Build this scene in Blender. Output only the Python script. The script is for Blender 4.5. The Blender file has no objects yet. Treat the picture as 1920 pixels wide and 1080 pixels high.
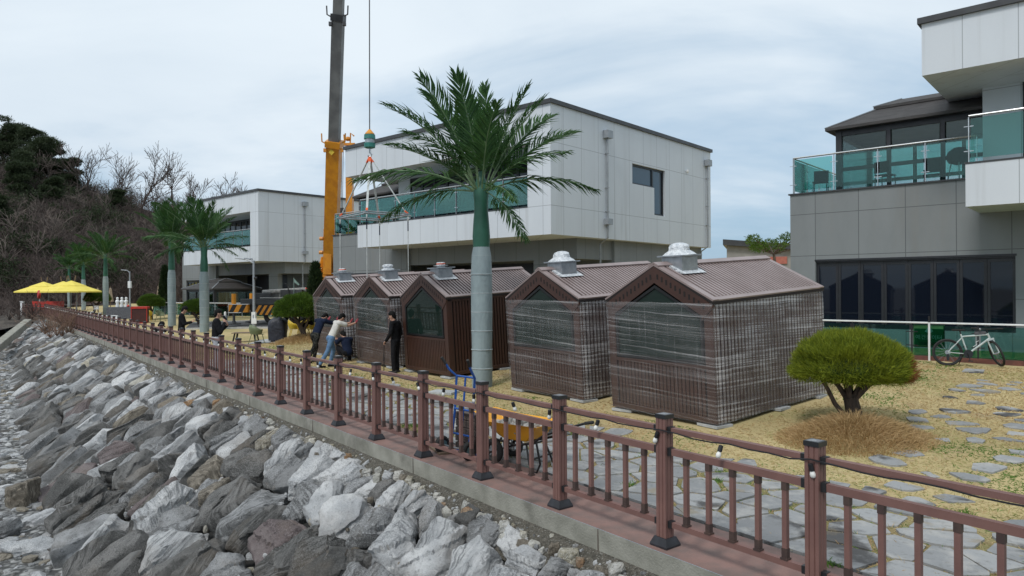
import bpy, bmesh, math, random
import numpy as np
from mathutils import Vector, Matrix, noise
rnd = random.Random(7); nrs = np.random.RandomState(11)
SC = bpy.context.scene; COL = SC.collection
PI = math.pi
# ---------------------------------------------------------------- camera
FPX, ROLL, CAMZ = 1310.0, 0.0062, 2.4
cam = bpy.data.objects.new("camera", bpy.data.cameras.new("camera")); COL.objects.link(cam)
cam.data.sensor_width = 36; cam.data.lens = FPX/1920*36
cam.data.clip_start = .05; cam.data.clip_end = 5000
CR = Vector((math.cos(ROLL), 0, -math.sin(ROLL))); CU = Vector((math.sin(ROLL), 0, math.cos(ROLL))); CF = Vector((0, 1, 0))
cam.matrix_world = Matrix(((CR.x, CU.x, 0, 0), (0, 0, -1, 0), (CR.z, CU.z, 0, CAMZ), (0, 0, 0, 1)))
SC.camera = cam
# ---------------------------------------------------------------- sky, sun, exposure
SUN_EL, SUN_AZ = math.radians(52), math.radians(215)     # azimuth clockwise from +Y
W = bpy.data.worlds.new("World"); SC.world = W; W.use_nodes = True
nt = W.node_tree; N = nt.nodes; L = nt.links
for n in list(N): N.remove(n)
wo = N.new('ShaderNodeOutputWorld'); bg = N.new('ShaderNodeBackground'); bg.inputs[1].default_value = .1
sky = N.new('ShaderNodeTexSky'); sky.sky_type = 'NISHITA'; sky.sun_disc = False
sky.sun_elevation = SUN_EL; sky.sun_rotation = SUN_AZ; sky.air_density = 1.0; sky.dust_density = 2.0; sky.ozone_density = 1.5
tc = N.new('ShaderNodeTexCoord'); sep = N.new('ShaderNodeSeparateXYZ'); L.new(tc.outputs['Generated'], sep.inputs[0])
def wmath(op, a, b=None):
    m = N.new('ShaderNodeMath'); m.operation = op
    for i, v in enumerate((a, b)):
        if v is None: continue
        if isinstance(v, (int, float)): m.inputs[i].default_value = v
        else: L.new(v, m.inputs[i])
    return m.outputs[0]
zc = wmath('MAXIMUM', sep.outputs[2], 0.0); zz = wmath('ADD', zc, .3)
cb = N.new('ShaderNodeCombineXYZ'); L.new(wmath('DIVIDE', sep.outputs[0], zz), cb.inputs[0]); L.new(wmath('DIVIDE', sep.outputs[1], zz), cb.inputs[1])
def wnoise(sc, det, off, st=(1, 1, 1), rot=0):
    mp = N.new('ShaderNodeMapping'); mp.inputs['Location'].default_value = off; mp.inputs['Scale'].default_value = st; mp.inputs['Rotation'].default_value = (0, 0, rot)
    L.new(cb.outputs[0], mp.inputs[0]); t = N.new('ShaderNodeTexNoise'); t.inputs['Scale'].default_value = sc; t.inputs['Detail'].default_value = det; t.inputs['Roughness'].default_value = .55
    t.inputs['Distortion'].default_value = .4
    L.new(mp.outputs[0], t.inputs['Vector']); return t.outputs['Fac']
n1 = wnoise(.9, 6, (3.1, 1.7, 0), (.8, 1.5, 1), .25); n2 = wnoise(1.7, 7, (7.7, 2.2, 0), (.7, 1.2, 1), .3)
cov = wmath('ADD', wmath('ADD', wmath('MULTIPLY', n1, 1.15), wmath('MULTIPLY', n2, .35)), wmath('MULTIPLY', zc, 1.7))
def wmap(v, a, b, c, d):
    m = N.new('ShaderNodeMapRange'); m.interpolation_type = 'SMOOTHSTEP'; L.new(v, m.inputs[0])
    for i, x in enumerate((a, b, c, d)): m.inputs[i+1].default_value = x
    return m.outputs[0]
cm = wmap(wmath('SUBTRACT', cov, wmath('MULTIPLY', sep.outputs[0], .12)), .78, 1.22, .08, 1.0)
cl = N.new('ShaderNodeMix'); cl.data_type = 'RGBA'; L.new(wmap(n2, .3, .75, 0, 1), cl.inputs[0])
cl.inputs[6].default_value = (5.9, 6.75, 7.55, 1); cl.inputs[7].default_value = (6.8, 7.55, 8.2, 1)
mx = N.new('ShaderNodeMix'); mx.data_type = 'RGBA'; L.new(cm, mx.inputs[0])
hs = N.new('ShaderNodeMix'); hs.data_type = 'RGBA'; hs.inputs[0].default_value = .75; L.new(sky.outputs[0], hs.inputs[6]); hs.inputs[7].default_value = (2.8, 4.45, 6.1, 1)
L.new(hs.outputs[2], mx.inputs[6]); L.new(cl.outputs[2], mx.inputs[7]); L.new(mx.outputs[2], bg.inputs[0]); L.new(bg.outputs[0], wo.inputs[0])
sl = bpy.data.lights.new("sun", 'SUN'); sl.energy = 1.5; sl.angle = math.radians(14); sl.color = (1, .97, .93)
so = bpy.data.objects.new("sun", sl); COL.objects.link(so)
sd = Vector((math.sin(SUN_AZ)*math.cos(SUN_EL), math.cos(SUN_AZ)*math.cos(SUN_EL), math.sin(SUN_EL)))
so.rotation_euler = sd.to_track_quat('Z', 'Y').to_euler(); so.location = (0, 0, 60)
vs = SC.view_settings; vs.view_transform = 'Standard'; vs.look = 'None'; vs.gamma = 1; vs.exposure = 0.25
SC.cycles.max_bounces = 8; SC.cycles.transparent_max_bounces = 24; SC.cycles.use_denoising = True

# ---------------------------------------------------------------- frames of reference
UX, UY = -.6099, .7925           # along the railing, away from the camera
NX, NY = .7925, .6099            # inland
NOFF = 5.08
def F(s, d, z=0.0): n = NOFF + d; return Vector((UX*s+NX*n, UY*s+NY*n, z))
def sd_of(x, y): return (UX*x+UY*y, NX*x+NY*y-NOFF)
def gz(s, d):
    if d < .75: return 0.0
    k = min(max(d-3.3, 0), 8.7)
    z = .05*k*min(1, k/2.5)
    return z + .02*noise.noise(Vector((s*.5, d*.5, 3)))*min(1, (d-.75))
def gzw(x, y): return gz(*sd_of(x, y))
def ray(px, py): return CF + CR*((px-960)/FPX) + CU*((540-py)/FPX)
def at(px, py, Y): return Vector((0, 0, CAMZ)) + ray(px, py)*Y
def gnd(px, py):
    r = ray(px, py); z = 0.0
    for _ in range(12):
        t = (z-CAMZ)/r.z; p = Vector((0, 0, CAMZ))+r*t; z = gzw(p.x, p.y)
    p.z = z; return p
def ongnd(px, Y):
    x = at(px, 540, Y).x; return Vector((x, Y, gzw(x, Y)))
FANG = math.atan2(NX, -NY) - PI/2 + PI/2*0      # placeholder, set below
FANG = math.atan2(-UY, -UX)      # local x = -u, local y = inland

# ---------------------------------------------------------------- mesh helpers
Z3 = Vector((0, 0, 1))
class MB:
    def __init__(s): s.v = []; s.f = []; s.m = []; s.cm = 0
    def add(s, vs, fs, m=None):
        o = len(s.v); s.v += [tuple(v) for v in vs]; s.f += [tuple(i+o for i in f) for f in fs]; s.m += [s.cm if m is None else m]*len(fs)
    def bx(s, x0, x1, y0, y1, z0, z1, m=None):
        s.add([(x0,y0,z0),(x1,y0,z0),(x1,y1,z0),(x0,y1,z0),(x0,y0,z1),(x1,y0,z1),(x1,y1,z1),(x0,y1,z1)],
              [(0,3,2,1),(4,5,6,7),(0,1,5,4),(1,2,6,5),(2,3,7,6),(3,0,4,7)], m)
    def bar(s, p, q, w, h, up=Z3, m=None, taper=1.0):
        p = Vector(p); q = Vector(q); d = (q-p).normalized(); a = d.cross(Vector(up))
        if a.length < 1e-5: a = d.cross(Vector((1, 0, 0)))
        a.normalize(); b = a.cross(d)
        vs = []
        for c, k in ((p, 1), (q, taper)):
            vs += [c-a*w/2*k-b*h/2*k, c+a*w/2*k-b*h/2*k, c+a*w/2*k+b*h/2*k, c-a*w/2*k+b*h/2*k]
        s.add(vs, [(0,3,2,1),(4,5,6,7),(0,1,5,4),(1,2,6,5),(2,3,7,6),(3,0,4,7)], m)
    def tube(s, pts, r, n=8, m=None, caps=True):
        pts = [Vector(p) for p in pts]; k = len(pts); rs = r if isinstance(r, (list, tuple)) else [r]*k
        vs = []; fs = []; ref = None
        for i, p in enumerate(pts):
            t = (pts[min(i+1, k-1)]-pts[max(i-1, 0)]).normalized()
            if ref is None:
                ref = t.cross(Z3)
                if ref.length < 1e-3: ref = t.cross(Vector((1, 0, 0)))
            a = (ref - t*ref.dot(t)).normalized(); ref = a; b = t.cross(a)
            for j in range(n): c = 2*PI*j/n; vs.append(p+(a*math.cos(c)+b*math.sin(c))*rs[i])
        for i in range(k-1):
            for j in range(n): fs.append((i*n+j, i*n+(j+1) % n, (i+1)*n+(j+1) % n, (i+1)*n+j))
        if caps: fs.append(tuple(range(n))[::-1]); fs.append(tuple((k-1)*n+j for j in range(n)))
        s.add(vs, fs, m)
    def lathe(s, prof, n=16, c=(0, 0, 0), m=None, sx=1, sy=1):
        vs = []; fs = []; k = len(prof)
        for r, z in prof:
            for j in range(n): a = 2*PI*j/n; vs.append((c[0]+r*math.cos(a)*sx, c[1]+r*math.sin(a)*sy, c[2]+z))
        for i in range(k-1):
            for j in range(n): fs.append((i*n+j, i*n+(j+1) % n, (i+1)*n+(j+1) % n, (i+1)*n+j))
        fs.append(tuple(range(n))[::-1]); fs.append(tuple((k-1)*n+j for j in range(n)))
        s.add(vs, fs, m)
    def torus(s, c, ax, R, r, n=28, k=8, m=None):
        ax = Vector(ax).normalized(); a = ax.cross(Z3)
        if a.length < 1e-3: a = Vector((1, 0, 0))
        a.normalize(); b = ax.cross(a); vs = []; fs = []; c = Vector(c)
        for i in range(n):
            t = 2*PI*i/n; d = a*math.cos(t)+b*math.sin(t)
            for j in range(k): q = 2*PI*j/k; vs.append(c+d*(R+r*math.cos(q))+ax*r*math.sin(q))
        for i in range(n):
            for j in range(k): fs.append((i*k+j, ((i+1) % n)*k+j, ((i+1) % n)*k+(j+1) % k, i*k+(j+1) % k))
        s.add(vs, fs, m)
    def prism(s, poly, a0, a1, ax=1, m=None):     # poly in the two other axes, extruded along ax
        def mk(p, a):
            if ax == 1: return (p[0], a, p[1])
            if ax == 0: return (a, p[0], p[1])
            return (p[0], p[1], a)
        n = len(poly); vs = [mk(p, a0) for p in poly]+[mk(p, a1) for p in poly]
        fs = [tuple(range(n)), tuple(range(n, 2*n))[::-1]]+[(i, (i+1) % n, n+(i+1) % n, n+i) for i in range(n)]
        s.add(vs, fs, m)
    def xf(s, M):
        s.v = [tuple(M @ Vector(v)) for v in s.v]; return s
    def build(s, name, mats, parent=None, smooth=None, bevel=0):
        me = bpy.data.meshes.new(name); me.from_pydata(s.v, [], s.f)
        if not isinstance(mats, (list, tuple)): mats = [mats]
        for m in mats: me.materials.append(m)
        if len(mats) > 1: me.polygons.foreach_set('material_index', s.m)
        bm = bmesh.new(); bm.from_mesh(me); bmesh.ops.recalc_face_normals(bm, faces=bm.faces); bm.to_mesh(me); bm.free()
        if smooth is not None:
            me.polygons.foreach_set('use_smooth', [True]*len(me.polygons))
            if smooth < 179: me.set_sharp_from_angle(angle=math.radians(smooth))
        me.update(); o = bpy.data.objects.new(name, me); COL.objects.link(o)
        if parent: o.parent = parent
        if bevel:
            b = o.modifiers.new('bevel', 'BEVEL'); b.width = bevel; b.segments = 2; b.limit_method = 'ANGLE'
        return o
def tag(o, label=None, cat=None, group=None, kind=None):
    if label: o['label'] = label
    if cat: o['category'] = cat
    if group: o['group'] = group
    if kind: o['kind'] = kind
    return o
def empty(name, loc=(0, 0, 0), rz=0, label=None, cat=None, group=None):
    o = bpy.data.objects.new(name, None); COL.objects.link(o); o.location = loc; o.rotation_euler = (0, 0, rz); o.empty_display_size = .2
    return tag(o, label, cat, group)
KIDS = None
def copy_tree(o, parent=None):
    c = o.copy(); COL.objects.link(c)
    if parent: c.parent = parent
    for ch in list(o.children): copy_tree(ch, c)
    return c
def np_mesh(name, V, Fc, mats, parent=None, mi=None, smooth=False):
    V = np.asarray(V, np.float32); Fc = np.asarray(Fc, np.int32); k = Fc.shape[1]
    me = bpy.data.meshes.new(name); me.vertices.add(len(V)); me.vertices.foreach_set('co', V.ravel())
    me.loops.add(Fc.size); me.loops.foreach_set('vertex_index', Fc.ravel())
    me.polygons.add(len(Fc)); me.polygons.foreach_set('loop_start', np.arange(0, Fc.size, k, dtype=np.int32))
    if not isinstance(mats, (list, tuple)): mats = [mats]
    for m in mats: me.materials.append(m)
    if mi is not None: me.polygons.foreach_set('material_index', np.asarray(mi, np.int32))
    me.polygons.foreach_set('use_smooth', np.full(len(Fc), smooth)); me.update(calc_edges=True); me.validate()
    o = bpy.data.objects.new(name, me); COL.objects.link(o)
    if parent: o.parent = parent
    return o
def nrm(a): return a/np.maximum(np.linalg.norm(a, axis=1, keepdims=True), 1e-9)
def blade_arrays(P, D, ln, wd, bend=0.0):
    """tapered two-segment blades: 5 verts, as 3 triangles"""
    n = len(P); ln = np.broadcast_to(ln, n)[:, None]; wd = np.broadcast_to(wd, n)[:, None]
    S = nrm(np.cross(D, nrs.normal(size=(n, 3)))); mid = P+D*ln*.55; B = np.zeros((n, 3)); B[:, 2] = -1
    tip = P+D*ln+B*ln*bend
    V = np.stack([P-S*wd*.5, P+S*wd*.5, mid-S*wd*.42, mid+S*wd*.42, tip], 1).reshape(-1, 3)
    o = np.arange(n)[:, None]*5
    T = np.concatenate([o+np.array([[0, 1, 3]]), o+np.array([[0, 3, 2]]), o+np.array([[2, 3, 4]])], 0)
    return V, T
def seg_arrays(segs, k=3):
    """segs: list of (p, q, r0, r1) -> open k-sided tubes as quads"""
    P = np.array([s[0] for s in segs], float); Q = np.array([s[1] for s in segs], float)
    R0 = np.array([s[2] for s in segs])[:, None]; R1 = np.array([s[3] for s in segs])[:, None]
    D = nrm(Q-P); A = np.cross(D, np.array([.31, .77, .55])); A = nrm(A); B = np.cross(D, A); vs = []
    for C, R in ((P, R0), (Q, R1)):
        for j in range(k): c = 2*PI*j/k; vs.append(C+(A*math.cos(c)+B*math.sin(c))*R)
    V = np.stack(vs, 1).reshape(-1, 3); o = np.arange(len(P))[:, None]*2*k
    Q4 = np.concatenate([o+np.array([[j, (j+1) % k, k+(j+1) % k, k+j]]) for j in range(k)], 0)
    return V, Q4
# ---------------------------------------------------------------- materials
class NT:
    def __init__(s, name):
        s.mat = bpy.data.materials.new(name); s.mat.use_nodes = True; s.t = s.mat.node_tree; s.n = s.t.nodes; s.l = s.t.links
        s.b = s.n['Principled BSDF']; s.out = s.n['Material Output']
        s.tc = s.n.new('ShaderNodeTexCoord')
    def inp(s, sock, v):
        if hasattr(v, 'is_linked') or isinstance(v, bpy.types.NodeSocket): s.l.new(v, sock)
        else: sock.default_value = v
    def math(s, op, a, b=0.0, c=None, clamp=False):
        m = s.n.new('ShaderNodeMath'); m.operation = op; m.use_clamp = clamp; s.inp(m.inputs[0], a); s.inp(m.inputs[1], b)
        if c is not None: s.inp(m.inputs[2], c)
        return m.outputs[0]
    def mapped(s, sc=(1, 1, 1), rot=(0, 0, 0), loc=(0, 0, 0), src=None):
        m = s.n.new('ShaderNodeMapping'); s.l.new(src or s.tc.outputs['Object'], m.inputs[0])
        m.inputs['Scale'].default_value = sc; m.inputs['Rotation'].default_value = rot; m.inputs['Location'].default_value = loc
        return m.outputs[0]
    def noise(s, scale, detail=6, vec=None, rough=.55, dist=0.0):
        t = s.n.new('ShaderNodeTexNoise'); s.l.new(vec or s.tc.outputs['Object'], t.inputs['Vector'])
        t.inputs['Scale'].default_value = scale; t.inputs['Detail'].default_value = detail; t.inputs['Roughness'].default_value = rough; t.inputs['Distortion'].default_value = dist
        return t.outputs['Fac']
    def vor(s, scale, vec=None, feature='F1', out='Distance'):
        t = s.n.new('ShaderNodeTexVoronoi'); t.feature = feature; s.l.new(vec or s.tc.outputs['Object'], t.inputs['Vector']); t.inputs['Scale'].default_value = scale
        return t.outputs[out]
    def rng(s, v, a, b, c=0.0, d=1.0, smooth=True):
        m = s.n.new('ShaderNodeMapRange'); m.interpolation_type = 'SMOOTHSTEP' if smooth else 'LINEAR'; s.l.new(v, m.inputs[0])
        for i, x in enumerate((a, b, c, d)): m.inputs[i+1].default_value = x
        return m.outputs[0]
    def mix(s, f, a, b, mode='MIX'):
        m = s.n.new('ShaderNodeMix'); m.data_type = 'RGBA'; m.blend_type = mode; s.inp(m.inputs[0], f)
        for i, v in ((6, a), (7, b)):
            if isinstance(v, (tuple, list)): m.inputs[i].default_value = (*v[:3], 1)
            else: s.l.new(v, m.inputs[i])
        return m.outputs[2]
    def bump(s, h, strength=.3, dist=.02, normal=None):
        b = s.n.new('ShaderNodeBump'); s.l.new(h, b.inputs['Height']); b.inputs['Strength'].default_value = strength; b.inputs['Distance'].default_value = dist
        if normal: s.l.new(normal, b.inputs['Normal'])
        return b.outputs[0]
    def sepxyz(s, src=None):
        x = s.n.new('ShaderNodeSeparateXYZ'); s.l.new(src or s.tc.outputs['Object'], x.inputs[0]); return x.outputs
    def island(s): g = s.n.new('ShaderNodeNewGeometry'); return g.outputs['Random Per Island']
    def objrand(s): g = s.n.new('ShaderNodeObjectInfo'); return g.outputs['Random']
    def fin(s, col=None, rough=None, metal=None, spec=None, normal=None):
        if col is not None: s.inp(s.b.inputs['Base Color'], (*col[:3], 1) if isinstance(col, (tuple, list)) else col)
        if rough is not None: s.inp(s.b.inputs['Roughness'], rough)
        if metal is not None: s.b.inputs['Metallic'].default_value = metal
        if spec is not None: s.b.inputs['Specular IOR Level'].default_value = spec
        if normal is not None: s.l.new(normal, s.b.inputs['Normal'])
        return s.mat
def mk(name, col, col2=None, rough=.6, ns=5, lo=.35, hi=.65, bump=0, bs=30, metal=0, spec=.5, dist=.02, stretch=None, dirt=0):
    t = NT(name); v = t.mapped(stretch) if stretch else None
    col2 = col2 or tuple(c*.78 for c in col)
    n = t.noise(ns, 8, v); c = t.mix(t.rng(n, lo, hi), col, col2)
    if dirt: c = t.mix(t.math('MULTIPLY', t.rng(t.noise(ns*.31, 10, None, .7), .5, .75), dirt), c, (.05, .042, .035))
    nm = t.bump(t.noise(bs, 6, v), bump, dist) if bump else None
    r = t.math('ADD', t.math('MULTIPLY', n, .2), rough-.1)
    return t.fin(c, r, metal, spec, nm)
M = {}
M['deck'] = mk('red_painted_concrete', (.25, .148, .125), (.17, .122, .108), .75, 3.2, .35, .7, .25, 60, dirt=.7, stretch=(1, 1, 1))
M['wallc'] = mk('grey_concrete', (.33, .32, .275), (.22, .215, .18), .9, 3.2, .3, .7, .5, 45, dirt=.5)
M['fence'] = mk('brown_composite', (.2, .103, .086), (.16, .08, .068), .5, 4, .3, .7, .08, 90, dirt=.12)
M['fencedark'] = mk('dark_brown_metal', (.075, .045, .036), (.05, .03, .026), .55, 9)
M['blackplastic'] = mk('black_plastic', (.018, .018, .02), None, .4, 9)
M['cap'] = mk('cap_plate_sky_grey', (.2, .21, .22), (.1, .1, .11), .3, 14, .4, .6)  # sky reflection on the dark cap top, put into a grey base colour
M['shoe'] = mk('black_post_shoe', (.025, .026, .032), (.015, .015, .018), .5, 12)
M['bulb'] = mk('white_bulb_glass', (.8, .79, .74), (.75, .74, .7), .12, 4)
M['shed'] = mk('brown_shed_metal', (.06, .026, .018), (.046, .021, .015), .42, 3, .3, .7, .05, 40)
M['shedroof'] = mk('brown_metal_sky_sheen', (.29, .225, .215), (.24, .185, .175), .35, 2, .3, .7)  # the shed's brown, lightened: sky sheen put into the base colour
M['sheddark'] = mk('dark_shed_gap', (.014, .009, .008), None, .7, 5)
M['blackframe'] = mk('black_window_frame', (.012, .012, .013), None, .35, 5)
M['steel'] = mk('galvanised_steel', (.42, .44, .46), (.3, .32, .34), .38, 6, metal=.75)
M['stainless'] = mk('stainless_rail', (.6, .62, .63), (.5, .52, .53), .28, 6, metal=.85)
M['whitemetal'] = mk('white_painted_metal', (.78, .79, .79), (.7, .71, .71), .35, 6)
M['plastic_white'] = mk('crumpled_white_plastic', (.75, .77, .79), (.5, .53, .56), .25, 14, .35, .65, .9, 18, dist=.05)
M['red'] = mk('red_paint', (.55, .035, .02), (.42, .03, .02), .4, 6)
M['orange'] = mk('orange_crane_paint', (.68, .27, .012), (.55, .2, .012), .42, 2.5, dirt=.25)
M['cranedark'] = mk('dark_boom_steel', (.045, .047, .05), (.025, .026, .028), .5, 1.2, .4, .6, dirt=.4)
M['cranegrey'] = mk('worn_grey_boom', (.19, .19, .185), (.12, .12, .12), .55, 1.0, .35, .6, dirt=.5)
M['rubber'] = mk('black_rubber', (.018, .018, .018), None, .75, 8)
M['blue'] = mk('blue_painted_steel', (.015, .09, .36), (.012, .07, .27), .38, 6)
M['yellowtub'] = mk('yellow_plastic_tub', (.78, .36, .02), (.66, .29, .02), .45, 4, dirt=.3)
M['yellowcloth'] = mk('yellow_parasol_cloth', (.8, .66, .12), (.72, .58, .1), .8, 2)
M['yellow'] = mk('yellow_chair_plastic', (.66, .46, .03), (.55, .38, .03), .5, 4)
M['olive'] = mk('olive_chair_plastic', (.16, .19, .1), (.12, .15, .08), .5, 4)
M['wood'] = mk('weathered_wood', (.2, .14, .09), (.1, .07, .05), .8, 8)
M['slab'] = mk('pale_concrete_slab', (.45, .46, .46), (.34, .35, .35), .85, 6, bump=.3, bs=60)
M['rubble'] = mk('grey_rubble', (.34, .33, .31), (.2, .2, .19), .9, 9, bump=.5, bs=50)
M['brick'] = mk('dark_brick', (.13, .1, .085), (.08, .065, .055), .9, 14, bump=.4, bs=50)
M['black'] = mk('black_cloth', (.01, .01, .012), (.018, .018, .02), .9, 14, bump=.4, bs=14, spec=.1)
M['navy'] = mk('navy_cloth', (.01, .016, .035), (.016, .022, .045), .9, 14, bump=.4, bs=14, spec=.1)
M['cover'] = mk('navy_cover', (.02, .022, .034), (.03, .033, .048), .5, 5, bump=.8, bs=7, dist=.05)
M['whitecloth'] = mk('offwhite_cloth', (.6, .58, .53), (.52, .5, .46), .85, 9, bump=.5, bs=12, dist=.03)
M['greycloth'] = mk('grey_cloth', (.1, .105, .12), (.07, .075, .09), .85, 9)
M['denim'] = mk('blue_denim', (.07, .14, .25), (.11, .2, .32), .85, 12, bump=.4, bs=14)
M['camo'] = mk('camouflage_cloth', (.05, .05, .042), (.012, .012, .012), .9, 18, .45, .52, spec=.1)
M['skin'] = mk('skin', (.5, .29, .2), (.44, .24, .17), .5, 20)
M['hair'] = mk('black_hair', (.007, .007, .007), (.012, .011, .01), .7, 60, bump=.3, bs=90, spec=.12)
M['glove'] = mk('red_glove', (.25, .02, .03), (.2, .02, .03), .7, 12)
M['palepants'] = mk('pale_trousers', (.5, .52, .56), None, .8, 12)
M['palmgreen'] = mk('green_palm_sheath', (.026, .12, .075), (.018, .09, .055), .45, 3, .3, .7, .2, 20)
M['palmwrap'] = mk('grey_palm_wrap', (.27, .33, .34), (.2, .25, .262), .55, 3.2, .3, .7, .5, 25, stretch=(1, 1, .4), dirt=.35)
M['palmring'] = mk('pale_ring', (.37, .42, .43), None, .6, 8)
M['rachis'] = mk('pale_palm_rib', (.16, .24, .12), (.09, .15, .07), .5, 6)
M['bark'] = mk('grey_brown_bark', (.12, .085, .065), (.06, .045, .036), .9, 14, .35, .65, .8, 40, stretch=(1, 1, .25))
M['twig'] = mk('dark_twigs', (.1, .074, .064), (.055, .041, .036), .9, .6)
M['asphalt'] = mk('asphalt', (.05, .052, .055), (.075, .076, .08), .85, 3, bump=.3, bs=120)
M['kerb'] = mk('kerb_concrete', (.42, .42, .41), (.33, .33, .32), .85, 5)
M['turf'] = mk('green_artificial_turf', (.03, .13, .03), (.02, .09, .02), .9, 20, bump=.5, bs=200)
M['redkerb'] = mk('red_brown_kerb', (.16, .06, .045), (.1, .045, .035), .85, 5)
M['roofdark'] = mk('dark_shingle_roof', (.055, .05, .048), (.035, .032, .031), .7, 9, bump=.4, bs=30, stretch=(.3, .3, 3))
M['darkframe'] = mk('charcoal_frame', (.022, .023, .028), None, .4, 5)
M['coping'] = mk('dark_coping', (.05, .052, .055), (.035, .036, .04), .45, 3)
M['house'] = mk('weathered_render', (.3, .29, .27), (.24, .23, .215), .9, .7)
M['beige'] = mk('beige_canvas', (.33, .26, .19), (.26, .2, .15), .85, 6)
M['lampgrey'] = mk('grey_lamp_pole', (.33, .35, .37), (.28, .3, .32), .45, 6, metal=.3)
M['teal'] = mk('teal_paint', (.03, .2, .17), (.02, .15, .13), .5, 6)
M['sling'] = mk('pale_sling', (.55, .57, .55), (.42, .44, .43), .8, 8)
M['cable'] = mk('steel_cable', (.1, .1, .105), None, .5, 8)
M['orangesleeve'] = mk('orange_sleeve', (.8, .12, .03), None, .7, 8)
M['truckgreen'] = mk('pale_green_cab', (.22, .32, .28), (.18, .26, .23), .4, 3)
M['bikewhite'] = mk('white_bike_frame', (.5, .56, .55), None, .3, 6)
M['leafdry'] = mk('dry_shrub', (.2, .12, .08), (.13, .08, .055), .9, 6)
def foliage(name, a, b, c=None, top=None):
    t = NT(name); r = t.island(); col = t.mix(t.rng(r, 0, 1, 0, 1, False), a, b)
    if c: col = t.mix(t.rng(t.noise(1.6, 3), .5, .68), col, c)
    t.b.inputs['Subsurface Weight'].default_value = 0
    m = t.fin(col, .6, 0, .3)
    tr = t.n.new('ShaderNodeBsdfTranslucent'); t.l.new(col, tr.inputs[0]); ms = t.n.new('ShaderNodeMixShader'); ms.inputs[0].default_value = .3
    t.l.new(t.b.outputs[0], ms.inputs[1]); t.l.new(tr.outputs[0], ms.inputs[2]); t.l.new(ms.outputs[0], t.out.inputs[0])
    return m
M['palmleaf'] = foliage('palm_leaf', (.024, .07, .024), (.07, .16, .045), (.04, .1, .02))
M['needles'] = foliage('topiary_needles', (.085, .13, .012), (.3, .34, .03), (.21, .24, .018))
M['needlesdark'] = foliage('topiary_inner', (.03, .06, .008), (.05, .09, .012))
M['needlesbrown'] = foliage('topiary_dead', (.28, .1, .035), (.2, .075, .03))
M['needlesfar'] = foliage('topiary_dark_needles', (.04, .085, .01), (.1, .17, .018), (.08, .14, .016))
M['pinedark'] = foliage('dark_pine_needles', (.026, .04, .02), (.06, .08, .036), (.045, .065, .03))
M['conifer'] = foliage('conifer_leaf', (.014, .03, .012), (.035, .06, .02))
M['dryblade'] = foliage('dry_grass', (.48, .38, .2), (.57, .46, .26), (.52, .42, .225))
M['oliveblade'] = foliage('olive_grass', (.36, .34, .14), (.48, .43, .2), (.4, .37, .16))
M['brownblade'] = foliage('long_brown_grass', (.44, .29, .14), (.58, .42, .22), (.5, .35, .17))
M['greenblade'] = foliage('green_grass', (.07, .16, .02), (.13, .24, .04))
def glass(name, tint, gl=.12, dark=0.0):
    t = NT(name); tr = t.n.new('ShaderNodeBsdfTransparent'); tr.inputs[0].default_value = (*tint, 1)
    g = t.n.new('ShaderNodeBsdfGlossy'); g.inputs['Roughness'].default_value = .02; g.inputs[0].default_value = (.9, 1, .97, 1)
    fr = t.n.new('ShaderNodeFresnel'); fr.inputs[0].default_value = 1.45
    ms = t.n.new('ShaderNodeMixShader'); t.l.new(t.math('MINIMUM', t.math('MULTIPLY', fr.outputs[0], 1.3), .9), ms.inputs[0])
    t.l.new(tr.outputs[0], ms.inputs[1]); t.l.new(g.outputs[0], ms.inputs[2]); t.l.new(ms.outputs[0], t.out.inputs[0]); return t.mat
M['tealglass'] = glass('teal_balustrade_glass', (.54, .79, .75))
M['clearglass'] = glass('clear_glass', (.78, .83, .83))
def darkglass(name, col, spec=.5):
    t = NT(name); n = t.noise(.7, 2); return t.fin(col, .03, 0, spec, t.bump(n, .02, .05))
M['darkglass'] = darkglass('dark_window_glass', (.007, .01, .018))
M['shedglass'] = darkglass('shed_window_glass', (.012, .024, .02))
M['blueglass'] = darkglass('window_glass_with_blind', (.06, .085, .11), .8)
def panelmat(name, a, b, px, zs, xoff=0.0, w=.02, dirt=.3):
    t = NT(name); x, y, z = t.sepxyz()
    h = t.math('ADD', t.math('ADD', x, y), 100+xoff); fr = t.math('FRACT', t.math('DIVIDE', h, px))
    j = t.math('LESS_THAN', fr, w/px)
    for zz in zs: j = t.math('MAXIMUM', j, t.math('LESS_THAN', t.math('ABSOLUTE', t.math('SUBTRACT', z, zz)), w/2))
    cell = t.n.new('ShaderNodeTexWhiteNoise'); cell.noise_dimensions = '1D'; t.l.new(t.math('FLOOR', t.math('DIVIDE', h, px)), cell.inputs['W'])
    n = t.noise(.6, 9, t.mapped((1, 1, .35)), .65); c = t.mix(t.rng(n, .3, .75), a, b)
    c = t.mix(t.math('MULTIPLY', cell.outputs['Value'], .3), c, b)
    streak = t.rng(t.noise(2.2, 6, t.mapped((1, 1, .05))), .55, .8); c = t.mix(t.math('MULTIPLY', streak, dirt), c, (.22, .21, .19))
    fine = t.noise(40, 3); c = t.mix(t.math('MULTIPLY', fine, .1), c, (.1, .1, .1))
    c = t.mix(j, c, tuple(k*.55 for k in b)); return t.fin(c, .62, 0, .4, t.bump(t.noise(60, 4), .08, .01))
M['panel'] = panelmat('white_panel_cladding', (.65, .69, .73), (.59, .625, .665), 1.2, (5.58, 8.03))
M['grey'] = panelmat('fair_faced_concrete', (.23, .245, .25), (.18, .195, .2), 1.32, (4.78, 3.40, 2.0), .5, .022, .35)
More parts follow.
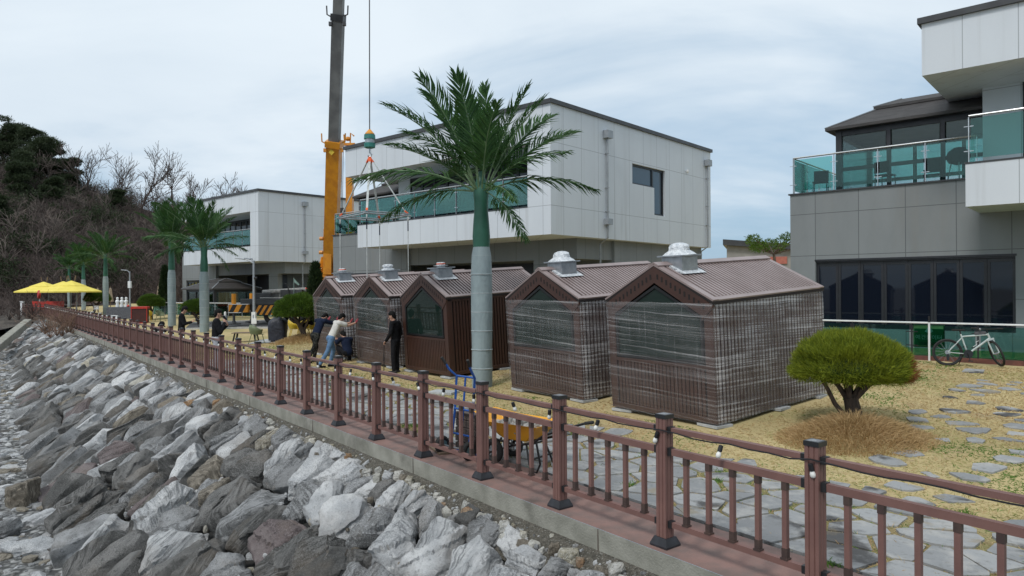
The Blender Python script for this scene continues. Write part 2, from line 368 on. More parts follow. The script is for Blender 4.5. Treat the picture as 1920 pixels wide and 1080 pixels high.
# ================================================================ SETTING: lawn, beach, slope, hill
def lawn_mat():
    t = NT('dry_lawn'); a = t.noise(.35, 8, None, .65); b = t.noise(2.3, 8, None, .7); f = t.noise(38, 6, None, .7)
    c = t.mix(t.rng(a, .32, .68), (.42, .335, .17), (.52, .42, .225))
    c = t.mix(t.math('MULTIPLY', t.rng(b, .52, .72), .75), c, (.3, .21, .13))
    g = t.math('MULTIPLY', t.rng(t.noise(.9, 9, t.mapped(loc=(9, 4, 0)), .7), .58, .74), .7); c = t.mix(g, c, (.15, .19, .055))
    c = t.mix(t.math('MULTIPLY', t.rng(f, .5, .75), .22), c, (.2, .15, .08))
    ol = t.rng(t.noise(.28, 6, t.mapped(loc=(3, 7, 0)), .6), .48, .66); c = t.mix(t.math('MULTIPLY', ol, .55), c, (.27, .25, .11)); so_ = t.rng(t.noise(.5, 7, t.mapped(loc=(13, 1, 0)), .68), .6, .68); c = t.mix(t.math('MULTIPLY', so_, .6), c, (.26, .2, .14))
    sx_, sy_, sz_ = t.sepxyz(); dd = t.math('ADD', t.math('ADD', t.math('MULTIPLY', sx_, NX), t.math('MULTIPLY', sy_, NY)), -NOFF)      # distance inland: mossy soil round the paving
    dj = t.math('ADD', dd, t.math('MULTIPLY', t.math('SUBTRACT', b, .5), 1.6)); c = t.mix(t.math('MULTIPLY', t.rng(dj, 3.6, 2.0), .8), c, t.mix(t.rng(t.noise(3.1, 6), .42, .6), (.2, .155, .08), (.12, .135, .05)))
    return t.fin(c, .95, 0, .1, t.bump(f, .35, .03))
M['lawn'] = lawn_mat()
ss = [-400, -150, -60, -30, -15, -8] + [-5+.5*i for i in range(110)] + [50+2*i for i in range(30)] + [115, 140, 180, 260, 400, 700, 1500]
ds = [.72] + [1+.5*i for i in range(34)] + [18, 20, 23, 27, 32, 40, 50, 65, 90, 130, 200, 400, 1500]
V = []; Q = []
for i, s in enumerate(ss):
    for j, d in enumerate(ds):
        p = F(s, d); p.z = gz(s, d) - (.04 if j == 0 else 0); V.append(p)
n = len(ds)
for i in range(len(ss)-1):
    for j in range(n-1): Q.append((i*n+j, i*n+j+1, (i+1)*n+j+1, (i+1)*n+j))
tag(np_mesh('lawn', [tuple(v) for v in V], Q, M['lawn'], smooth=True), kind='structure')

# beach sheet, with sea beyond
def bz(s, d): return -2.42 + .016*max(0, s-15) + .12*noise.noise(Vector((s*.25, d*.4, 1))) + .05*noise.noise(Vector((s*1.1, d*1.3, 5)))
def beach_mat():
    t = NT('shingle_beach'); v = t.vor(7, t.mapped((1, 1, .2))); n = t.noise(1.1, 8, None, .65)
    cc = t.vor(7, t.mapped((1, 1, .2)), 'F1', 'Color'); sx = t.sepxyz(cc)[0]
    c = t.mix(t.rng(sx, 0, 1), (.13, .132, .13), (.36, .36, .35)); c = t.mix(t.rng(n, .4, .7), c, (.24, .24, .235))
    c = t.mix(t.rng(v, .35, .7), c, (.06, .06, .058)); return t.fin(c, .85, 0, .3, t.bump(v, .8, -.06))
M['beach'] = beach_mat()
bs_ = [-60, -20] + [0+.6*i for i in range(90)] + [56, 60, 66, 75, 90, 120, 200, 400, 1500]
bd = [-1500, -300, -120, -60, -35] + [-22+.6*i for i in range(33)]
V = []; Q = []; n = len(bd)
for s in bs_:
    for d in bd:
        p = F(s, d); p.z = bz(s, d) if d > -40 else -2.8-(-d-40)*.0; V.append(tuple(p))
for i in range(len(bs_)-1):
    for j in range(n-1): Q.append((i*n+j, i*n+j+1, (i+1)*n+j+1, (i+1)*n+j))
tag(np_mesh('beach', V, Q, M['beach'], smooth=True), kind='structure')

# sea wall: deck on top, concrete face, fine rubble strip, rock bed
SEND = 73.0
bend = F(SEND, 0)
def extr(name, prof, mats, s0, s1, step=1.2, smooth=True, jit=0.0):
    nn = int((s1-s0)/step)+1; V = []; Q = []; k = len(prof)
    for i in range(nn+1):
        s = s0+(s1-s0)*i/nn
        for d, z in prof:
            e = noise.noise(Vector((s*.9, d*3, z*3)))*jit; p = F(s, d+e, z+e*.6); V.append(tuple(p))
    for i in range(nn):
        for j in range(k-1): Q.append((i*k+j, i*k+j+1, (i+1)*k+j+1, (i+1)*k+j))
    return np_mesh(name, V, Q, mats, smooth=smooth)
tag(extr('deck', [(-.17, .0), (.75, .0), (.75, -.3)], M['deck'], -6, SEND, smooth=False), kind='structure')
tag(extr('seawall', [(-.17, -.002), (-.165, -.34), (-.162, -.7)], M['wallc'], -6, SEND, smooth=False), kind='structure')
# joints in the wall coping every few metres are shallow grooves
gm = MB()
for i in range(20):
    s = 1.3+3.7*i; a = F(s, -.172, -.34); b = F(s, -.172, -.003); gm.bar(a, b, .008, .006, (UX, UY, 0))
tag(gm.build('wall_joint', M['bark']), kind='structure')
def earth_mat():
    t = NT('gravelly_earth'); f = t.noise(22, 8, None, .7); v = t.vor(28); c = t.mix(t.rng(f, .35, .65), (.16, .145, .12), (.085, .08, .066))
    c = t.mix(t.rng(t.vor(28, None, 'F1', 'Color') if 0 else t.noise(55, 3), .58, .66), c, (.3, .29, .26)); return t.fin(c, .95, 0, .2, t.bump(t.math('ADD', f, v), .9, .05))
M['earth'] = earth_mat()
SLOPE0, SLOPE1 = (-.36, -.33), (-3.75, -2.36)
SL = math.hypot(SLOPE1[0]-SLOPE0[0], SLOPE1[1]-SLOPE0[1])
tag(extr('earth_bank', [(-.14, -.19), (-.18, -.23), (-.3, -.28), (-.42, -.36), (-.6, -.52)], M['earth'], -6, SEND, .15, True, .05), kind='structure')
M['bed'] = mk('dark_rock_bed', (.03, .029, .027), (.018, .018, .018), .95, 3)
tag(extr('slope_bed', [(-.45, -.46), (-2.0, -1.45), (-4.2, -2.8)], M['bed'], -8, 100), kind='structure')

# ---------------------------------------------------------------- boulders
def rock_mat(name, a, b, c, vein=.0):
    t = NT(name); r = t.island(); e = t.n.new('ShaderNodeCombineXYZ')
    t.l.new(t.math('MULTIPLY', r, 40), e.inputs[0]); t.l.new(t.math('MULTIPLY', r, 17), e.inputs[1]); t.l.new(t.math('MULTIPLY', r, 71), e.inputs[2])
    ad = t.n.new('ShaderNodeVectorMath'); ad.operation = 'ADD'; t.l.new(t.tc.outputs['Object'], ad.inputs[0]); t.l.new(e.outputs[0], ad.inputs[1]); o = ad.outputs[0]
    rv = t.n.new('ShaderNodeVectorRotate'); rv.rotation_type = 'EULER_XYZ'; t.l.new(o, rv.inputs[0]); t.l.new(e.outputs[0], rv.inputs['Rotation']); o = rv.outputs[0]
    n1 = t.noise(1.3, 8, o, .6); st = t.noise(3.4, 9, t.mapped((.8, .6, 8), src=o), .66, .5); sp = t.noise(55, 4, o, .8); sp2 = t.noise(11, 7, o, .72); md = t.noise(4.5, 8, o, .68)
    base = t.mix(r, a, b); col = t.mix(t.rng(n1, .44, .6), base, c)
    hi_ = tuple(min(.7, k*1.7+.12) for k in b); lo_ = tuple(k*.42 for k in a)
    r2 = t.math('FRACT', t.math('MULTIPLY', r, 13.7)); r3 = t.math('FRACT', t.math('MULTIPLY', r, 29.3)); wst = t.rng(r2, .35, .85); wsp = t.rng(r3, .2, .9, .35, 1)
    col = t.mix(t.math('MULTIPLY', t.math('MULTIPLY', t.rng(st, .5, .6), .75), wst), col, lo_); col = t.mix(t.math('MULTIPLY', t.math('MULTIPLY', t.rng(st, .47, .36), .5), wst), col, hi_)
    col = t.mix(t.math('MULTIPLY', t.rng(md, .57, .68), .5), col, lo_); col = t.mix(t.math('MULTIPLY', t.math('MULTIPLY', t.rng(sp, .53, .6), .6), wsp), col, hi_); col = t.mix(t.math('MULTIPLY', t.math('MULTIPLY', t.rng(sp, .47, .4), .65), wsp), col, lo_)
    col = t.mix(t.math('MULTIPLY', t.rng(sp2, .56, .64), .55), col, lo_)
    col = t.mix(t.math('MULTIPLY', t.rng(t.noise(.9, 4, o), .5, .7), .35), col, (.2, .155, .11))
    h = t.math('ADD', t.math('MULTIPLY', t.math('MULTIPLY', st, 1.6), wst), t.math('ADD', t.math('MULTIPLY', sp, .35), t.math('ADD', t.math('MULTIPLY', sp2, .8), md)))
    return t.fin(col, .82, 0, .35, t.bump(h, .9, .06))
M['r_dark'] = rock_mat('dark_grey_rock', (.07, .069, .066), (.115, .113, .108), (.185, .18, .172), .5)
M['r_mid'] = rock_mat('grey_rock', (.165, .166, .164), (.235, .237, .238), (.34, .345, .35), .4)
M['r_pale'] = rock_mat('pale_grey_rock', (.38, .39, .4), (.48, .488, .495), (.62, .62, .615), .3)
M['r_cream'] = rock_mat('cream_rock', (.42, .38, .28), (.5, .45, .36), (.56, .54, .47))
M['r_purple'] = rock_mat('purple_grey_rock', (.13, .105, .105), (.16, .128, .125), (.2, .17, .165))
M['r_rust'] = rock_mat('rust_stained_rock', (.3, .17, .085), (.33, .2, .1), (.3, .28, .24))
M['r_brown'] = rock_mat('brown_grey_rock', (.17, .15, .12), (.22, .19, .15), (.28, .25, .2))
RK = ['r_dark', 'r_mid', 'r_pale', 'r_cream', 'r_purple', 'r_rust', 'r_brown']
def clip(poly, nx, ny, c):
    out = []; k = len(poly)
    for i in range(k):
        a, b = poly[i], poly[(i+1) % k]; da = a[0]*nx+a[1]*ny-c; db = b[0]*nx+b[1]*ny-c
        if da <= 0: out.append(a)
        if da*db < 0: t = da/(da-db); out.append((a[0]+(b[0]-a[0])*t, a[1]+(b[1]-a[1])*t))
    return out
def vor_cells(seeds, ax, ay, R=2.6):
    """voronoi polygons in a metric stretched by (1/ax, 1/ay)"""
    S = [(x/ax, y/ay) for x, y in seeds]; arr = np.array(S); res = []
    for i, (x, y) in enumerate(S):
        d = arr-np.array([x, y]); q = np.argsort((d**2).sum(1))[1:26]; poly = [(x-R, y-R), (x+R, y-R), (x+R, y+R), (x-R, y+R)]
        for j in q:
            dx, dy = d[j]
            poly = clip(poly, dx, dy, dx*(x+dx/2)+dy*(y+dy/2))
            if len(poly) < 3: break
        res.append([(px*ax, py*ay) for px, py in poly])
    return res
def rock_verts(poly, cx, cy, thick, det, rr):
    """a faceted boulder over polygon (slope coords a along, b down slope, c out of slope)"""
    w = max(max(p[0] for p in poly)-min(p[0] for p in poly), .1); h = max(max(p[1] for p in poly)-min(p[1] for p in poly), .1); sz = math.sqrt(w*h)
    k = .955; pts = []; tilt = (rr.uniform(-.2, .26), rr.uniform(-.2, .14)); lift = rr.uniform(-.03, .05)*thick
    P = [((p[0]-cx)*k, (p[1]-cy)*k) for p in poly]
    if len(P) > 8: P = P[::2]
    for (a, b) in P:
        j = rr.uniform(.9, 1.0); pts.append(Vector((a*.8, b*.8, -.9*thick))); pts.append(Vector((a*j, b*j, rr.uniform(-.25, .3)*thick+lift+a*tilt[0]*.7+b*tilt[1]*.7)))
        if rr.random() < .8:
            q = rr.uniform(.6, .86); pts.append(Vector((a*q, b*q, thick*rr.uniform(.55, .95)+lift+a*tilt[0]+b*tilt[1])))
    bm = bmesh.new()
    for p in pts: bm.verts.new(p)
    r = bmesh.ops.convex_hull(bm, input=bm.verts); bmesh.ops.delete(bm, geom=[g for g in r['geom_interior'] if isinstance(g, bmesh.types.BMVert)], context='VERTS')
    bmesh.ops.dissolve_limit(bm, angle_limit=.25, verts=bm.verts, edges=bm.edges)
    try: bmesh.ops.bevel(bm, geom=list(bm.edges), offset=.02*sz, segments=1, profile=.6, affect='EDGES', clamp_overlap=True)
    except Exception: pass
    bmesh.ops.triangulate(bm, faces=bm.faces)
    for it in range(det):
        ml = .34*sz/(1.9**it)
        es = [e for e in bm.edges if e.calc_length() > ml]
        if es: bmesh.ops.subdivide_edges(bm, edges=es, cuts=1)
        bmesh.ops.triangulate(bm, faces=[f for f in bm.faces if len(f.verts) > 3])
    if det:
        bm.normal_update(); off = Vector((rr.uniform(0, 99), rr.uniform(0, 99), rr.uniform(0, 99)))
        ax = Vector((rr.uniform(-.5, .5), rr.uniform(-.5, .5), 1)).normalized(); nv = []
        for v in bm.verts:
            q = v.co/sz; lay = q.dot(ax)*5
            led = noise.cell(Vector((math.floor(lay*1.6+.8*noise.noise(q*1.5+off)), 3, 3))+off)
            e = .035*noise.noise(q*1.6+off)+.03*noise.noise(q*4+off)+.022*noise.noise(q*9+off)+.012*noise.noise(q*18+off)+.03*led
            nv.append(v.co+v.normal*e*sz)
        for v, c in zip(bm.verts, nv): v.co = c
    bm.verts.index_update(); V = [v.co.copy() for v in bm.verts]; Fc = [tuple(v.index for v in f.verts) for f in bm.faces]; bm.free(); return V, Fc
sdir = Vector((SLOPE1[0]-SLOPE0[0], SLOPE1[1]-SLOPE0[1])).normalized()
def slope_pt(a, b, c):     # a along railing, b down the slope, c out of the slope
    d = SLOPE0[0]+sdir.x*b + c*sdir.y; z = SLOPE0[1]+sdir.y*b - c*sdir.x; return F(a, d, z)
rr = random.Random(5); seeds = []
AW, BW = .52, .92
row = 0; b = .1
while b < SL+.25:
    a = 3.2+(row % 2)*.3; sc = .75 if b < .5 else 1.0
    while a < 100:
        seeds.append((a+rr.uniform(-.27, .27)*AW, b+rr.uniform(-.3, .3)*BW)); a += AW*sc*rr.choice((.75, .9, 1.0, 1.15, 1.5))
    b += BW*(.62 if row == 0 else .98); row += 1
cells = vor_cells(seeds, AW, BW)
items = []
for (a, b), poly in zip(seeds, cells):
    if len(poly) < 3: continue
    poly = clip(clip(poly, 0, -1, rr.uniform(-.12, .12)), 0, 1, SL+.3)
    if len(poly) < 3 or abs(sum(poly[i][0]*poly[i-1][1]-poly[i-1][0]*poly[i][1] for i in range(len(poly)))) < .06: continue
    cx = sum(p[0] for p in poly)/len(poly); cy = sum(p[1] for p in poly)/len(poly)
    P = slope_pt(cx, cy, 0); px = 960+FPX*P.x/P.y if P.y > .5 else 9999
    items.append((P.length, cx, cy, poly, P))
items = [i for i in items if i[4].y > 2]
def inview(P):
    x = 960+FPX*P.x/P.y; y = 540-FPX*(P.z-CAMZ)/P.y; return -140 < x < 2050 and y < 1190
vis = sorted([i for i in items if inview(i[4])], key=lambda i: i[0])
near, far = vis[:292], vis[292:]+[i for i in items if not inview(i[4]) and i[0] < 30]
def pick(cy, rr, q=0):
    f = cy/SL; x = rr.random()
    if f < .4: w = [.2, .34, .34, .025, .03, .01, .055]
    elif f < .7: w = [.44, .33, .12, .01, .05, .004, .046]
    else: w = [.7, .19, .03, 0, .06, 0, .02]
    s = 0
    for k, v in enumerate(w):
        s += v
        if x < s: return k
    return 1
RTXT = {0: 'dark grey', 1: 'mid grey', 2: 'pale grey', 3: 'cream coloured', 4: 'purplish grey', 5: 'rust stained', 6: 'brownish grey'}
def rock_label(k, cy, area):
    pos = 'under the earth strip at the top of the sea wall slope' if cy < .75 else 'half way down the sea wall slope' if cy < SL*.72 else 'along the foot of the sea wall slope by the beach'
    return ('large ' if area > .5 else 'small ' if area < .26 else 'middling ') + RTXT[k] + ' rock ' + pos
def area_of(p): return abs(sum(p[i][0]*p[(i+1) % len(p)][1]-p[(i+1) % len(p)][0]*p[i][1] for i in range(len(p))))/2
SPECIAL = [((345, 755), 5, 'rust stained flat boulder high on the slope below the far part of the railing')]
def pxof(P): return (960+FPX*P.x/P.y, 540-FPX*(P.z-CAMZ)/P.y)
special = {}
for (sx, sy), k, lab in SPECIAL:
    best = min(range(len(near)), key=lambda i: (pxof(near[i][4])[0]-sx)**2+(pxof(near[i][4])[1]-sy)**2)
    if best not in special: special[best] = (k, lab)
for i, (dist, cx, cy, poly, P) in enumerate(near):
    k, lab = special.get(i, (None, None))
    ar = area_of(poly)
    if k is None:
        k = pick(cy, rr)
        if k == 5 and dist < 14: k = 2
        lab = rock_label(k, cy, ar)
    th = min(.34, .42*math.sqrt(ar))*rr.uniform(.75, 1.3); det = 4 if dist < 11 else 3 if dist < 18 else 2
    Vr, Fr = rock_verts(poly, cx, cy, th, det, rr)
    o0 = slope_pt(cx, cy, 0); me = bpy.data.meshes.new('boulder'); me.from_pydata([tuple(slope_pt(cx+v.x, cy+v.y, v.z)-o0) for v in Vr], [], Fr)
    me.materials.append(M[RK[k]]); me.polygons.foreach_set('use_smooth', [True]*len(me.polygons)); me.set_sharp_from_angle(angle=math.radians(26)); me.update()
    bm = bmesh.new(); bm.from_mesh(me); bmesh.ops.recalc_face_normals(bm, faces=bm.faces); bm.to_mesh(me); bm.free()
    o = bpy.data.objects.new('boulder', me); COL.objects.link(o); o.location = o0
    tag(o, lab, 'boulder', 'boulders of the sea wall slope')
AV = []; AF = []; AM = []
for (dist, cx, cy, poly, P) in far:
    ar = area_of(poly); th = min(.34, .45*math.sqrt(ar))*rr.uniform(.7, 1.4)
    Vr, Fr = rock_verts(poly, cx, cy, th, 1 if dist < 45 else 0, rr); o = len(AV)
    AV += [tuple(slope_pt(cx+v.x, cy+v.y, v.z)) for v in Vr]; AF += [tuple(j+o for j in f) for f in Fr]; AM += [pick(cy, rr)]*len(Fr)
fo = np_mesh('distant_boulders', AV, AF, [M[k] for k in RK], mi=AM, smooth=False)
tag(fo, 'mass of grey boulders on the far stretch of the sea wall slope', 'boulders', kind='stuff')

# loose cream and grey stones lodged along the top of the slope
def stone_shape(sz, rr, det=2):
    k = rr.randint(5, 7); poly = []
    for i in range(k): a = 2*PI*(i+rr.uniform(-.3, .3))/k; r = sz*rr.uniform(.7, 1.1)*.5; poly.append((r*math.cos(a)*1.25, r*math.sin(a)))
    return rock_verts(poly, 0, 0, sz*.42, det, rr)
M['r_white'] = rock_mat('chalky_stone', (.46, .45, .4), (.55, .53, .48), (.6, .58, .53))
q = 4.3; cnt = 0
edge = []
while q < 16.5 and cnt < 85:
    edge.append((q, -.36+rr.uniform(-.13, .05))); q += rr.uniform(.1, .19) if q < 10 else rr.uniform(.13, .3); cnt += 1
for (s, d) in edge:
    k = rr.choice(['r_white', 'r_white', 'r_cream', 'r_white', 'r_pale', 'r_brown', 'r_rust']); sz = rr.uniform(.11, .25) if s < 9 else rr.uniform(.09, .2)
    Vr, Fr = stone_shape(sz, rr); rz = Matrix.Rotation(rr.uniform(0, 6.3), 3, 'Z')
    me = bpy.data.meshes.new('loose_stone'); me.from_pydata([tuple(rz @ v) for v in Vr], [], Fr); me.materials.append(M[k])
    o = bpy.data.objects.new('loose_stone', me); COL.objects.link(o); zb = -.31-(max(0, -.36-d))*.8; o.location = F(s, d, zb+sz*.16)
    w = {'r_white': 'whitish', 'r_cream': 'cream', 'r_pale': 'pale grey', 'r_brown': 'brownish', 'r_rust': 'rust stained'}[k]
    tag(o, ('bigger ' if sz > .165 else 'little ')+w+' loose stone on the earth strip beneath the concrete wall', 'stone', 'loose stones along the earth strip')
# small filler stones in the cracks and the earth strip
AV = []; AF = []; AM = []
for _ in range(2600):
    s = 3.5+rr.random()**1.6*60
    if rr.random() < .5: d = rr.uniform(-.5, -.2); z = np.interp(d, [-.6, -.42, -.3, -.18], [-.52, -.36, -.28, -.23]); sz = rr.uniform(.015, .07); p0 = F(s, d, z)
    else: b = rr.uniform(0, SL); sz = rr.uniform(.05, .16); p0 = slope_pt(s, b, rr.uniform(.0, .07))
    Vr, Fr = stone_shape(sz, rr, 0); o = len(AV); rz = Matrix.Rotation(rr.uniform(0, 6.3), 3, 'Z') @ Matrix.Rotation(rr.uniform(-.5, .5), 3, 'X')
    AV += [tuple(p0+rz @ v) for v in Vr]; AF += [tuple(j+o for j in f) for f in Fr]; AM += [rr.choice((1, 2, 2, 3, 6, 1))]*len(Fr)
tag(np_mesh('filler_stones', AV, AF, [M[k] for k in RK], mi=AM), 'small stones filling cracks and the earth strip', 'stones', kind='stuff')
# shingle on the beach: flat stones
base = []
for _ in range(10): base.append(stone_shape(1.0, rr, 0))
AV = []; AF = []; AM = []; o = 0
for _ in range(15000):
    s = 8+rr.random()**1.5*62; d = -3.3-rr.random()**1.25*13 + (.0); sz = rr.choice((.06, .08, .1, .12, .15, .2, .28, .38))*rr.uniform(.7, 1.3)
    if d > -3.8: sz *= .7
    p0 = F(s, d, bz(s, d)); V0, F0 = base[rr.randint(0, 9)]
    R = Matrix.Rotation(rr.uniform(0, 6.3), 3, 'Z') @ Matrix.Rotation(rr.uniform(-.22, .22), 3, 'X'); st = rr.uniform(.7, 1.3)
    AV += [tuple(p0+R @ Vector((v.x*sz*st, v.y*sz, v.z*sz*.5))) for v in V0]; AF += [(a+o, b+o, c+o) for a, b, c in F0]; o = len(AV); AM += [rr.choice((0, 1, 1, 2, 2, 2, 6))]*len(F0)
tag(np_mesh('shingle', AV, AF, [M[k] for k in RK], mi=AM), 'loose flat grey stones covering the beach', 'shingle', kind='stuff')
# one lone boulder on the beach
def lone(px, py, sx, sy, sz, k, lab):
    r = ray(px, py); t = (-2.4-CAMZ)/r.z; p = r*t+Vector((0, 0, CAMZ)); s, d = sd_of(p.x, p.y)
    poly = [(sx*math.cos(a)*.5*rr.uniform(.9, 1.1), sy*math.sin(a)*.5*rr.uniform(.9, 1.1)) for a in [i*PI/3 for i in range(6)]]
    Vr, Fr = rock_verts(poly, 0, 0, sz, 3, rr); me = bpy.data.meshes.new('boulder'); me.from_pydata([tuple(v) for v in Vr], [], Fr); me.materials.append(M[k])
    me.polygons.foreach_set('use_smooth', [True]*len(me.polygons)); me.set_sharp_from_angle(angle=math.radians(38))
    o = bpy.data.objects.new('boulder', me); COL.objects.link(o); o.location = (p.x, p.y, bz(s, d)+sz*.45); o.rotation_euler = (0, 0, .4)
    tag(o, lab, 'boulder')
lone(42, 952, .75, .7, .42, 'r_brown', 'lone squarish brown boulder lying on the shingle beach')
lone(-10, 1010, 1.0, .6, .2, 'r_mid', 'low flat grey slab lying on the shingle at the photo edge')
lone(70, 985, .9, .4, .14, 'r_pale', 'long thin pale slab on the shingle below the brown boulder')
lone(60, 1035, 1.1, .6, .12, 'r_pale', 'broad pale flat slab on the shingle in the bottom corner')
# rocky foot of the headland beyond the railing
V = []; Q = []; hd_d = [-16, -13, -10, -7.5, -5, -3, -1.4, -.2, .72, 2.5]; hd_s = [73+1.5*i for i in range(24)]+[115, 130, 160, 220, 400, 1500]
for s in hd_s:
    for d in hd_d:
        e = min(1, (s-73)/10); z = np.interp(d, [-16, -10, -3, .72], [-2.9, -2.3+1.0*e, -.6+.6*e, .05]); z += .5*noise.noise(Vector((s*.4, d*.5, 4)))*(1 if d < .5 else .1); p = F(s, d, z); V.append(tuple(p))
k = len(hd_d)
for i in range(len(hd_s)-1):
    for j in range(k-1): Q.append((i*k+j, i*k+j+1, (i+1)*k+j+1, (i+1)*k+j))
M['headrock'] = mk('headland_soil', (.1, .085, .07), (.05, .042, .036), .95, .8, bump=.9, bs=6, dist=.2)
tag(np_mesh('headland', V, Q, M['headrock']), kind='structure')
# concrete ramp running down the slope at the far end, rocks beyond it
rm = MB(); a = at(52, 596, 56); b = at(-10, 642, 42)
rm.bar(a+Vector((0, 0, -.35)), b+Vector((0, 0, -.4)), .5, .5)
tag(rm.build('concrete_ramp', M['wallc'], bevel=.04), 'weathered concrete ramp edge running down the rocks at the far end', 'ramp')

# ---------------------------------------------------------------- flagstones in the lawn
def flag_mat():
    t = NT('flagstone'); r = t.island(); n = t.noise(2.5, 8, None, .65); d = t.noise(.8, 7, t.mapped(loc=(4, 2, 0)), .6)
    c = t.mix(r, (.33, .335, .335), (.2, .205, .21)); c = t.mix(t.rng(n, .45, .7), c, (.4, .39, .37)); c = t.mix(t.math('MULTIPLY', t.rng(t.noise(14, 7, None, .7), .52, .7), .5), c, (.12, .115, .1)); c = t.mix(t.math('MULTIPLY', t.rng(d, .54, .62), .88), c, (.045, .043, .043)); c = t.mix(t.math('MULTIPLY', t.rng(t.noise(1.7, 6, t.mapped(loc=(2, 8, 0))), .6, .68), .5), c, (.26, .2, .11))
    return t.fin(c, .8, 0, .4, t.bump(t.noise(30, 7, None, .7), .35, .02))
M['flag'] = flag_mat()
PATH = [gnd(*p) for p in ((1500, 980), (1700, 905), (1800, 850), (1870, 790), (1910, 730), (1960, 690))]
PATHSD = [sd_of(p.x, p.y) for p in PATH]
def pdist(s, d):
    best = 9
    for (a, b) in zip(PATHSD, PATHSD[1:]):
        ax, ay = a; bx, by = b; vx, vy = bx-ax, by-ay; t = max(0, min(1, ((s-ax)*vx+(d-ay)*vy)/(vx*vx+vy*vy))); best = min(best, math.hypot(s-ax-vx*t, d-ay-vy*t))
    return best
rr = random.Random(21); seeds = []
for i in range(-10, 56):
    for j in range(0, 26): seeds.append((-2+.52*i*1.02+rr.uniform(-.25, .25), .95+.46*j+(.2 if i % 2 else 0)+rr.uniform(-.22, .22)))
cells = vor_cells(seeds, 1.0, .85, 1.2)
MOUNDS = []      # filled by shrubs: (s, d, radius)
flag = MB(); FLAGS = []
for (s, d), poly in zip(seeds, cells):
    if len(poly) < 3: continue
    inz = d < 3.1+.5*noise.noise(Vector((s*.4, 0, 0))) and s < 25; sparse = False
    if not inz and s < 9 and d < 4.3 and s < 3.5: inz = True; sparse = True
    if not inz:
        pd = pdist(s, d)
        if pd < 1.15: inz = True; sparse = True
    if not inz or (sparse and rr.random() < .3) or d < .95 and rr.random() < .3: continue
    cx = sum(p[0] for p in poly)/len(poly); cy = sum(p[1] for p in poly)/len(poly); ar = math.sqrt(area_of(poly))
    far_k = max(0, min(1, (d-1.6)/2.0)); k = 1-(.035+rr.uniform(0, .03)+.1*far_k+(.1 if sparse else 0))/ar*.9
    pts = []; m = len(poly)
    for i in range(m):
        a, b = poly[i], poly[(i+1) % m]
        for t in (.04, .5, .96):
            x = a[0]+(b[0]-a[0])*t; y = a[1]+(b[1]-a[1])*t; kk = k*(1+.04*noise.noise(Vector((x*4, y*4, 2)))); pts.append((cx+(x-cx)*kk, max(.78, cy+(y-cy)*kk)))
    FLAGS.append((cx, cy, pts)); zt = .018+rr.uniform(-.006, .01)
    top = [F(x, y, gz(x, y)+zt) for x, y in pts]; bot = [F(x, y, gz(x, y)-.03) for x, y in pts]; n = len(pts)
    flag.add(top+bot, [tuple(range(n))]+[(i, n+i, n+(i+1) % n, (i+1) % n) for i in range(n)])
tag(flag.build('flagstone_path', M['flag']), kind='structure')
def in_flag(s, d):
    for cx, cy, pts in FLAGS:
        if abs(cx-s) < .6 and abs(cy-d) < .6:
            c = False; n = len(pts); j = n-1
            for i in range(n):
                if (pts[i][1] > d) != (pts[j][1] > d) and s < (pts[j][0]-pts[i][0])*(d-pts[i][1])/(pts[j][1]-pts[i][1])+pts[i][0]: c = not c
                j = i
            if c: return True
    return False
# ================================================================ RAILING along the sea wall
NP = 51; SP = 1.47; S0 = 2.82
def notched(w, g):
    h = w/2; p = []
    for k in range(4):
        c, s = math.cos(k*PI/2), math.sin(k*PI/2); loc = [(-h, -h)]
        for x in (-h*.38, h*.38): loc += [(x-g, -h), (x, -h+g*1.6), (x+g, -h)]
        p += [(x*c-y*s, x*s+y*c) for x, y in loc]
    return p
postm = MB(); postm.prism(notched(.112, .006), .02, 1.2, 2); pm = postm.build('post', M['fence']).data; bpy.data.objects.remove(bpy.data.objects['post'])
capm = MB(); capm.bx(-.062, .062, -.062, .062, 1.185, 1.222); cm_ = capm.build('post_cap', M['blackplastic'], bevel=.006); cmd = cm_.data; bpy.data.objects.remove(cm_)
platem = MB(); platem.add([(-.05,-.05,1.2235),(.05,-.05,1.2235),(.05,.05,1.2235),(-.05,.05,1.2235),(0,0,1.232)], [(0,1,4),(1,2,4),(2,3,4),(3,0,4)]); pl_ = platem.build('cap_plate', M['cap']); pld = pl_.data; bpy.data.objects.remove(pl_)
shoem = MB()
shoem.add([(x*k, y*k, z) for k, z in ((.1, .002), (.1, .02), (.072, .085)) for x, y in ((-1, -1), (1, -1), (1, 1), (-1, 1))],
          [(0,1,5,4),(1,2,6,5),(2,3,7,6),(3,0,4,7),(4,5,9,8),(5,6,10,9),(6,7,11,10),(7,4,8,11),(8,9,10,11)]); sh_ = shoem.build('post_shoe', M['shoe']); shd = sh_.data; bpy.data.objects.remove(sh_)
rail = empty('railing', F(S0, 0, 0), 0, 'long reddish brown railing with posts and balusters along the top of the sea wall', 'railing')
RO = F(S0, 0, 0)
def link(name, data, parent, loc, rz):
    o = bpy.data.objects.new(name, data); COL.objects.link(o); o.parent = parent; o.location = loc; o.rotation_euler = (0, 0, rz); return o
K0 = -2
PP = []
for k in range(K0, NP):
    s = S0+SP*k; PP.append(F(s, 0))
dirf = (PP[-1]-PP[-2]).normalized(); c15 = Vector((dirf.x*math.cos(.18)-dirf.y*math.sin(.18), dirf.x*math.sin(.18)+dirf.y*math.cos(.18), 0))
for i in range(5): PP.append(PP[-1]+c15*SP)
for p in PP:
    o = link('post', pm, rail, p-RO, FANG); a = link('post_cap', cmd, o, (0, 0, 0), 0); link('cap_plate', pld, o, (0, 0, 0), 0); link('post_shoe', shd, o, (0, 0, 0), 0)
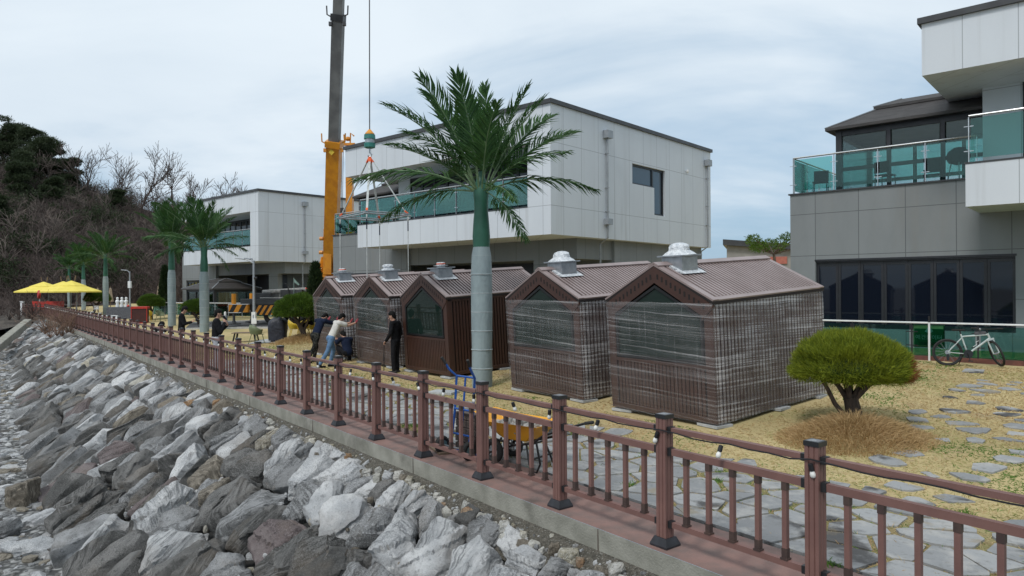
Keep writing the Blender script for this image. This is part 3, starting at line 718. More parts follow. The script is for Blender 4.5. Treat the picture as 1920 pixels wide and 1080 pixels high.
def railbar(nm, z, w, h, p, q, mat, brackets=True):
    d = (q-p).normalized(); mb = MB(); mb.bar(p+d*.075+Vector((0, 0, z))-RO, q-d*.075+Vector((0, 0, z))-RO, w, h, m=0)
    if brackets:
        for e, sg in ((p, 1), (q, -1)): mb.bar(e+d*sg*.057+Vector((0, 0, z))-RO, e+d*sg*.1+Vector((0, 0, z))-RO, w+.012, h+.012, m=1)
    mb.build(nm, [mat, M['blackplastic']], rail)
nb = 0; MBfar = MB()
for k in range(len(PP)-1):
    p, q = PP[k], PP[k+1]; d = (q-p).normalized()
    railbar('top_rail', 1.085, .06, .045, p, q, M['fence']); railbar('middle_rail', .885, .05, .06, p, q, M['fence']); railbar('bottom_rail', .215, .05, .05, p, q, M['fence'])
    for i in range(5):
        c = p+d*SP*(.17+.165*i); mb = MB() if nb < 100 else MBfar
        mb.bar(c+Vector((0, 0, .24))-RO, c+Vector((0, 0, .855))-RO, .04, .04, d, 0)
        mb.bar(c+Vector((0, 0, .24))-RO, c+Vector((0, 0, .255))-RO, .062, .062, d, 1); mb.bar(c+Vector((0, 0, .255))-RO, c+Vector((0, 0, .33))-RO, .046, .046, d, 1); mb.bar(c+Vector((0, 0, .79))-RO, c+Vector((0, 0, .855))-RO, .046, .046, d, 1)
        if nb < 100: mb.build('baluster', [M['fence'], M['fencedark']], rail)
        nb += 1
tag(MBfar.build('balusters', [M['fence'], M['fencedark']], rail), kind='stuff')
# festoon lights hung on the top rail
fest = empty('festoon_lights', F(S0, -.05, 1.08), 0, 'black cable with white round bulbs strung along the top rail', 'string lights'); FO = fest.location.copy()
cab = []; bulbs = []
for k in range(len(PP)-1):
    p, q = PP[k], PP[k+1]
    for i in range(8):
        t = i/8; c = p.lerp(q, t); c.z = 1.08-.022*math.sin(PI*((t*2) % 1))+rnd.uniform(-.01, .01); off = -.045 if 0 < i else -.075
        cab.append(c+Vector((NX*off, NY*off, 0)))
    for t in (.03, .53):
        c = p.lerp(q, t+rnd.uniform(-.05, .05)); c.z = 1.06; off = -.075; bulbs.append(c+Vector((NX*off, NY*off, 0)))
mb = MB(); mb.tube([c-FO for c in cab], .007, 5); mb.build('cable', M['blackplastic'], fest)
bm_ = MB(); bm_.lathe([(.004, -.115), (.016, -.111), (.0225, -.096), (.022, -.08), (.015, -.062), (.011, -.058)], 12); b_ = bm_.build('bulb', M['bulb'], smooth=60); bd_ = b_.data; bpy.data.objects.remove(b_)
sm_ = MB(); sm_.lathe([(.006, .0), (.02, -.005), (.021, -.055), (.014, -.06)], 10); s_ = sm_.build('socket', M['blackplastic'], smooth=40); sd_ = s_.data; bpy.data.objects.remove(s_)
for c in bulbs[4:104]:
    o = link('bulb', bd_, fest, c-FO, 0); o.rotation_euler = (rnd.uniform(-.35, .35), rnd.uniform(-.35, .35), 0); link('socket', sd_, o, (0, 0, 0), 0)
# ================================================================ BUILDINGS (three of one design along the shore)
BANG = math.atan2(-.664, .748)            # local x to the right along the front, local y inland
BUX, BUY = Vector((.748, -.664, 0)), Vector((.664, .748, 0))
OB, OA, OC = Vector((1.51, 26.8, 0)), Vector((-18.2, 50.2, 0)), Vector((21.15, 10.15, 0))
def make_building():
    r = empty('cafe_building', OB, BANG)
    m = MB()
    m.bx(-13.33, -.25, 0, 13.6, 8.1, 9.56)                                             # roof box with fascia
    m.bx(-.25, 0, 0, 5.86, 4.46, 9.56); m.bx(-.25, 0, 8.78, 13.6, 4.46, 9.56); m.bx(-.25, 0, 5.86, 8.78, 7.94, 9.56)
    m.bx(-.25, 0, 5.86, 7.77, 4.46, 7.03); m.bx(-.25, 0, 7.77, 8.78, 4.46, 5.77)       # side wall around the corner window
    m.bx(-1.17, -.25, 0, .25, 5.58, 8.1); m.bx(-12.34, -.25, 0, .25, 4.46, 5.58)       # end pier, balcony parapet
    m.bx(-12.34, -.25, .25, 13.6, 4.46, 5.4)
    m.bx(-12.3, -11.36, 2.6, 2.85, 5.45, 8.1); m.bx(-12.3, -12.05, 2.85, 13.3, 5.45, 8.1); m.bx(-12.05, -.25, 13.1, 13.35, 5.4, 8.1)
    m.build('upper_wall', M['panel'], r)
    c = MB()
    for a in ((-13.42, .09, -.09, .0), (-13.42, .09, 13.6, 13.69)): c.bx(a[0], a[1], a[2], a[3], 9.5, 9.66)
    for a in ((-13.42, -13.33), (0, .09)): c.bx(a[0], a[1], 0, 13.6, 9.5, 9.66)
    c.bx(-13.33, 0, 0, 13.6, 9.563, 9.66); c.bx(-12.36, -1.17, -.02, .27, 5.583, 5.62)
    c.build('roof_coping', M['coping'], r)
    g = MB()
    g.bx(-17.67, -16.85, 2.17, 2.45, .3, 5.45); g.bx(-16.85, -11.5, 2.17, 2.45, 3.24, 5.45); g.bx(-16.85, -11.5, 2.17, 2.45, .3, 1.06); g.bx(-11.5, -11.15, 2.17, 2.45, .3, 4.46)
    g.bx(-17.67, -17.42, 2.45, 12, .3, 5.45); g.bx(-17.42, -12.34, 2.45, 12, 5.15, 5.45); g.bx(-17.42, -12.34, 11.8, 12, .3, 5.15)
    g.bx(-11.15, -.54, 2.4, 2.65, 3.6, 4.46); g.bx(-.79, -.54, 2.65, 5.0, 3.6, 4.46); g.bx(-11.15, -.79, 2.65, 5.2, 3.6, 3.8)
    g.bx(-2.9, -1.6, 2.42, 2.8, .3, 3.6); g.bx(-.75, -.4, 5.0, 13.3, .3, 4.46); g.bx(-4.6, -.75, 5.0, 5.25, .3, 3.6)
    g.build('lower_wall', M['grey'], r)
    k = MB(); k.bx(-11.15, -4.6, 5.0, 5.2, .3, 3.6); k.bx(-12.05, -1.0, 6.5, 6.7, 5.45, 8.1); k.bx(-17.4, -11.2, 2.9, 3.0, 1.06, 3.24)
    k.build('interior_shade_sheet', M['darkframe'], r)  # dark sheets stand in for the shade inside porch and rooms
    cp = MB(); cp.bx(-17.72, -12.36, 2.12, 2.5, 5.453, 5.5); cp.bx(-17.72, -17.4, 2.5, 12, 5.453, 5.5); cp.build('terrace_coping', M['coping'], r)
    # folding doors
    w = 5.35/8
    for i in range(8):
        x0 = -16.85+w*i; f = MB(); fr = .075
        f.bx(x0+.004, x0+fr, 2.26, 2.34, 1.07, 3.16); f.bx(x0+w-fr, x0+w-.004, 2.26, 2.34, 1.07, 3.16); f.bx(x0+fr, x0+w-fr, 2.26, 2.34, 3.06, 3.16); f.bx(x0+fr, x0+w-fr, 2.26, 2.34, 1.07, 1.2)
        d = f.build('folding_door', M['darkframe'], r); p = MB(); p.bx(x0+fr, x0+w-fr, 2.29, 2.31, 1.2, 3.06); p.build('pane', M['darkglass'], d)
    t = MB(); t.bx(-16.85, -11.5, 2.2, 2.4, 3.165, 3.237); t.bx(-16.88, -11.47, 2.155, 2.168, 3.21, 3.27); t.build('door_head', M['darkframe'], r)
    # balcony glazing
    w = (11.36-1.17)/11
    for i in range(11):
        x0 = -11.36+w*i; f = MB(); fr = .07
        f.bx(x0, x0+fr, 2.6, 2.7, 5.45, 8.1); f.bx(x0+w-fr, x0+w-.003, 2.6, 2.7, 5.45, 8.1); f.bx(x0+fr, x0+w-fr, 2.6, 2.7, 7.95, 8.1); f.bx(x0+fr, x0+w-fr, 2.6, 2.7, 5.45, 5.6)
        d = f.build('balcony_window', M['darkframe'], r); p = MB(); p.bx(x0+fr, x0+w-fr, 2.64, 2.66, 5.6, 7.95); p.build('pane', M['darkglass'], d)
    # L-shaped window in the side wall
    f = MB(); X0, X1 = -.2, -.1
    f.bx(X0, X1, 5.86, 8.78, 7.86, 7.94); f.bx(X0, X1, 5.86, 5.94, 7.03, 7.86); f.bx(X0, X1, 5.94, 7.77, 7.03, 7.11); f.bx(X0, X1, 7.72, 7.84, 7.11, 7.86); f.bx(X0, X1, 8.68, 8.78, 5.77, 7.86); f.bx(X0, X1, 7.77, 7.85, 5.85, 7.11); f.bx(X0, X1, 7.77, 8.68, 5.77, 5.85)
    d = f.build('corner_window', M['blackframe'], r); p = MB(); p.bx(-.17, -.15, 5.94, 7.72, 7.11, 7.86); p.build('pane', M['blueglass'], d); p = MB(); p.bx(-.17, -.15, 7.85, 8.68, 5.85, 7.86); p.build('pane', M['blueglass'], d)
    # rain pipes
    for y, z0, hop2 in ((3.75, .4, True), (13.07, .4, False)):
        d = MB(); d.tube([(.09, y, 8.75), (.09, y, 4.5), (-.3, y, 4.25), (-.3, y, z0)], .045, 8); pipe = d.build('rain_pipe', M['lampgrey'], r, 40)
        h = MB(); h.bx(.01, .26, y-.2, y+.2, 8.7, 9.02); h.build('hopper', M['lampgrey'], pipe)
        if hop2: h = MB(); h.bx(.01, .24, y-.18, y+.18, 5.05, 5.3); h.build('hopper', M['lampgrey'], pipe)
        b = MB()
        for z in (8.05, 6.6, 5.6): b.bx(.005, .14, y-.06, y+.06, z, z+.03)
        b.build('pipe_bracket', M['lampgrey'], pipe)
    # security cameras
    for (x, y, z) in ((.08, 10.9, 8.25), (-11.6, 2.3, 4.15)):
        q = MB(); q.lathe([(.02, .0), (.07, -.02), (.07, -.07), (.06, -.12), (.03, -.155)], 12, (x, y, z)); q.bx(x-.09, x, y-.02, y+.02, z-.05, z-.01); q.build('security_camera', M['whitemetal'], r, 40)
    # glass balustrades: balcony parapet, terrace front, terrace side
    def balu(p, q, z0, z1, n):
        p = Vector(p); q = Vector(q); d = (q-p).normalized()
        h = MB(); h.tube([p+Vector((0, 0, z1)), q+Vector((0, 0, z1))], .03, 8); h.build('handrail', M['stainless'], r, 40)
        for i in range(n+1):
            c = p.lerp(q, i/n); a = MB(); a.bar(c+Vector((0, 0, z0)), c+Vector((0, 0, z1-.03)), .045, .02, d)
            for zz in (.25, .78):
                for s in (-1, 1): a.bar(c+d*s*.02+Vector((0, 0, z0+(z1-z0)*zz)), c+d*s*.11+Vector((0, 0, z0+(z1-z0)*zz)), .02, .02)
            a.build('post', M['stainless'], r)
        for i in range(n):
            a = p.lerp(q, i/n)+d*.05; b = p.lerp(q, (i+1)/n)-d*.05; g = MB(); g.bar(a+Vector((0, 0, (z0+z1)/2+.02)), b+Vector((0, 0, (z0+z1)/2+.02)), .014, (z1-z0)*.86); g.build('glass_panel', M['tealglass'], r)
    balu((-12.28, .13, 0), (-1.2, .13, 0), 5.62, 6.85, 8)
    balu((-17.6, 2.27, 0), (-12.4, 2.27, 0), 5.5, 6.7, 4); balu((-17.6, 2.35, 0), (-17.6, 8.6, 0), 5.5, 6.7, 5)
    u = MB(); u.bx(-12.9, -9.5, 8, 12.5, 9.66, 11.2); u.build('rooftop_housing', M['grey'], r)
    return r
bB = make_building(); bA = copy_tree(bB); bC = copy_tree(bB); bA.location = OA; bC.location = OC
GRP = 'white cafe buildings along the shore'
tag(bB, 'white panelled middle building with an L shaped side window behind the big palm', 'building', GRP)
tag(bA, 'farthest white two storey building, beyond the two palms near the wooded hill', 'building', GRP)
tag(bC, 'nearest white building at the right edge with dark folding doors behind the bicycle', 'building', GRP)
for ch in list(bB.children)+list(bA.children)+list(bC.children):
    if ch.name.startswith('rooftop_housing') and ch.parent != bC: bpy.data.objects.remove(ch)

def pavilion(O, label, x0=-16.4, x1=-11.9, y0=3.2, y1=6.8, zb=5.45, ze=7.62, s=1.0):
    r = empty('pavilion', O, BANG, label, 'pavilion', 'dark roofed glazed pavilions')
    cx, cy = (x0+x1)/2, (y0+y1)/2; hx, hy = (x1-x0)/2, (y1-y0)/2
    f = MB()
    for X in (x0, x1):
        for Y in (y0, y1): f.bx(X-.09, X+.09, Y-.09, Y+.09, zb, ze)
    nx = 3
    for i in range(1, nx): X = x0+(x1-x0)*i/nx; f.bx(X-.06, X+.06, y0-.06, y0+.06, zb, ze); f.bx(X-.06, X+.06, y1-.06, y1+.06, zb, ze)
    for Y in (y0, y1): f.bx(x0+.09, x1-.09, Y-.05, Y+.05, ze-.22, ze); f.bx(x0+.09, x1-.09, Y-.04, Y+.04, zb, zb+.12); f.bx(x0+.09, x1-.09, Y-.035, Y+.035, zb+.78, zb+.9)
    for X in (x0, x1): f.bx(X-.05, X+.05, y0+.09, y1-.09, ze-.22, ze); f.bx(X-.04, X+.04, y0+.09, y1-.09, zb, zb+.12)
    f.build('frame', M['darkframe'], r)
    for i in range(nx):
        a, b = x0+(x1-x0)*i/nx+.09, x0+(x1-x0)*(i+1)/nx-.09
        for Y in (y0, y1): g = MB(); g.bx(a, b, Y-.008, Y+.008, zb+.12, ze-.22); g.build('glass_panel', M['clearglass'], r)
    for X in (x0, x1): g = MB(); g.bx(X-.008, X+.008, y0+.1, y1-.1, zb+.12, ze-.22); g.build('glass_panel', M['clearglass'], r)
    def hip(e, z0, z1, hx, hy, tx, ty):
        m = MB(); V = [(cx-hx, cy-hy, z0), (cx+hx, cy-hy, z0), (cx+hx, cy+hy, z0), (cx-hx, cy+hy, z0), (cx-tx, cy-ty, z1), (cx+tx, cy-ty, z1), (cx+tx, cy+ty, z1), (cx-tx, cy+ty, z1)]
        m.add(V+[(a, b, c-.09) for a, b, c in V[:4]], [(0,1,5,4),(1,2,6,5),(2,3,7,6),(3,0,4,7),(4,5,6,7),(8,11,10,9),(8,9,1,0),(9,10,2,1),(10,11,3,2),(11,8,0,3)])
        o = m.build('roof', M['roofdark'], r); b = MB()
        for i in range(4): b.bar(Vector(V[i])+Vector((0, 0, .012)), Vector(V[4+i])+Vector((0, 0, .012)), .07, .03)
        b.build('hip_strip', M['lampgrey'], o)
    hip(.3, ze+.05, ze+.05+.75*s, hx+.35, hy+.35, hx*.5, hy*.42); hip(.2, ze+.78*s, ze+1.12*s, hx*.62, hy*.56, hx*.34, .06)
    return r
pavilion(OB, 'dark roofed pavilion on the terrace of the middle white building')
pavilion(OC, 'dark glazed pavilion on the grey terrace of the nearest building at the right')
pavilion(OA, 'dark roofed pavilion on the terrace of the farthest white building, behind the palms')
pavilion(OA, 'black pavilion at ground level under the overhang of the farthest white building', -9.3, -4.7, -1.0, 2.3, .45, 2.45, .75)
# terrace furniture seen through the green glass of the nearest terrace
def bchair(loc, rz, mat, name='terrace_chair', label='', group=None):
    r = empty(name, loc, rz, label, 'chair', group)
    s = MB(); s.bx(-.23, .23, -.22, .22, .42, .45); s.build('seat', mat, r); b = MB(); b.bx(-.23, .23, .2, .24, .5, .85); b.build('backrest', mat, r)
    for x in (-.2, .2):
        for y in (-.19, .2): l = MB(); l.tube([(x, y, .42 if y < 0 else .84), (x*1.08, y*1.1, 0)], .014, 6); l.build('leg', M['blackframe'], r)
    return r
for i, (x, y, a) in enumerate(((-16.9, 2.85, .2), (-14.9, 2.75, 2.9), (-13.6, 2.8, .1))):
    bchair(OC+BUX*x+BUY*y+Vector((0, 0, 5.453)), BANG+a, M['black'], label=('dark chair behind the green glass at the terrace corner', 'dark chair behind the green glass in front of the middle of the pavilion', 'dark chair behind the green glass beside the kettle barbecue')[i], group='dark chairs on the terrace')
k = empty('kettle_barbecue', OC+BUX*-12.95+BUY*2.9+Vector((0, 0, 5.453)), 0, 'dark kettle barbecue standing behind the green terrace glass', 'barbecue')
m = MB(); m.lathe([(.05, .55), (.26, .62), (.33, .8), (.27, .95), (.12, 1.06), (.03, 1.08)], 16); m.build('bowl', M['black'], k, 40)
for a in (0, 2.1, 4.2): m = MB(); m.tube([(.2*math.cos(a), .2*math.sin(a), .65), (.34*math.cos(a), .34*math.sin(a), 0)], .016, 6); m.build('leg', M['steel'], k)

# low glass lawn fence in front of the nearest building, and another in the distance
def lawnfence(p, q, z0, z1, n, label, bands=True, kerb=True):
    p = Vector(p); q = Vector(q); d = (q-p).normalized(); r = empty('glass_fence', p, 0, label, 'fence'); O = p.copy()
    h = MB(); h.bar(Vector((0, 0, z1)), q-O+Vector((0, 0, z1)), .05, .045); h.build('handrail', M['whitemetal'], r, bevel=.01)
    if kerb: k = MB(); k.bar(Vector((0, 0, z0-.16)), q-O+Vector((0, 0, z0-.16)), .14, .3); k.build('kerb', M['redkerb'], r)
    for i in range(n+1):
        c = p.lerp(q, i/n)-O; a = MB(); a.bar(c+Vector((0, 0, z0-.02)), c+Vector((0, 0, z1-.07)), .045, .03, d)
        for zz in (.3, .72):
            for s in (-1, 1): a.bar(c+d*s*.02+Vector((0, 0, z0+(z1-z0)*zz)), c+d*s*.14+Vector((0, 0, z0+(z1-z0)*zz)), .022, .022)
        a.bar(c+Vector((0, 0, z1-.07)), c+Vector((0, 0, z1-.02)), .018, .018, d); a.build('post', M['darkframe'] if bands else M['lampgrey'], r)
    for i in range(n):
        a = p.lerp(q, i/n)+d*.06-O; b = p.lerp(q, (i+1)/n)-d*.06-O; g = MB(); g.bar(a+Vector((0, 0, (z0+z1)/2-.02)), b+Vector((0, 0, (z0+z1)/2-.02)), .012, (z1-z0)*.88); g.build('glass_panel', M['tealglass'], r)
    return r
FP = Vector((11.6, 17.7, 0))
lawnfence(FP+BUX*4.6, FP-BUX*22, .56, 1.42, 18, 'green glass fence with white handrail behind the bicycle and the round shrub')
wp = MB(); pp = FP-BUX*.89-BUY*.1; wp.tube([(0, 0, .38-pp.z), (0, 0, 1.44)], .026, 8, 0); wp.tube([(0, 0, 1.44), (0, 0, 1.6)], .022, 8, 1)
wo_ = wp.build('white_pole', [M['whitemetal'], M['blackplastic']], None, 40); wo_.location = pp; tag(wo_, 'thin white pole with black tip standing against the glass fence before the green sign', 'pole')
tf = MB(); tf.add([FP+BUX*4.6+BUY*.1+Vector((0, 0, .52)), FP-BUX*4.5+BUY*.1+Vector((0, 0, .52)), FP-BUX*4.5+BUY*4+Vector((0, 0, .53)), FP+BUX*4.6+BUY*4+Vector((0, 0, .53))], [(0, 1, 2, 3)])
tag(tf.build('turf', M['turf']), kind='structure')
lawnfence((-28.5, 55.5, 0), (-13.2, 47.2, 0), .45, 1.42, 12, 'distant glass fence with white rail in front of the farthest building', False, False)
# green sign behind the fence glass
def sign():
    e = empty('green_sign', FP-BUX*.93+BUY*.06+Vector((0, 0, 1.07)), BANG, 'green sign board with white Korean lettering hung behind the fence glass', 'sign')
    b = MB(); b.bx(-.34, .34, 0, .02, -.28, .28); b.build('board', mk('sign_green', (.02, .2, .07), (.015, .16, .055), .5), e)
    fm = MB(); w = .345
    fm.bx(-w, w, -.012, .03, -.3, -.28); fm.bx(-w, w, -.012, .03, .28, .3); fm.bx(-w-.015, -w+.005, -.012, .03, -.3, .3); fm.bx(w-.005, w+.015, -.012, .03, -.3, .3); fm.build('frame', mk('sign_frame', (.02, .1, .04)), e)
    t = MB(); t.bx(-.335, .335, -.004, 0, .19, .275); t.build('top_band', mk('sign_band', (.5, .55, .25)), e)
    l = MB(); l.prism([(-.09, .12), (.0, .07), (.1, .12), (.09, .16), (.05, .2), (.0, .255), (-.04, .19)], -.007, -.004); l.build('emblem', mk('sign_emblem', (.6, .8, .8)), e)
    cu = bpy.data.curves.new('lettering', 'FONT'); cu.body = '\uc608\uac74\ub180\uc774\ud130'; cu.size = .135; cu.align_x = 'CENTER'; cu.extrude = .002; cu.materials.append(mk('sign_white', (.7, .85, .75)))
    o = bpy.data.objects.new('lettering', cu); COL.objects.link(o); bpy.context.view_layer.update()
    me = bpy.data.meshes.new_from_object(o.evaluated_get(bpy.context.evaluated_depsgraph_get())); bpy.data.objects.remove(o)
    o = bpy.data.objects.new('lettering', me); COL.objects.link(o); o.parent = e; o.location = (0, -.008, -.08); o.rotation_euler = (PI/2, 0, 0)
    for i, (w, z) in enumerate(((.24, -.17), (.22, -.2), (.2, -.23))): s = MB(); s.bx(-w, w, -.003, 0, z-.008, z+.008); s.build('text_line', mk('sign_lines', (.01, .08, .03)), e)
sign()
# distant house at the right with lean-to roof
h = empty('house', at(1376, 500, 62)*1.0, -.34, 'low grey house with dark sloping roof far behind the right end shed', 'house'); h.location.z = 0
m = MB(); m.bx(-.6, 16, 0, 8, .3, 4.6); m.bx(-1.8, -.6, .5, 3, .3, 4.4)
m.build('wall', M['house'], h); m = MB()
m.add([(-.9, -.5, 6.6), (16.3, -.5, 4.9), (16.3, 8.4, 4.9), (-.9, 8.4, 6.6), (-.9, -.5, 6.1), (16.3, -.5, 4.5), (16.3, 8.4, 4.5), (-.9, 8.4, 6.1)], [(0,1,2,3),(4,7,6,5),(0,4,5,1),(1,5,6,2),(2,6,7,3),(3,7,4,0)])
m.build('roof', M['coping'], h); m = MB(); m.add([(-.6, 0, 4.6), (13, 0, 4.6), (-.6, 0, 6.08), (-.6, .2, 4.6), (13, .2, 4.6), (-.6, .2, 6.08)], [(0,1,2),(3,5,4),(0,2,5,3),(1,4,5,2),(0,3,4,1)]); m.build('gable', M['house'], h)
m = MB(); m.bx(.2, 1.9, -.03, .02, 1.6, 3.3); m.build('window', M['darkglass'], h); m = MB(); m.bx(6.6, 9.2, -.03, .02, 1.4, 2.9); m.build('window', M['blueglass'], h)
m = MB(); m.bx(2.2, 4.4, -.12, -.02, 4.35, 4.98); m.build('signboard', mk('pale_red_board', (.42, .14, .1), (.36, .11, .08)), h)
# asphalt drive with kerb where the crane stands
def strip(name, pts, w0, mat, dz):
    m = MB(); V = []
    for (x, y, x2, y2) in pts:
        for k in range(5): t = k/4; X = x+(x2-x)*t; Y = y+(y2-y)*t; V.append((X, Y, gzw(X, Y)+dz))
    for i in range(len(pts)-1):
        for k in range(4): a = i*5+k; m.add([V[a], V[a+1], V[a+6], V[a+5]], [(0, 1, 2, 3)])
    tag(m.build(name, mat), kind='structure')
DP = [(-19.5+1.5*i, 41.5-.55*i-.02*i*i, -21.5+1.5*i, 46.8-.3*i) for i in range(14)]
strip('drive', DP, 0, M['asphalt'], .035)
kb = MB()
for i in range(13):
    for j in (0, 2):
        a = Vector((DP[i][j], DP[i][j+1], gzw(DP[i][j], DP[i][j+1])+.03)); b = Vector((DP[i+1][j], DP[i+1][j+1], gzw(DP[i+1][j], DP[i+1][j+1])+.03)); kb.bar(a, b, .14, .14)
tag(kb.build('kerb', M['kerb']), kind='structure')
# ================================================================ SHEDS
def film_mat():
    t = NT('stretch_film'); x, y, z = t.sepxyz(); h = t.math('ADD', t.math('MULTIPLY', x, 1.0), y)
    cb = t.n.new('ShaderNodeCombineXYZ'); t.l.new(h, cb.inputs[0]); t.l.new(z, cb.inputs[1]); v = cb.outputs[0]
    wob = t.math('MULTIPLY', t.math('SUBTRACT', t.noise(.8, 2, v), .5), .07); z2 = t.math('ADD', z, t.math('ADD', wob, t.math('MULTIPLY', h, .05)))
    c2 = t.n.new('ShaderNodeCombineXYZ'); t.l.new(h, c2.inputs[0]); t.l.new(z2, c2.inputs[1]); w = c2.outputs[0]
    def band(sx, sz, lo, hi, det=2, loc=0.0): return t.rng(t.noise(1, det, t.mapped((sx, sz, 1), loc=(loc, loc*.7, 0), src=w), .45), lo, hi)
    hs = band(.25, 21, .54, .66); hs2 = band(.3, 7, .5, .72, 2, 3.0); fine = band(.35, 60, .52, .66, 1, 7.0); wide = band(.3, 2.2, .4, .72, 2, 11.0)
    side = t.math('GREATER_THAN', y, .02)                               # the long walls: film is drawn in over the ribs
    rib = t.math('MULTIPLY', t.math('GREATER_THAN', t.math('FRACT', t.math('DIVIDE', t.math('ADD', h, 50), .098)), .38), t.rng(t.noise(1, 3, t.mapped((2.5, 4, 1), src=v), .55), .3, .55, .35, 1))
    vs = t.rng(t.noise(1, 2, t.mapped((22, .35, 1), src=v), .5), .58, .7)
    patch = t.rng(t.noise(1, 3, t.mapped((.8, 1.6, 1), loc=(5, 3, 0), src=v), .5), .35, .65, .45, 1)
    front = t.math('ADD', t.math('ADD', t.math('MULTIPLY', hs, .24), t.math('MULTIPLY', hs2, .05)), t.math('ADD', t.math('MULTIPLY', fine, .12), t.math('MULTIPLY', vs, .12)))
    front = t.math('ADD', front, t.math('MULTIPLY', wide, .05))
    sid = t.math('ADD', t.math('MULTIPLY', rib, .36), t.math('ADD', t.math('MULTIPLY', hs, .3), t.math('ADD', t.math('MULTIPLY', fine, .3), t.math('MULTIPLY', vs, .18))))
    a = t.math('ADD', t.math('MULTIPLY', t.math('SUBTRACT', 1.0, side), front), t.math('MULTIPLY', side, sid)); a = t.math('ADD', t.math('MULTIPLY', a, patch), .035)
    edge = t.rng(z, 1.9, 2.0); a = t.math('MINIMUM', t.math('ADD', a, t.math('MULTIPLY', edge, .1)), .8)
    tr = t.n.new('ShaderNodeBsdfTransparent'); t.fin((.62, .61, .62), .4, 0, .6); ms = t.n.new('ShaderNodeMixShader')
    t.l.new(a, ms.inputs[0]); t.l.new(tr.outputs[0], ms.inputs[1]); t.l.new(t.b.outputs[0], ms.inputs[2]); t.l.new(ms.outputs[0], t.out.inputs[0]); return t.mat
M['film'] = film_mat()
HW, LEN, EV, AP = 1.19, 3.45, 2.04, 2.66
def make_shed():
    r = empty('garden_shed', (0, 0, 0))
    b = MB(); b.bx(-HW, HW, 0, LEN, 0, .1); b.build('base_frame', M['shed'], r, bevel=.008)
    # walls: dark backing, ribs proud of it
    w = MB(); i = .03
    w.bx(-HW+i, HW-i, i, i+.04, .1, .93); w.bx(-HW+i, -HW+.17, i, i+.04, .93, 1.98); w.bx(HW-.17, HW-i, i, i+.04, .93, 1.98)
    w.bx(-HW+i, -HW+i+.04, i+.04, LEN-i, .1, 2.0); w.bx(HW-i-.04, HW-i, i+.04, LEN-i, .1, 2.0)
    w.prism([(-HW+i, .1), (HW-i, .1), (HW-i, 1.98), (0, AP-.08), (-HW+i, 1.98)], LEN-i, LEN-i+.03)
    w.build('wall', M['sheddark'], r)
    rb = MB(); n = 24
    for k in range(n): x = -HW+.2+(2*HW-.4)*(k+.5)/n; rb.bx(x-.03, x+.03, .004, .03, .1, .9)
    n = 33
    for k in range(n):
        y = .2+(LEN-.35)*(k+.5)/n
        for s in (-1, 1): a, c = s*(HW-.03), s*(HW-.004); rb.bx(min(a, c), max(a, c), y-.031, y+.031, .1, 1.93)
    rb.build('wall_rib', M['shed'], r)
    c = MB()
    for s in (-1, 1):
        x0, x1 = sorted((s*(HW-.17), s*HW)); c.bx(x0, x1, -.004, .17, .1, 1.95); c.bx(x0, x1, LEN-.15, LEN, .1, 1.95)
    c.bx(-HW+.17, HW-.17, -.002, .03, .9, .965)
    for s in (-1, 1): x0, x1 = sorted((s*(HW-.03), s*(HW+.006))); c.bx(x0, x1, .17, LEN-.15, 1.93, 2.03)
    c.build('corner_board', M['shed'], r, bevel=.005)
    # gable window
    gx, gz0, gz1, ga = HW-.2, .985, 1.78, AP-.34
    f = MB(); t = .045
    P = [(-gx, gz0), (gx, gz0), (gx, gz1), (0, ga), (-gx, gz1)]; k = [(-gx+t, gz0+t), (gx-t, gz0+t), (gx-t, gz1-t*.4), (0, ga-t*1.25), (-gx+t, gz1-t*.4)]
    for j in range(5):
        q = [P[j], P[(j+1) % 5], k[(j+1) % 5], k[j]]; f.prism(q, -.012, .05)
    win = f.build('gable_window', M['blackframe'], r); p = MB(); p.prism(k, .015, .03); p.build('pane', M['shedglass'], win)
    # gable fascia; raised dark plates paint the shade of its slots
    g = MB(); sl = (AP-EV)/HW; dt = g
    for s in (-1, 1):
        g.prism([(s*(HW+.03), EV-.06), (0, AP-.01), (0, AP-.3), (s*(HW-.2), 1.8), (s*(HW-.2), 1.72), (s*(HW+.03), 1.95)], -.02, .03)
        for j in range(11):
            x = s*(.08+j*.096); z = AP-.155-abs(x)*sl; dt.add([(x-.018, -.024, z-.045), (x+.018, -.024, z-.045-0*sl), (x+.018, -.024, z+.045), (x-.018, -.024, z+.045), (x-.018, -.01, z-.045), (x+.018, -.01, z-.045), (x+.018, -.01, z+.045), (x-.018, -.01, z+.045)], [(0,1,2,3),(0,4,5,1),(1,5,6,2),(2,6,7,3),(3,7,4,0)], 1)
    g.build('gable_board', [M['shed'], M['sheddark']], r)
    # roof
    rf = MB()
    for s in (-1, 1): rf.prism([(0, AP), (s*(HW+.04), EV), (s*(HW+.04), EV-.05), (0, AP-.07)], -.015, LEN+.02)
    roof = rf.build('roof', M['sheddark'], r)
    st = MB(); n = 31
    for s in (-1, 1):
        for j in range(n):
            y = .17+(LEN-.3)*(j+.5)/n; st.bar((s*.07, y, AP+.02-.07*sl), (s*(HW-.04), y, EV+.02+.08*sl), .05, .022)
    st.build('roof_slat', M['shedroof'], roof)
    tm = MB()
    for s in (-1, 1):
        tm.bar((s*.004, .055, AP+.018), (s*(HW+.04), .055, EV+.018), .15, .03); tm.bar((s*.004, LEN-.05, AP+.018), (s*(HW+.04), LEN-.05, EV+.018), .14, .03)
        tm.bar((s*(HW-.0), .13, EV+.034), (s*(HW-.0), LEN-.12, EV+.034), .1, .03, (s*.5, 0, 1)); tm.bar((s*.055, -.02, AP+.022), (s*.055, LEN+.02, AP+.022), .13, .032, (s*.52, 0, 1))
    tm.build('roof_trim', M['shedroof'], roof)
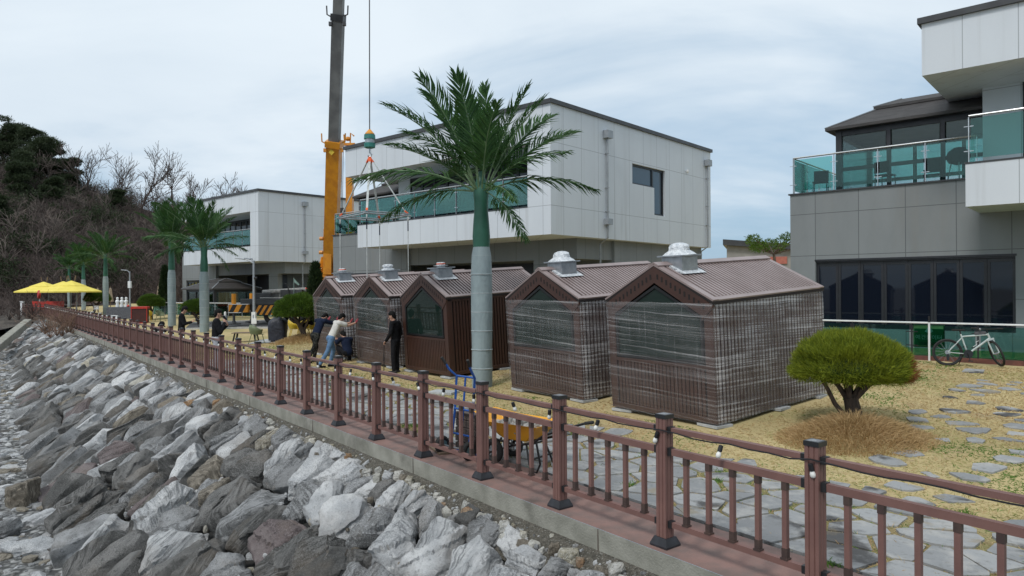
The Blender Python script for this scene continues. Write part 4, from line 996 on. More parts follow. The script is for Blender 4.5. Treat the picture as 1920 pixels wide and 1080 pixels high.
    # flue box on the ridge
    v = MB(); bx = .1; v.bx(bx-.23, bx+.23, .36, .8, AP-.22, AP+.14)
    box = v.build('flue_box', M['steel'], r, bevel=.006); q = MB(); q.bx(bx-.29, bx+.29, .3, .86, AP+.14, AP+.17); q.build('flue_plate', M['steel'], box, bevel=.005)
    q = MB(); q.add([(bx-.3, .28, AP-.005-.2*sl), (bx+.34, .28, AP-.4*sl+.045), (bx+.34, .9, AP-.4*sl+.045), (bx-.1, .9, AP+.045), (bx-.1, .28, AP+.045)], [(0, 1, 4), (1, 2, 3, 4)]); q.build('flashing', M['plastic_white'], box)
    return r
proto = make_shed()
TILT = math.radians(3.4)
def cap_for(kind):
    if kind == 'wrap':
        m = MB(); pr = [(.3, .31), (.27, .36), (.2, .42), (.19, .5), (.16, .56), (.08, .6), (.01, .61)]
        n = 20; vs = []; fs = []
        for i, (rad, z) in enumerate(pr):
            for j in range(n): a = 2*PI*j/n; e = 1+.16*noise.noise(Vector((math.cos(a)*3, math.sin(a)*3, z*9))); vs.append((.1+rad*math.cos(a)*e, .58+rad*.9*math.sin(a)*e, AP+z))
        for i in range(len(pr)-1):
            for j in range(n): fs.append((i*n+j, i*n+(j+1) % n, (i+1)*n+(j+1) % n, (i+1)*n+j))
        fs.append(tuple((len(pr)-1)*n+j for j in range(n))); m.add(vs, fs); return m, ['plastic_white'], 'wrapped_flue'
    m = MB(); c = (.1, .58, AP)
    if kind == 'dome': m.lathe([(.2, .31), (.2, .36), (.14, .38), (.14, .44), (.17, .46), (.16, .52), (.1, .55), (.01, .555)], 18, c, 0); return m, ['plastic_white'], 'flue_cap'
    m.lathe([(.12, .31), (.12, .36), (.2, .37), (.2, .385), (.12, .39), (.12, .42)], 16, c, 0); m.lathe([(.125, .42), (.13, .46)], 16, c, 1); m.lathe([(.12, .46), (.11, .5), (.01, .505)], 16, c, 0); return m, ['plastic_white', 'orangesleeve'], 'flue_cap'
def film_mesh(front_z):
    V = []; Q = []; e = .018; path = [(-HW-e, LEN+.01)]+[(-HW-e, LEN*(1-i/12)) for i in range(1, 12)]+[(-HW-e, -.03)]+[(-HW+2*HW*i/14, -.035) for i in range(1, 14)]+[(HW+e, -.03)]+[(HW+e, LEN*i/12) for i in range(1, 12)]+[(HW+e, LEN+.01)]
    nz = 14
    for i, (x, y) in enumerate(path):
        for j in range(nz+1):
            z = -.015+(front_z+.02*noise.noise(Vector((x*2, y*2, 1))))*j/nz; o = .01*noise.noise(Vector((x*3, y*3, z*7))); nx = 1 if x > HW-.01 else -1 if x < -HW+.01 else 0; ny = -1 if y < 0 else 0
            V.append((x+nx*abs(o), y+ny*abs(o), z))
    k = nz+1
    for i in range(len(path)-1):
        for j in range(nz): Q.append((i*k+j, (i+1)*k+j, (i+1)*k+j+1, i*k+j+1))
    return V, Q
SHEDS = [(7.08, 4.62, 'wrap', True, 'nearest film wrapped brown shed, at the right end of the row'),
         (10.36, 4.7, 'wrap', True, 'film wrapped brown shed immediately right of the big palm trunk'),
         (15.32, 4.68, 'band', False, 'unwrapped brown shed with bare glass gable window left of the big palm trunk'),
         (18.4, 4.66, 'dome', True, 'film wrapped brown shed beside the man with the cane, rounded white flue cap'),
         (21.85, 4.7, 'band', True, 'film wrapped brown shed at the far end of the row, hanging on the crane slings')]
ALLS = [proto]+[copy_tree(proto) for _ in range(4)]
for i, (s, d, cap, film, lab) in enumerate(SHEDS):
    o = ALLS[i]
    p = F(s+HW, d); o.location = (p.x, p.y, .12); o.rotation_euler = (TILT, 0, FANG)
    m, mats, nm = cap_for(cap); m.v = [(x, y, AP+.17+(z-AP-.31)*.75) for x, y, z in m.v]; fb = [c for c in o.children if c.name.startswith('flue_box')][0]; m.build(nm, [M[k] for k in mats], fb, 50)
    if film: V, Q = film_mesh(2.03); np_mesh('film_wrap', V, Q, M['film'], o, smooth=True)
    tag(o, lab, 'shed', 'brown gabled sheds in a row on the lawn')
    # concrete slabs and feet below
    pos = ((-1.0, .2), (1.0, .2), (1.05, 1.9), (1.0, 3.3)) if i < 2 else ((-1.0, .15), (1.0, .15), (1.05, 1.8))
    nms = ('under the front left corner', 'under the front right corner', 'under the mid right wall', 'under the rear right corner')
    sn = ('the nearest wrapped shed', 'the wrapped shed right of the palm', 'the unwrapped shed', 'the shed beside the caned man', 'the farthest shed')[i]
    for (x, y), w in zip(pos, nms):
        q = F(s+HW-x, d+y); zb = gz(s+HW-x, d+y); top = .12+y*math.sin(TILT)
        e = empty('support_pad', (q.x, q.y, zb), FANG+rnd.uniform(-.2, .2), 'grey slab '+w+' of '+sn, 'support', 'concrete slabs under the sheds')
        a = MB(); a.bx(-.22, .22, -.2, .2, .0, .05); a.build('slab', M['slab'], e, bevel=.006)
        if top-zb-.05 > .005: a = MB(); a.bx(-.07, .07, -.07, .07, .05, top-zb); a.build('foot', M['steel'], e)
sl_ = MB(); sl_.bx(-.3, .3, -.2, .2, 0, .06); q = gnd(832, 738); o = sl_.build('loose_slab', M['slab'], None, bevel=.006); o.location = q; o.rotation_euler = (0, 0, FANG+.5)
tag(o, 'pale concrete slab lying loose on the grass left of the big palm', 'slab')
# ================================================================ PALMS
def frond_mesh(L, droop, seed, nl=52, twist=0.0):
    """arching rib along local x rising in z, with two rows of narrow leaflets"""
    r = random.Random(seed); m = MB(); pts = []; n = 14
    for i in range(n+1):
        t = i/n; pts.append(Vector((L*t*(1-.08*t*droop), .05*L*math.sin(t*2+seed)*t, -droop*.36*L*t**2.2)))
    m.tube(pts, [.022*(1-i/n)**.7+.003 for i in range(n+1)], 5, 1)
    def P(t): f = t*n; i = min(int(f), n-1); return pts[i].lerp(pts[i+1], f-i)
    for j in range(nl):
        t = .2+.8*(j+.5)/nl; c = P(t); tg = (P(min(1, t+.03))-P(max(0, t-.03))).normalized()
        side = tg.cross(Z3).normalized(); up = side.cross(tg)
        ln = .68*math.sin(PI*min(1, .24+.66*t))**.7*(L/2.8)*r.uniform(.85, 1.1)*(1.0 if t < .9 else .8)
        for s in (-1, 1):
            if r.random() < .04: continue
            fw = .6+.7*t; d = (side*s*(1-.35*t)+tg*fw+up*(r.uniform(.1, .6) if droop < .9 else r.uniform(-.75, .1))+Vector((r.uniform(-.14, .14), r.uniform(-.14, .14), r.uniform(-.14, .14)))).normalized()
            w = .05*r.uniform(.8, 1.1); pw = d.cross(up).normalized()*w/2; mid = c+d*ln*.5+Vector((0, 0, .015)); tip = c+d*ln+Vector((0, 0, -ln*r.uniform(.02, .22)))
            fold = up*w*.25
            m.add([c-pw*.4, c+pw*.4, mid+pw+fold, mid-pw+fold, tip, mid-fold*.3], [(0, 1, 2, 5), (0, 5, 3), (5, 2, 4), (3, 5, 4)], 0)
    return m
FR = []
for i, (L_, dr) in enumerate(((2.9, .25), (2.8, .5), (2.85, .8), (2.6, 1.05), (2.5, .1))):
    o = frond_mesh(L_, dr, i+1).build('frond', [M['palmleaf'], M['rachis']]); FR.append(o.data); bpy.data.objects.remove(o)
#            variant, azimuth deg (0 = towards the right of the photo), elevation deg, scale
CROWN = [(3, 180, 27, 1.22), (3, 172, 8, .98), (3, -4, 22, 1.02), (2, 14, 50, 1.02), (2, 28, 62, 1.05), (1, 15, 68, .98), (4, 70, 85, 1.08), (2, 168, 60, 1.18), (1, 150, 68, 1.12), (1, 200, 72, 1.06),
         (3, 235, 48, .95), (2, 280, 58, .88), (1, 250, 72, 1.0), (1, 320, 70, .95), (3, 325, 40, .9), (2, 80, 62, 1.0), (3, 115, 42, 1.0), (3, 300, 8, .7), (2, 215, 38, .85), (3, -40, -25, .66), (2, 120, 76, 1.05)]
def make_palm(hc, hb):
    """hc height of the crown base, hb height of the border between grey wrap and green sheath"""
    r = empty('palm_tree', (0, 0, 0))
    g = MB(); g.lathe([(.24, -.05), (.25, .1), (.243, .9), (.256, 1.7), (.256, hb-.7), (.235, hb-.2), (.198, hb)], 20); w = g.build('trunk_wrap', M['palmwrap'], r, 60)
    rg = MB(); z = .45
    while z < hb-.05:
        rad = .252
        if z > hb-.7: rad = .256+(.198-.256)*(z-hb+.7)/.7+.012
        rg.lathe([(rad+.001, z-.012), (rad+.008, z-.006), (rad+.008, z+.006), (rad+.001, z+.012)], 20); z += .45
    rg.build('ring', M['palmring'], w, 60)
    s = MB(); s.lathe([(.199, hb-.004), (.212, hb+.25), (.19, hb+.6), (.165, hc-.35), (.17, hc-.1), (.19, hc+.05), (.13, hc+.35), (.05, hc+.6)], 18); s.build('green_sheath', M['palmgreen'], r, 60)
    for v, az, el, sc in CROWN:
        o = bpy.data.objects.new('frond', FR[v]); COL.objects.link(o); o.parent = r; a = math.radians(az); e = math.radians(el)
        o.matrix_local = Matrix.Translation((.12*math.cos(a), .12*math.sin(a), hc+.12)) @ Matrix.Rotation(a, 4, 'Z') @ Matrix.Rotation(-e, 4, 'Y') @ Matrix.Rotation(rnd.uniform(-.5, .5), 4, 'X') @ Matrix.Scale(sc, 4)
        o['_b'] = hc
    return r
palm = make_palm(4.58, 3.36); tall = make_palm(5.4, 3.75)
PALMS = [(palm, 903, 16.8, 0, 'big palm with grey wrapped trunk in the middle between the sheds', 1), (None, 383, 39, 1.1, 'palm directly behind the man holding a phone to his face', 1), ('t', 322, 45.6, 2.3, 'palm directly behind the man looking down at his hands', .97),
         (tall, 198, 69.7, .4, 'rightmost of the three far palms by the yellow parasols, clear of the parasols', 1), ('t', 156.5, 84, 1.9, 'middle one of the three far palms by the yellow parasols', .98), ('t', 130, 97, 3.0, 'leftmost of the three far palms, half hidden by the yellow parasols', .96)]
extra = {1: copy_tree(palm), 2: copy_tree(tall), 4: copy_tree(tall), 5: copy_tree(tall)}
for i, (o, px, Y, rz, lab, sc) in enumerate(PALMS):
    if i in extra: o = extra[i]
    o.location = ongnd(px, Y); o.rotation_euler = (0, 0, rz); o.scale = (sc, sc, sc); tag(o, lab, 'palm', 'green palms in a row along the lawn')

# ================================================================ CLIPPED ROUND PINES
def topiary(rx, ry, rz, zc, nblades, ln, wd, trunk, mats, mound=None, seed=1, dead=None):
    r = empty('round_pine', (0, 0, 0)); g = np.random.RandomState(seed)
    t = MB()
    for pts, rad in trunk: t.tube(pts, rad, 8)
    t.build('trunk', M['bark'], r, 50)
    u = g.normal(size=(nblades, 3)); u = nrm(u); u[:, 2] = np.where(u[:, 2] < -.45, -u[:, 2], u[:, 2])
    # lumpy dome: radius varies, underside is flat and ragged
    lump = np.array([noise.noise(Vector(tuple(x*2.4))+Vector((seed, 0, 0)))*.14+noise.noise(Vector(tuple(x*5.0)))*.1 for x in u])
    rad = (1+lump)*(1-.3*g.rand(nblades)**2.2)
    P = u*rad[:, None]*np.array([rx, ry, rz]); P[:, 2] = np.where(P[:, 2] < 0, P[:, 2]*.55, P[:, 2]); P[:, 2] += zc
    nn = nrm(u/np.array([rx, ry, rz])); D = nrm(nn*.75+np.array([0, 0, .45])+g.normal(size=(nblades, 3))*.38)
    V, T = blade_arrays(P, D, ln*g.uniform(.6, 1.25, nblades), wd, .06)
    mi = np.zeros(nblades, int)
    if dead: k = ((P-np.array([0, 0, zc]))@np.array(dead[0]) > dead[1]) & (g.rand(nblades) < .8); mi[k] = 1
    np_mesh('crown', V, T, mats, r, np.concatenate([mi, mi, mi]))
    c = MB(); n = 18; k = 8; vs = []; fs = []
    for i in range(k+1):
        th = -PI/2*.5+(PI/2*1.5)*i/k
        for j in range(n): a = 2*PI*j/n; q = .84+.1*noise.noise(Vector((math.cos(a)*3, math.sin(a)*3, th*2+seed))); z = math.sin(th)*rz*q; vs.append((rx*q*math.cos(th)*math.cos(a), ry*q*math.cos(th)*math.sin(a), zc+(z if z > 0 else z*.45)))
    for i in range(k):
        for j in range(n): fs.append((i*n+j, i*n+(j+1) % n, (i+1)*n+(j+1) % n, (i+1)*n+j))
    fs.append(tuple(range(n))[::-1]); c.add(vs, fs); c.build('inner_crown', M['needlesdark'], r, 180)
    return r
TR = [([(.06, 0, -.1), (.03, 0, .22), (-.03, .0, .48)], [.15, .13, .115])]
for (x, y, z, q, r0) in ((-.4, .1, .85, .5, .05), (-.24, -.2, .95, .45, .055), (-.05, .1, 1.0, .5, .06), (.2, -.1, .98, .5, .06), (.36, .12, .9, .5, .055), (.62, .0, .84, .45, .04), (.1, .3, .95, .4, .045), (-.15, .25, .95, .4, .04), (.3, -.3, .9, .45, .04)):
    TR.append(([(-.02+x*.06, y*.08, .4), (x*q, y*q, .66), (x*.95, y, z)], [r0, r0*.75, r0*.4]))
TR.append(([(-.03, -.02, .06), (-.3, -.05, .38), (-.42, -.06, .62), (-.62, -.05, .95)], [.045, .038, .034, .022]))
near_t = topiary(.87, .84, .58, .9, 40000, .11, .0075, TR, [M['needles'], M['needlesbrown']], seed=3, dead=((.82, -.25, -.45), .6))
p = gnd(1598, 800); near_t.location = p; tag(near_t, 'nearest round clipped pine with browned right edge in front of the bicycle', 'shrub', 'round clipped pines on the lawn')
TL = [([(.35, 0, -.1), (.2, 0, .35), (0, 0, .75), (-.2, 0, 1.1)], [.13, .12, .1, .06]), ([(.05, 0, .7), (.35, .1, 1.05)], [.07, .04]), ([(.0, 0, .72), (-.55, .1, 1.1)], [.06, .035]), ([(.0, 0, .75), (-.1, .4, 1.1)], [.06, .035]), ([(.2, 0, .4), (.5, -.2, 1.1)], [.06, .03])]
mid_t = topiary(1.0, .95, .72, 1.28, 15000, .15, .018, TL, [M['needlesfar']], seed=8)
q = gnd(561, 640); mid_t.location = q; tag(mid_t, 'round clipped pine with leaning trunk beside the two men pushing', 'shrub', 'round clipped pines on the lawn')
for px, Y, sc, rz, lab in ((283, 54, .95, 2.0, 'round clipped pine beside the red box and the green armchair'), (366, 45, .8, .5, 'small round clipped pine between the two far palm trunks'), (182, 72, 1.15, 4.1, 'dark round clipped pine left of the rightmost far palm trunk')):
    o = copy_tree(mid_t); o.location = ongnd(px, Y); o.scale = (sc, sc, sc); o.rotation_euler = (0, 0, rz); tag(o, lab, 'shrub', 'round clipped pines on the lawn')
# long brown grass on mounds under the clipped pines
def mound(c, R, n, hgt, lab, mat='brownblade'):
    g = np.random.RandomState(int(R*100)); a = g.rand(n)*2*PI; rr_ = R*1.15*g.rand(n)**.62; x = c.x+rr_*np.cos(a)*1.15; y = c.y+rr_*np.sin(a); hz = .24*np.maximum(0, 1-(rr_/R)**1.2)
    z = np.array([gzw(i, j) for i, j in zip(x, y)])+hz-.02; P = np.stack([x, y, z], 1); D = nrm(np.stack([np.cos(a)*.55, np.sin(a)*.55, np.full(n, .75)], 1)+g.normal(size=(n, 3))*.34)
    V, T = blade_arrays(P, D, hgt*g.uniform(.5, 1.3, n)*(1-.5*(rr_/R)**2), .008 if c.y < 20 else .02, .28)
    tag(np_mesh('mound_grass', V, T, M[mat]), lab, 'grass', kind='stuff')
    m = MB(); k = 20; vs = []; fs = []
    for i in range(8):
        for j in range(k): b = 2*PI*j/k; q = R*1.0*(1-i/7.5); X = c.x+q*math.cos(b)*1.15; Y = c.y+q*math.sin(b); vs.append((X, Y, gzw(X, Y)+.24*max(0, 1-(q/R)**1.2)-.035))
    for i in range(7):
        for j in range(k): fs.append((i*k+j, i*k+(j+1) % k, (i+1)*k+(j+1) % k, (i+1)*k+j))
    m.add(vs, fs); tag(m.build('mound', M['lawn'], None, 180), kind='structure')
MD = [(gnd(1602, 822), 1.15), (q.copy()+Vector((.3, 0, 0)), 1.0)]
mound(MD[0][0], .85, 9000, .3, 'long straw coloured grass on the mound under the nearest clipped pine')
mound(MD[1][0], 1.15, 4000, .25, 'long straw coloured grass under the clipped pine near the pushing men')
# dry lawn blades
g = np.random.RandomState(4); pts = []
tries = 0
foot = [(s-.12, s+2*HW+.12, d-.16, d+LEN) for s, d, *_ in SHEDS]
while len(pts) < 110000 and tries < 420000:
    tries += 1; s = 1.5+g.rand()**1.5*30; d = .78+g.rand()**1.15*13.5
    if any(a < s < b and c < d < e for a, b, c, e in foot): continue
    p = F(s, d)
    if p.y < 3.5 or abs(p.x/p.y) > .8: continue
    if (d < 4.4 or s < 9) and in_flag(s, d) and g.rand() < .97: continue
    pts.append((p.x, p.y, gz(s, d)))
P = np.array(pts); n = len(P); D = nrm(np.stack([g.normal(size=n)*.9, g.normal(size=n)*.9, np.full(n, .4)], 1)); dist = np.linalg.norm(P, axis=1)
V, T = blade_arrays(P, D, g.uniform(.03, .085, n), np.clip(.0008*dist, .004, .015), .15)
gr = np.array([noise.noise(Vector((x*.55, y*.55, 7)))+.35*noise.noise(Vector((x*2.1, y*2.1, 3))) for x, y, z in P]); mi = np.where((gr+g.normal(size=n)*.12 > .36) | ((np.array([sd_of(x, y)[1] for x, y, z in P]) < 3.6) & (g.rand(n) < .16)), 2, np.where(g.rand(n) < .12, 1, 0))
lf = np.array([noise.noise(Vector((x*.28, y*.28, 11)))+.4*noise.noise(Vector((x*.9, y*.9, 5))) for x, y, z in P]); mi = np.where((mi == 0) & (lf > .08) & (g.rand(n) < .65), 3, mi); mi = np.where((mi == 0) & (lf < -.22) & (g.rand(n) < .55), 1, mi)
tag(np_mesh('lawn_grass', V, T, [M['dryblade'], M['brownblade'], M['greenblade'], M['oliveblade']], mi=np.concatenate([mi, mi, mi])), 'short dry straw coloured grass with green patches on the lawn', 'grass', kind='stuff')
# tufts of green weeds in the paving
tuft = []
for _ in range(70):
    s = rnd.uniform(2.5, 12); d = rnd.choice((rnd.uniform(.76, 1.0), rnd.uniform(.8, 3.2)))
    if in_flag(s, d): continue
    p = F(s, d); k = rnd.randint(30, 70)
    for _ in range(k): tuft.append((p.x+rnd.gauss(0, .05), p.y+rnd.gauss(0, .05), 0))
P = np.array(tuft); n = len(P); D = nrm(np.stack([g.normal(size=n)*.6, g.normal(size=n)*.6, np.full(n, .8)], 1)); V, T = blade_arrays(P, D, g.uniform(.03, .09, n), .009, .1)
tag(np_mesh('weeds', V, T, M['greenblade']), 'tufts of green weeds growing between the flagstones', 'weeds', kind='stuff')

# ================================================================ TREES
def conifer(px, Y, h, w, lab, n=5000):
    r = empty('conifer', ongnd(px, Y), 0, lab, 'tree'); g = np.random.RandomState(px); t = MB(); t.tube([(0, 0, 0), (0, 0, h*.8)], [.09, .03], 6); t.build('trunk', M['bark'], r)
    z = g.rand(n)**.9; rad = w/2*np.minimum(1, z*6)*(1-z)**.62*(.65+.35*g.rand(n)); a = g.rand(n)*2*PI
    P = np.stack([rad*np.cos(a), rad*np.sin(a), .15+z*h*.97], 1); D = nrm(np.stack([np.cos(a)*.5, np.sin(a)*.5, np.full(n, .9)], 1)+g.normal(size=(n, 3))*.3); V, T = blade_arrays(P, D, .28*g.uniform(.6, 1.2, n), .07); np_mesh('crown', V, T, M['conifer'], r)
conifer(592, 36, 3.3, 1.15, 'dark columnar conifer behind the farthest shed'); conifer(309, 62, 4.2, 1.3, 'dark columnar conifer between the far palm trunks and the far building')
def branch_segs(r, base, d0, L, rad, depth, out, spread=.6, up=.15, kmin=3):
    segs_n = 4; p = Vector(base); d = Vector(d0).normalized(); pts = [p.copy()]
    for i in range(segs_n):
        d = (d+Vector((r.gauss(0, .18), r.gauss(0, .18), r.gauss(0, .12)+up))).normalized(); q = p+d*L/segs_n
        out.append((tuple(p), tuple(q), rad*(1-.6*i/segs_n), rad*(1-.6*(i+1)/segs_n))); p = q; pts.append(p.copy())
    if depth == 0: return
    for i in range(r.randint(kmin, kmin+2)):
        t = r.uniform(.3, 1.0); k = min(int(t*segs_n), segs_n-1); b = pts[k].lerp(pts[k+1], t*segs_n-k)
        nd = (d+Vector((r.gauss(0, spread), r.gauss(0, spread), r.gauss(.05, spread*.6)))).normalized()
        branch_segs(r, b, nd, L*r.uniform(.5, .75), max(rad*.5, .03), depth-1, out, spread, up, kmin)
    branch_segs(r, pts[-1], d, L*.6, max(rad*.45, .03), depth-1, out, spread, up, kmin)
# hill
HC = [(-400, 260), (-100, 285), (0, 300), (60, 318), (120, 345), (200, 372), (300, 395), (400, 402), (480, 402), (560, 430), (640, 470), (760, 510), (900, 528), (1000, 545)]
def hcrest(px): return np.interp(px, [a for a, b in HC], [b for a, b in HC])
Y0, Y1 = 104.0, 150.0
def hillp(px, w):
    Y = Y0+(Y1-Y0)*w; c = at(px, hcrest(px), Y1); zf = .4 if px > 60 else -1.5; z = zf+(c.z-zf)*max(0, w)**.75 if w <= 1 else c.z-(w-1)*9; x = at(px, 540, Y).x
    z += 1.2*noise.noise(Vector((x*.12, Y*.12, 0)))*min(1, max(0, w)*4); return Vector((x, Y, z))
M['hill'] = mk('leaf_litter_slope', (.07, .05, .042), (.035, .027, .025), .95, .35, bump=.5, bs=3, dist=.3)
V = []; Q = []; pxs = list(range(-700, 1041, 20)); ws = [-.15, 0]+[.08*i for i in range(1, 13)]+[1.3, 1.8, 2.6]
for px in pxs:
    for w in ws: V.append(tuple(hillp(px, w)))
k = len(ws)
for i in range(len(pxs)-1):
    for j in range(k-1): Q.append((i*k+j, (i+1)*k+j, (i+1)*k+j+1, i*k+j+1))
tag(np_mesh('hill', V, Q, M['hill'], smooth=True), kind='structure')
r = random.Random(3); S1 = []; S2 = []
def bush(p, h, S, w):
    for _ in range(r.randint(8, 12)):
        a = r.uniform(0, 6.28); d = Vector((math.cos(a)*r.uniform(.2, .9), math.sin(a)*r.uniform(.2, .9), 1)).normalized(); q = p.copy(); L = h*r.uniform(.6, 1.1)
        for i in range(3):
            d = (d+Vector((r.gauss(0, .25), r.gauss(0, .25), r.gauss(0, .15)))).normalized(); e = q+d*L/3; S.append((tuple(q), tuple(e), w*(1-.25*i), w*(.75-.25*i)))
            if r.random() < .85: f = (d+Vector((r.gauss(0, .7), r.gauss(0, .7), r.gauss(.1, .5)))).normalized(); S.append((tuple(e), tuple(e+f*L*.38), w*.5, w*.25))
            q = e
for _ in range(2100):
    w = r.random()**1.3*1.02; px = r.uniform(-60, 660); p = hillp(px, w); bush(p, r.uniform(1.6, 4.2), S1 if r.random() < .75 else S2, r.uniform(.035, .06))
for _ in range(160):
    s_, d_ = 76+r.random()*45, -9+r.random()*10; bush(F(s_, d_, np.interp(d_, [-16, -10, -3, .72], [-2.9, -1.3, 0, .05])-.2), r.uniform(.8, 2.4), S1, .035)
V, Q = seg_arrays(S1, 3); tag(np_mesh('hillside_thicket', V, Q, M['twig']), 'dense bare brown thicket covering the hillside', 'thicket', kind='stuff')
M['twigpale'] = mk('grey_twigs', (.155, .122, .105), (.1, .08, .068), .9, .5)
for _ in range(85):
    w = r.random()*.95+.05; px = r.uniform(-40, 640); o_ = []; branch_segs(r, hillp(px, w), (r.uniform(-.25, .25), r.uniform(-.2, .2), 1), r.uniform(2.2, 4.2), r.uniform(.1, .17), 2, o_, .6, .06, 3); S2 += [(a, b, max(c*.8, .035), max(d*.8, .03)) for a, b, c, d in o_]
V, Q = seg_arrays(S2, 3); tag(np_mesh('pale_thicket', V, Q, M['twigpale']), 'paler grey twigs scattered through the hillside thicket', 'thicket', kind='stuff')
# understorey evergreens on the hill as one mass
n = 42000; g = np.random.RandomState(9); C = []; 
for _ in range(210):
    px = r.uniform(-50, 560) if r.random() < .5 else r.uniform(-60, 240); w = r.uniform(.05, .95); 
    if px > 240 and r.random() < .5: continue
    C.append((hillp(px, w), r.uniform(1.2, 2.6)))
idx = g.randint(0, len(C), n); P = np.array([tuple(C[i][0]) for i in idx]); R_ = np.array([C[i][1] for i in idx]); u = nrm(g.normal(size=(n, 3))); P = P+u*(R_*(.5+.5*g.rand(n)))[:, None]*np.array([1, 1, .8]); P[:, 2] += R_*.7
V, T = blade_arrays(P, nrm(u+g.normal(size=(n, 3))*.5+np.array([0, 0, .3])), .5*g.uniform(.5, 1.2, n), .16); tag(np_mesh('hillside_evergreens', V, T, M['pinedark']), 'dark evergreen undergrowth on the hillside', 'undergrowth', kind='stuff')
# bare trees on the crest
BT = [(110, 262, 'pale thin bare tree next to the dark pines on the hill crest', .11), (155, 252, 'bare tree on the crest right of the thin pale one', .16), (178, 262, 'bare tree with forked top above the far palms', .15), (225, 275, 'low spreading bare tree on the crest between the taller ones', .14), (262, 272, 'broad dark bare tree in the middle of the crest', .24), (325, 275, 'tall slanting bare tree left of the farthest building', .2), (290, 320, 'bare tree behind the broad dark one', .12), (385, 325, 'twiggy bare tree just behind the roof corner of the farthest building', .13), (425, 322, 'round bare tree above the roof of the farthest building', .13), (458, 335, 'rightmost bare tree above the roof of the farthest building', .12), (355, 350, 'small bare tree at the roof end of the farthest building', .1), (205, 300, 'thin bare tree below the crest left of the broad dark one', .11)]
for i, (px, ytop, lab, rad) in enumerate(BT):
    w = .8 if i not in (6, 10) else .65; b = hillp(px, w); top = at(px, ytop, b.y).z; H = max(4, top-b.z); e = empty('bare_tree', b-Vector((0, 0, .3)), 0, lab, 'tree', 'bare trees on the hill crest'); rt = random.Random(100+i); out = []
    lean = rt.uniform(-.2, .2) if i != 5 else .22
    branch_segs(rt, (0, 0, 0), (lean, 0, 1), H*.46, rad, 3, out, .52 if i != 4 else .6, .07, 3)
    zmax = max(s[1][2] for s in out); k = H/zmax; out = [((a[0]*k, a[1]*k, a[2]*k), (b_[0]*k, b_[1]*k, b_[2]*k), max(r0*1.15, .035), max(r1*1.15, .03)) for a, b_, r0, r1 in out]
    V, Q = seg_arrays(out[:5], 6); np_mesh('trunk', V, Q, M['twig'], e, smooth=True); V, Q = seg_arrays(out[5:], 3); np_mesh('crown', V, Q, M['twigpale'] if i in (0,) else M['twig'], e)
# pines on the hill at the left
PT = [(10, 214, 'tallest dark pine at the left photo edge', 1.0), (60, 232, 'dark pine second from the left photo edge', 1.0), (100, 262, 'dark pine at the right end of the pine group, beside the bare trees', .8), (-30, 235, 'dark pine half outside the left photo edge', 1.0), (35, 300, 'lower dark pine below the tallest one', .9), (95, 330, 'low dark pine at the right foot of the pine group', .8), (0, 360, 'lowest dark pine at the left photo edge', .9), (30, 228, 'dark pine behind the tallest one at the left edge', 1.0), (76, 250, 'dark rounded pine left of the end of the pine group', 1.0), (122, 292, 'small dark pine under the pale thin bare tree', .8), (55, 282, 'broad dark pine in the middle of the pine group', 1.1), (400, 368, 'small green pine behind the roof of the farthest building', .5), (215, 355, 'dark pine half hidden below the bare trees', .6)]
for i, (px, ytop, lab, sc) in enumerate(PT):
    w = (.92, .9, .88, .9, .6, .55, .35, .95, .8, .8, .7, .75, .7)[i]; b = hillp(px, w); H = max(3.5, at(px, ytop, b.y).z-b.z); rt = random.Random(40+i); g = np.random.RandomState(60+i)
    e = empty('pine_tree', b-Vector((0, 0, .3)), 0, lab, 'tree', 'dark pines on the hill'); segs = []; p = Vector((0, 0, 0)); pts = [p.copy()]
    for j in range(6): p = p+Vector((rt.gauss(0, .25), rt.gauss(0, .25), H*.92/6)); pts.append(p.copy())
    for j in range(6): segs.append((tuple(pts[j]), tuple(pts[j+1]), .28*(1-j/7), .28*(1-(j+1)/7)))
    cl = []
    for j in range(30):
        t = rt.uniform(.28, 1); f = t*6; k = min(int(f), 5); s0 = pts[k].lerp(pts[k+1], f-k); a = rt.uniform(0, 6.28); Lb = (1.15-t*.75)*H*.36*rt.uniform(.6, 1.1); q = s0+Vector((math.cos(a)*Lb, math.sin(a)*Lb, Lb*.18)); segs.append((tuple(s0), tuple(q), .07, .03))
        for m_ in range(3): cl.append((s0.lerp(q, rt.uniform(.5, 1.05))+Vector((0, 0, .2)), rt.uniform(.8, 1.6)*sc*(H/11)**.5))
    V, Q = seg_arrays(segs, 4); np_mesh('trunk', V, Q, M['bark'], e)
    n = 14000; idx = g.randint(0, len(cl), n); P = np.array([tuple(cl[q][0]) for q in idx]); R_ = np.array([cl[q][1] for q in idx]); u = nrm(g.normal(size=(n, 3))); P = P+u*(R_*(.35+.65*g.rand(n)))[:, None]*np.array([1.25, 1.25, .5])
    V, T = blade_arrays(P, nrm(u+np.array([0, 0, .5])+g.normal(size=(n, 3))*.4), .42*g.uniform(.5, 1.2, n), .11); np_mesh('crown', V, T, M['pinedark'], e)
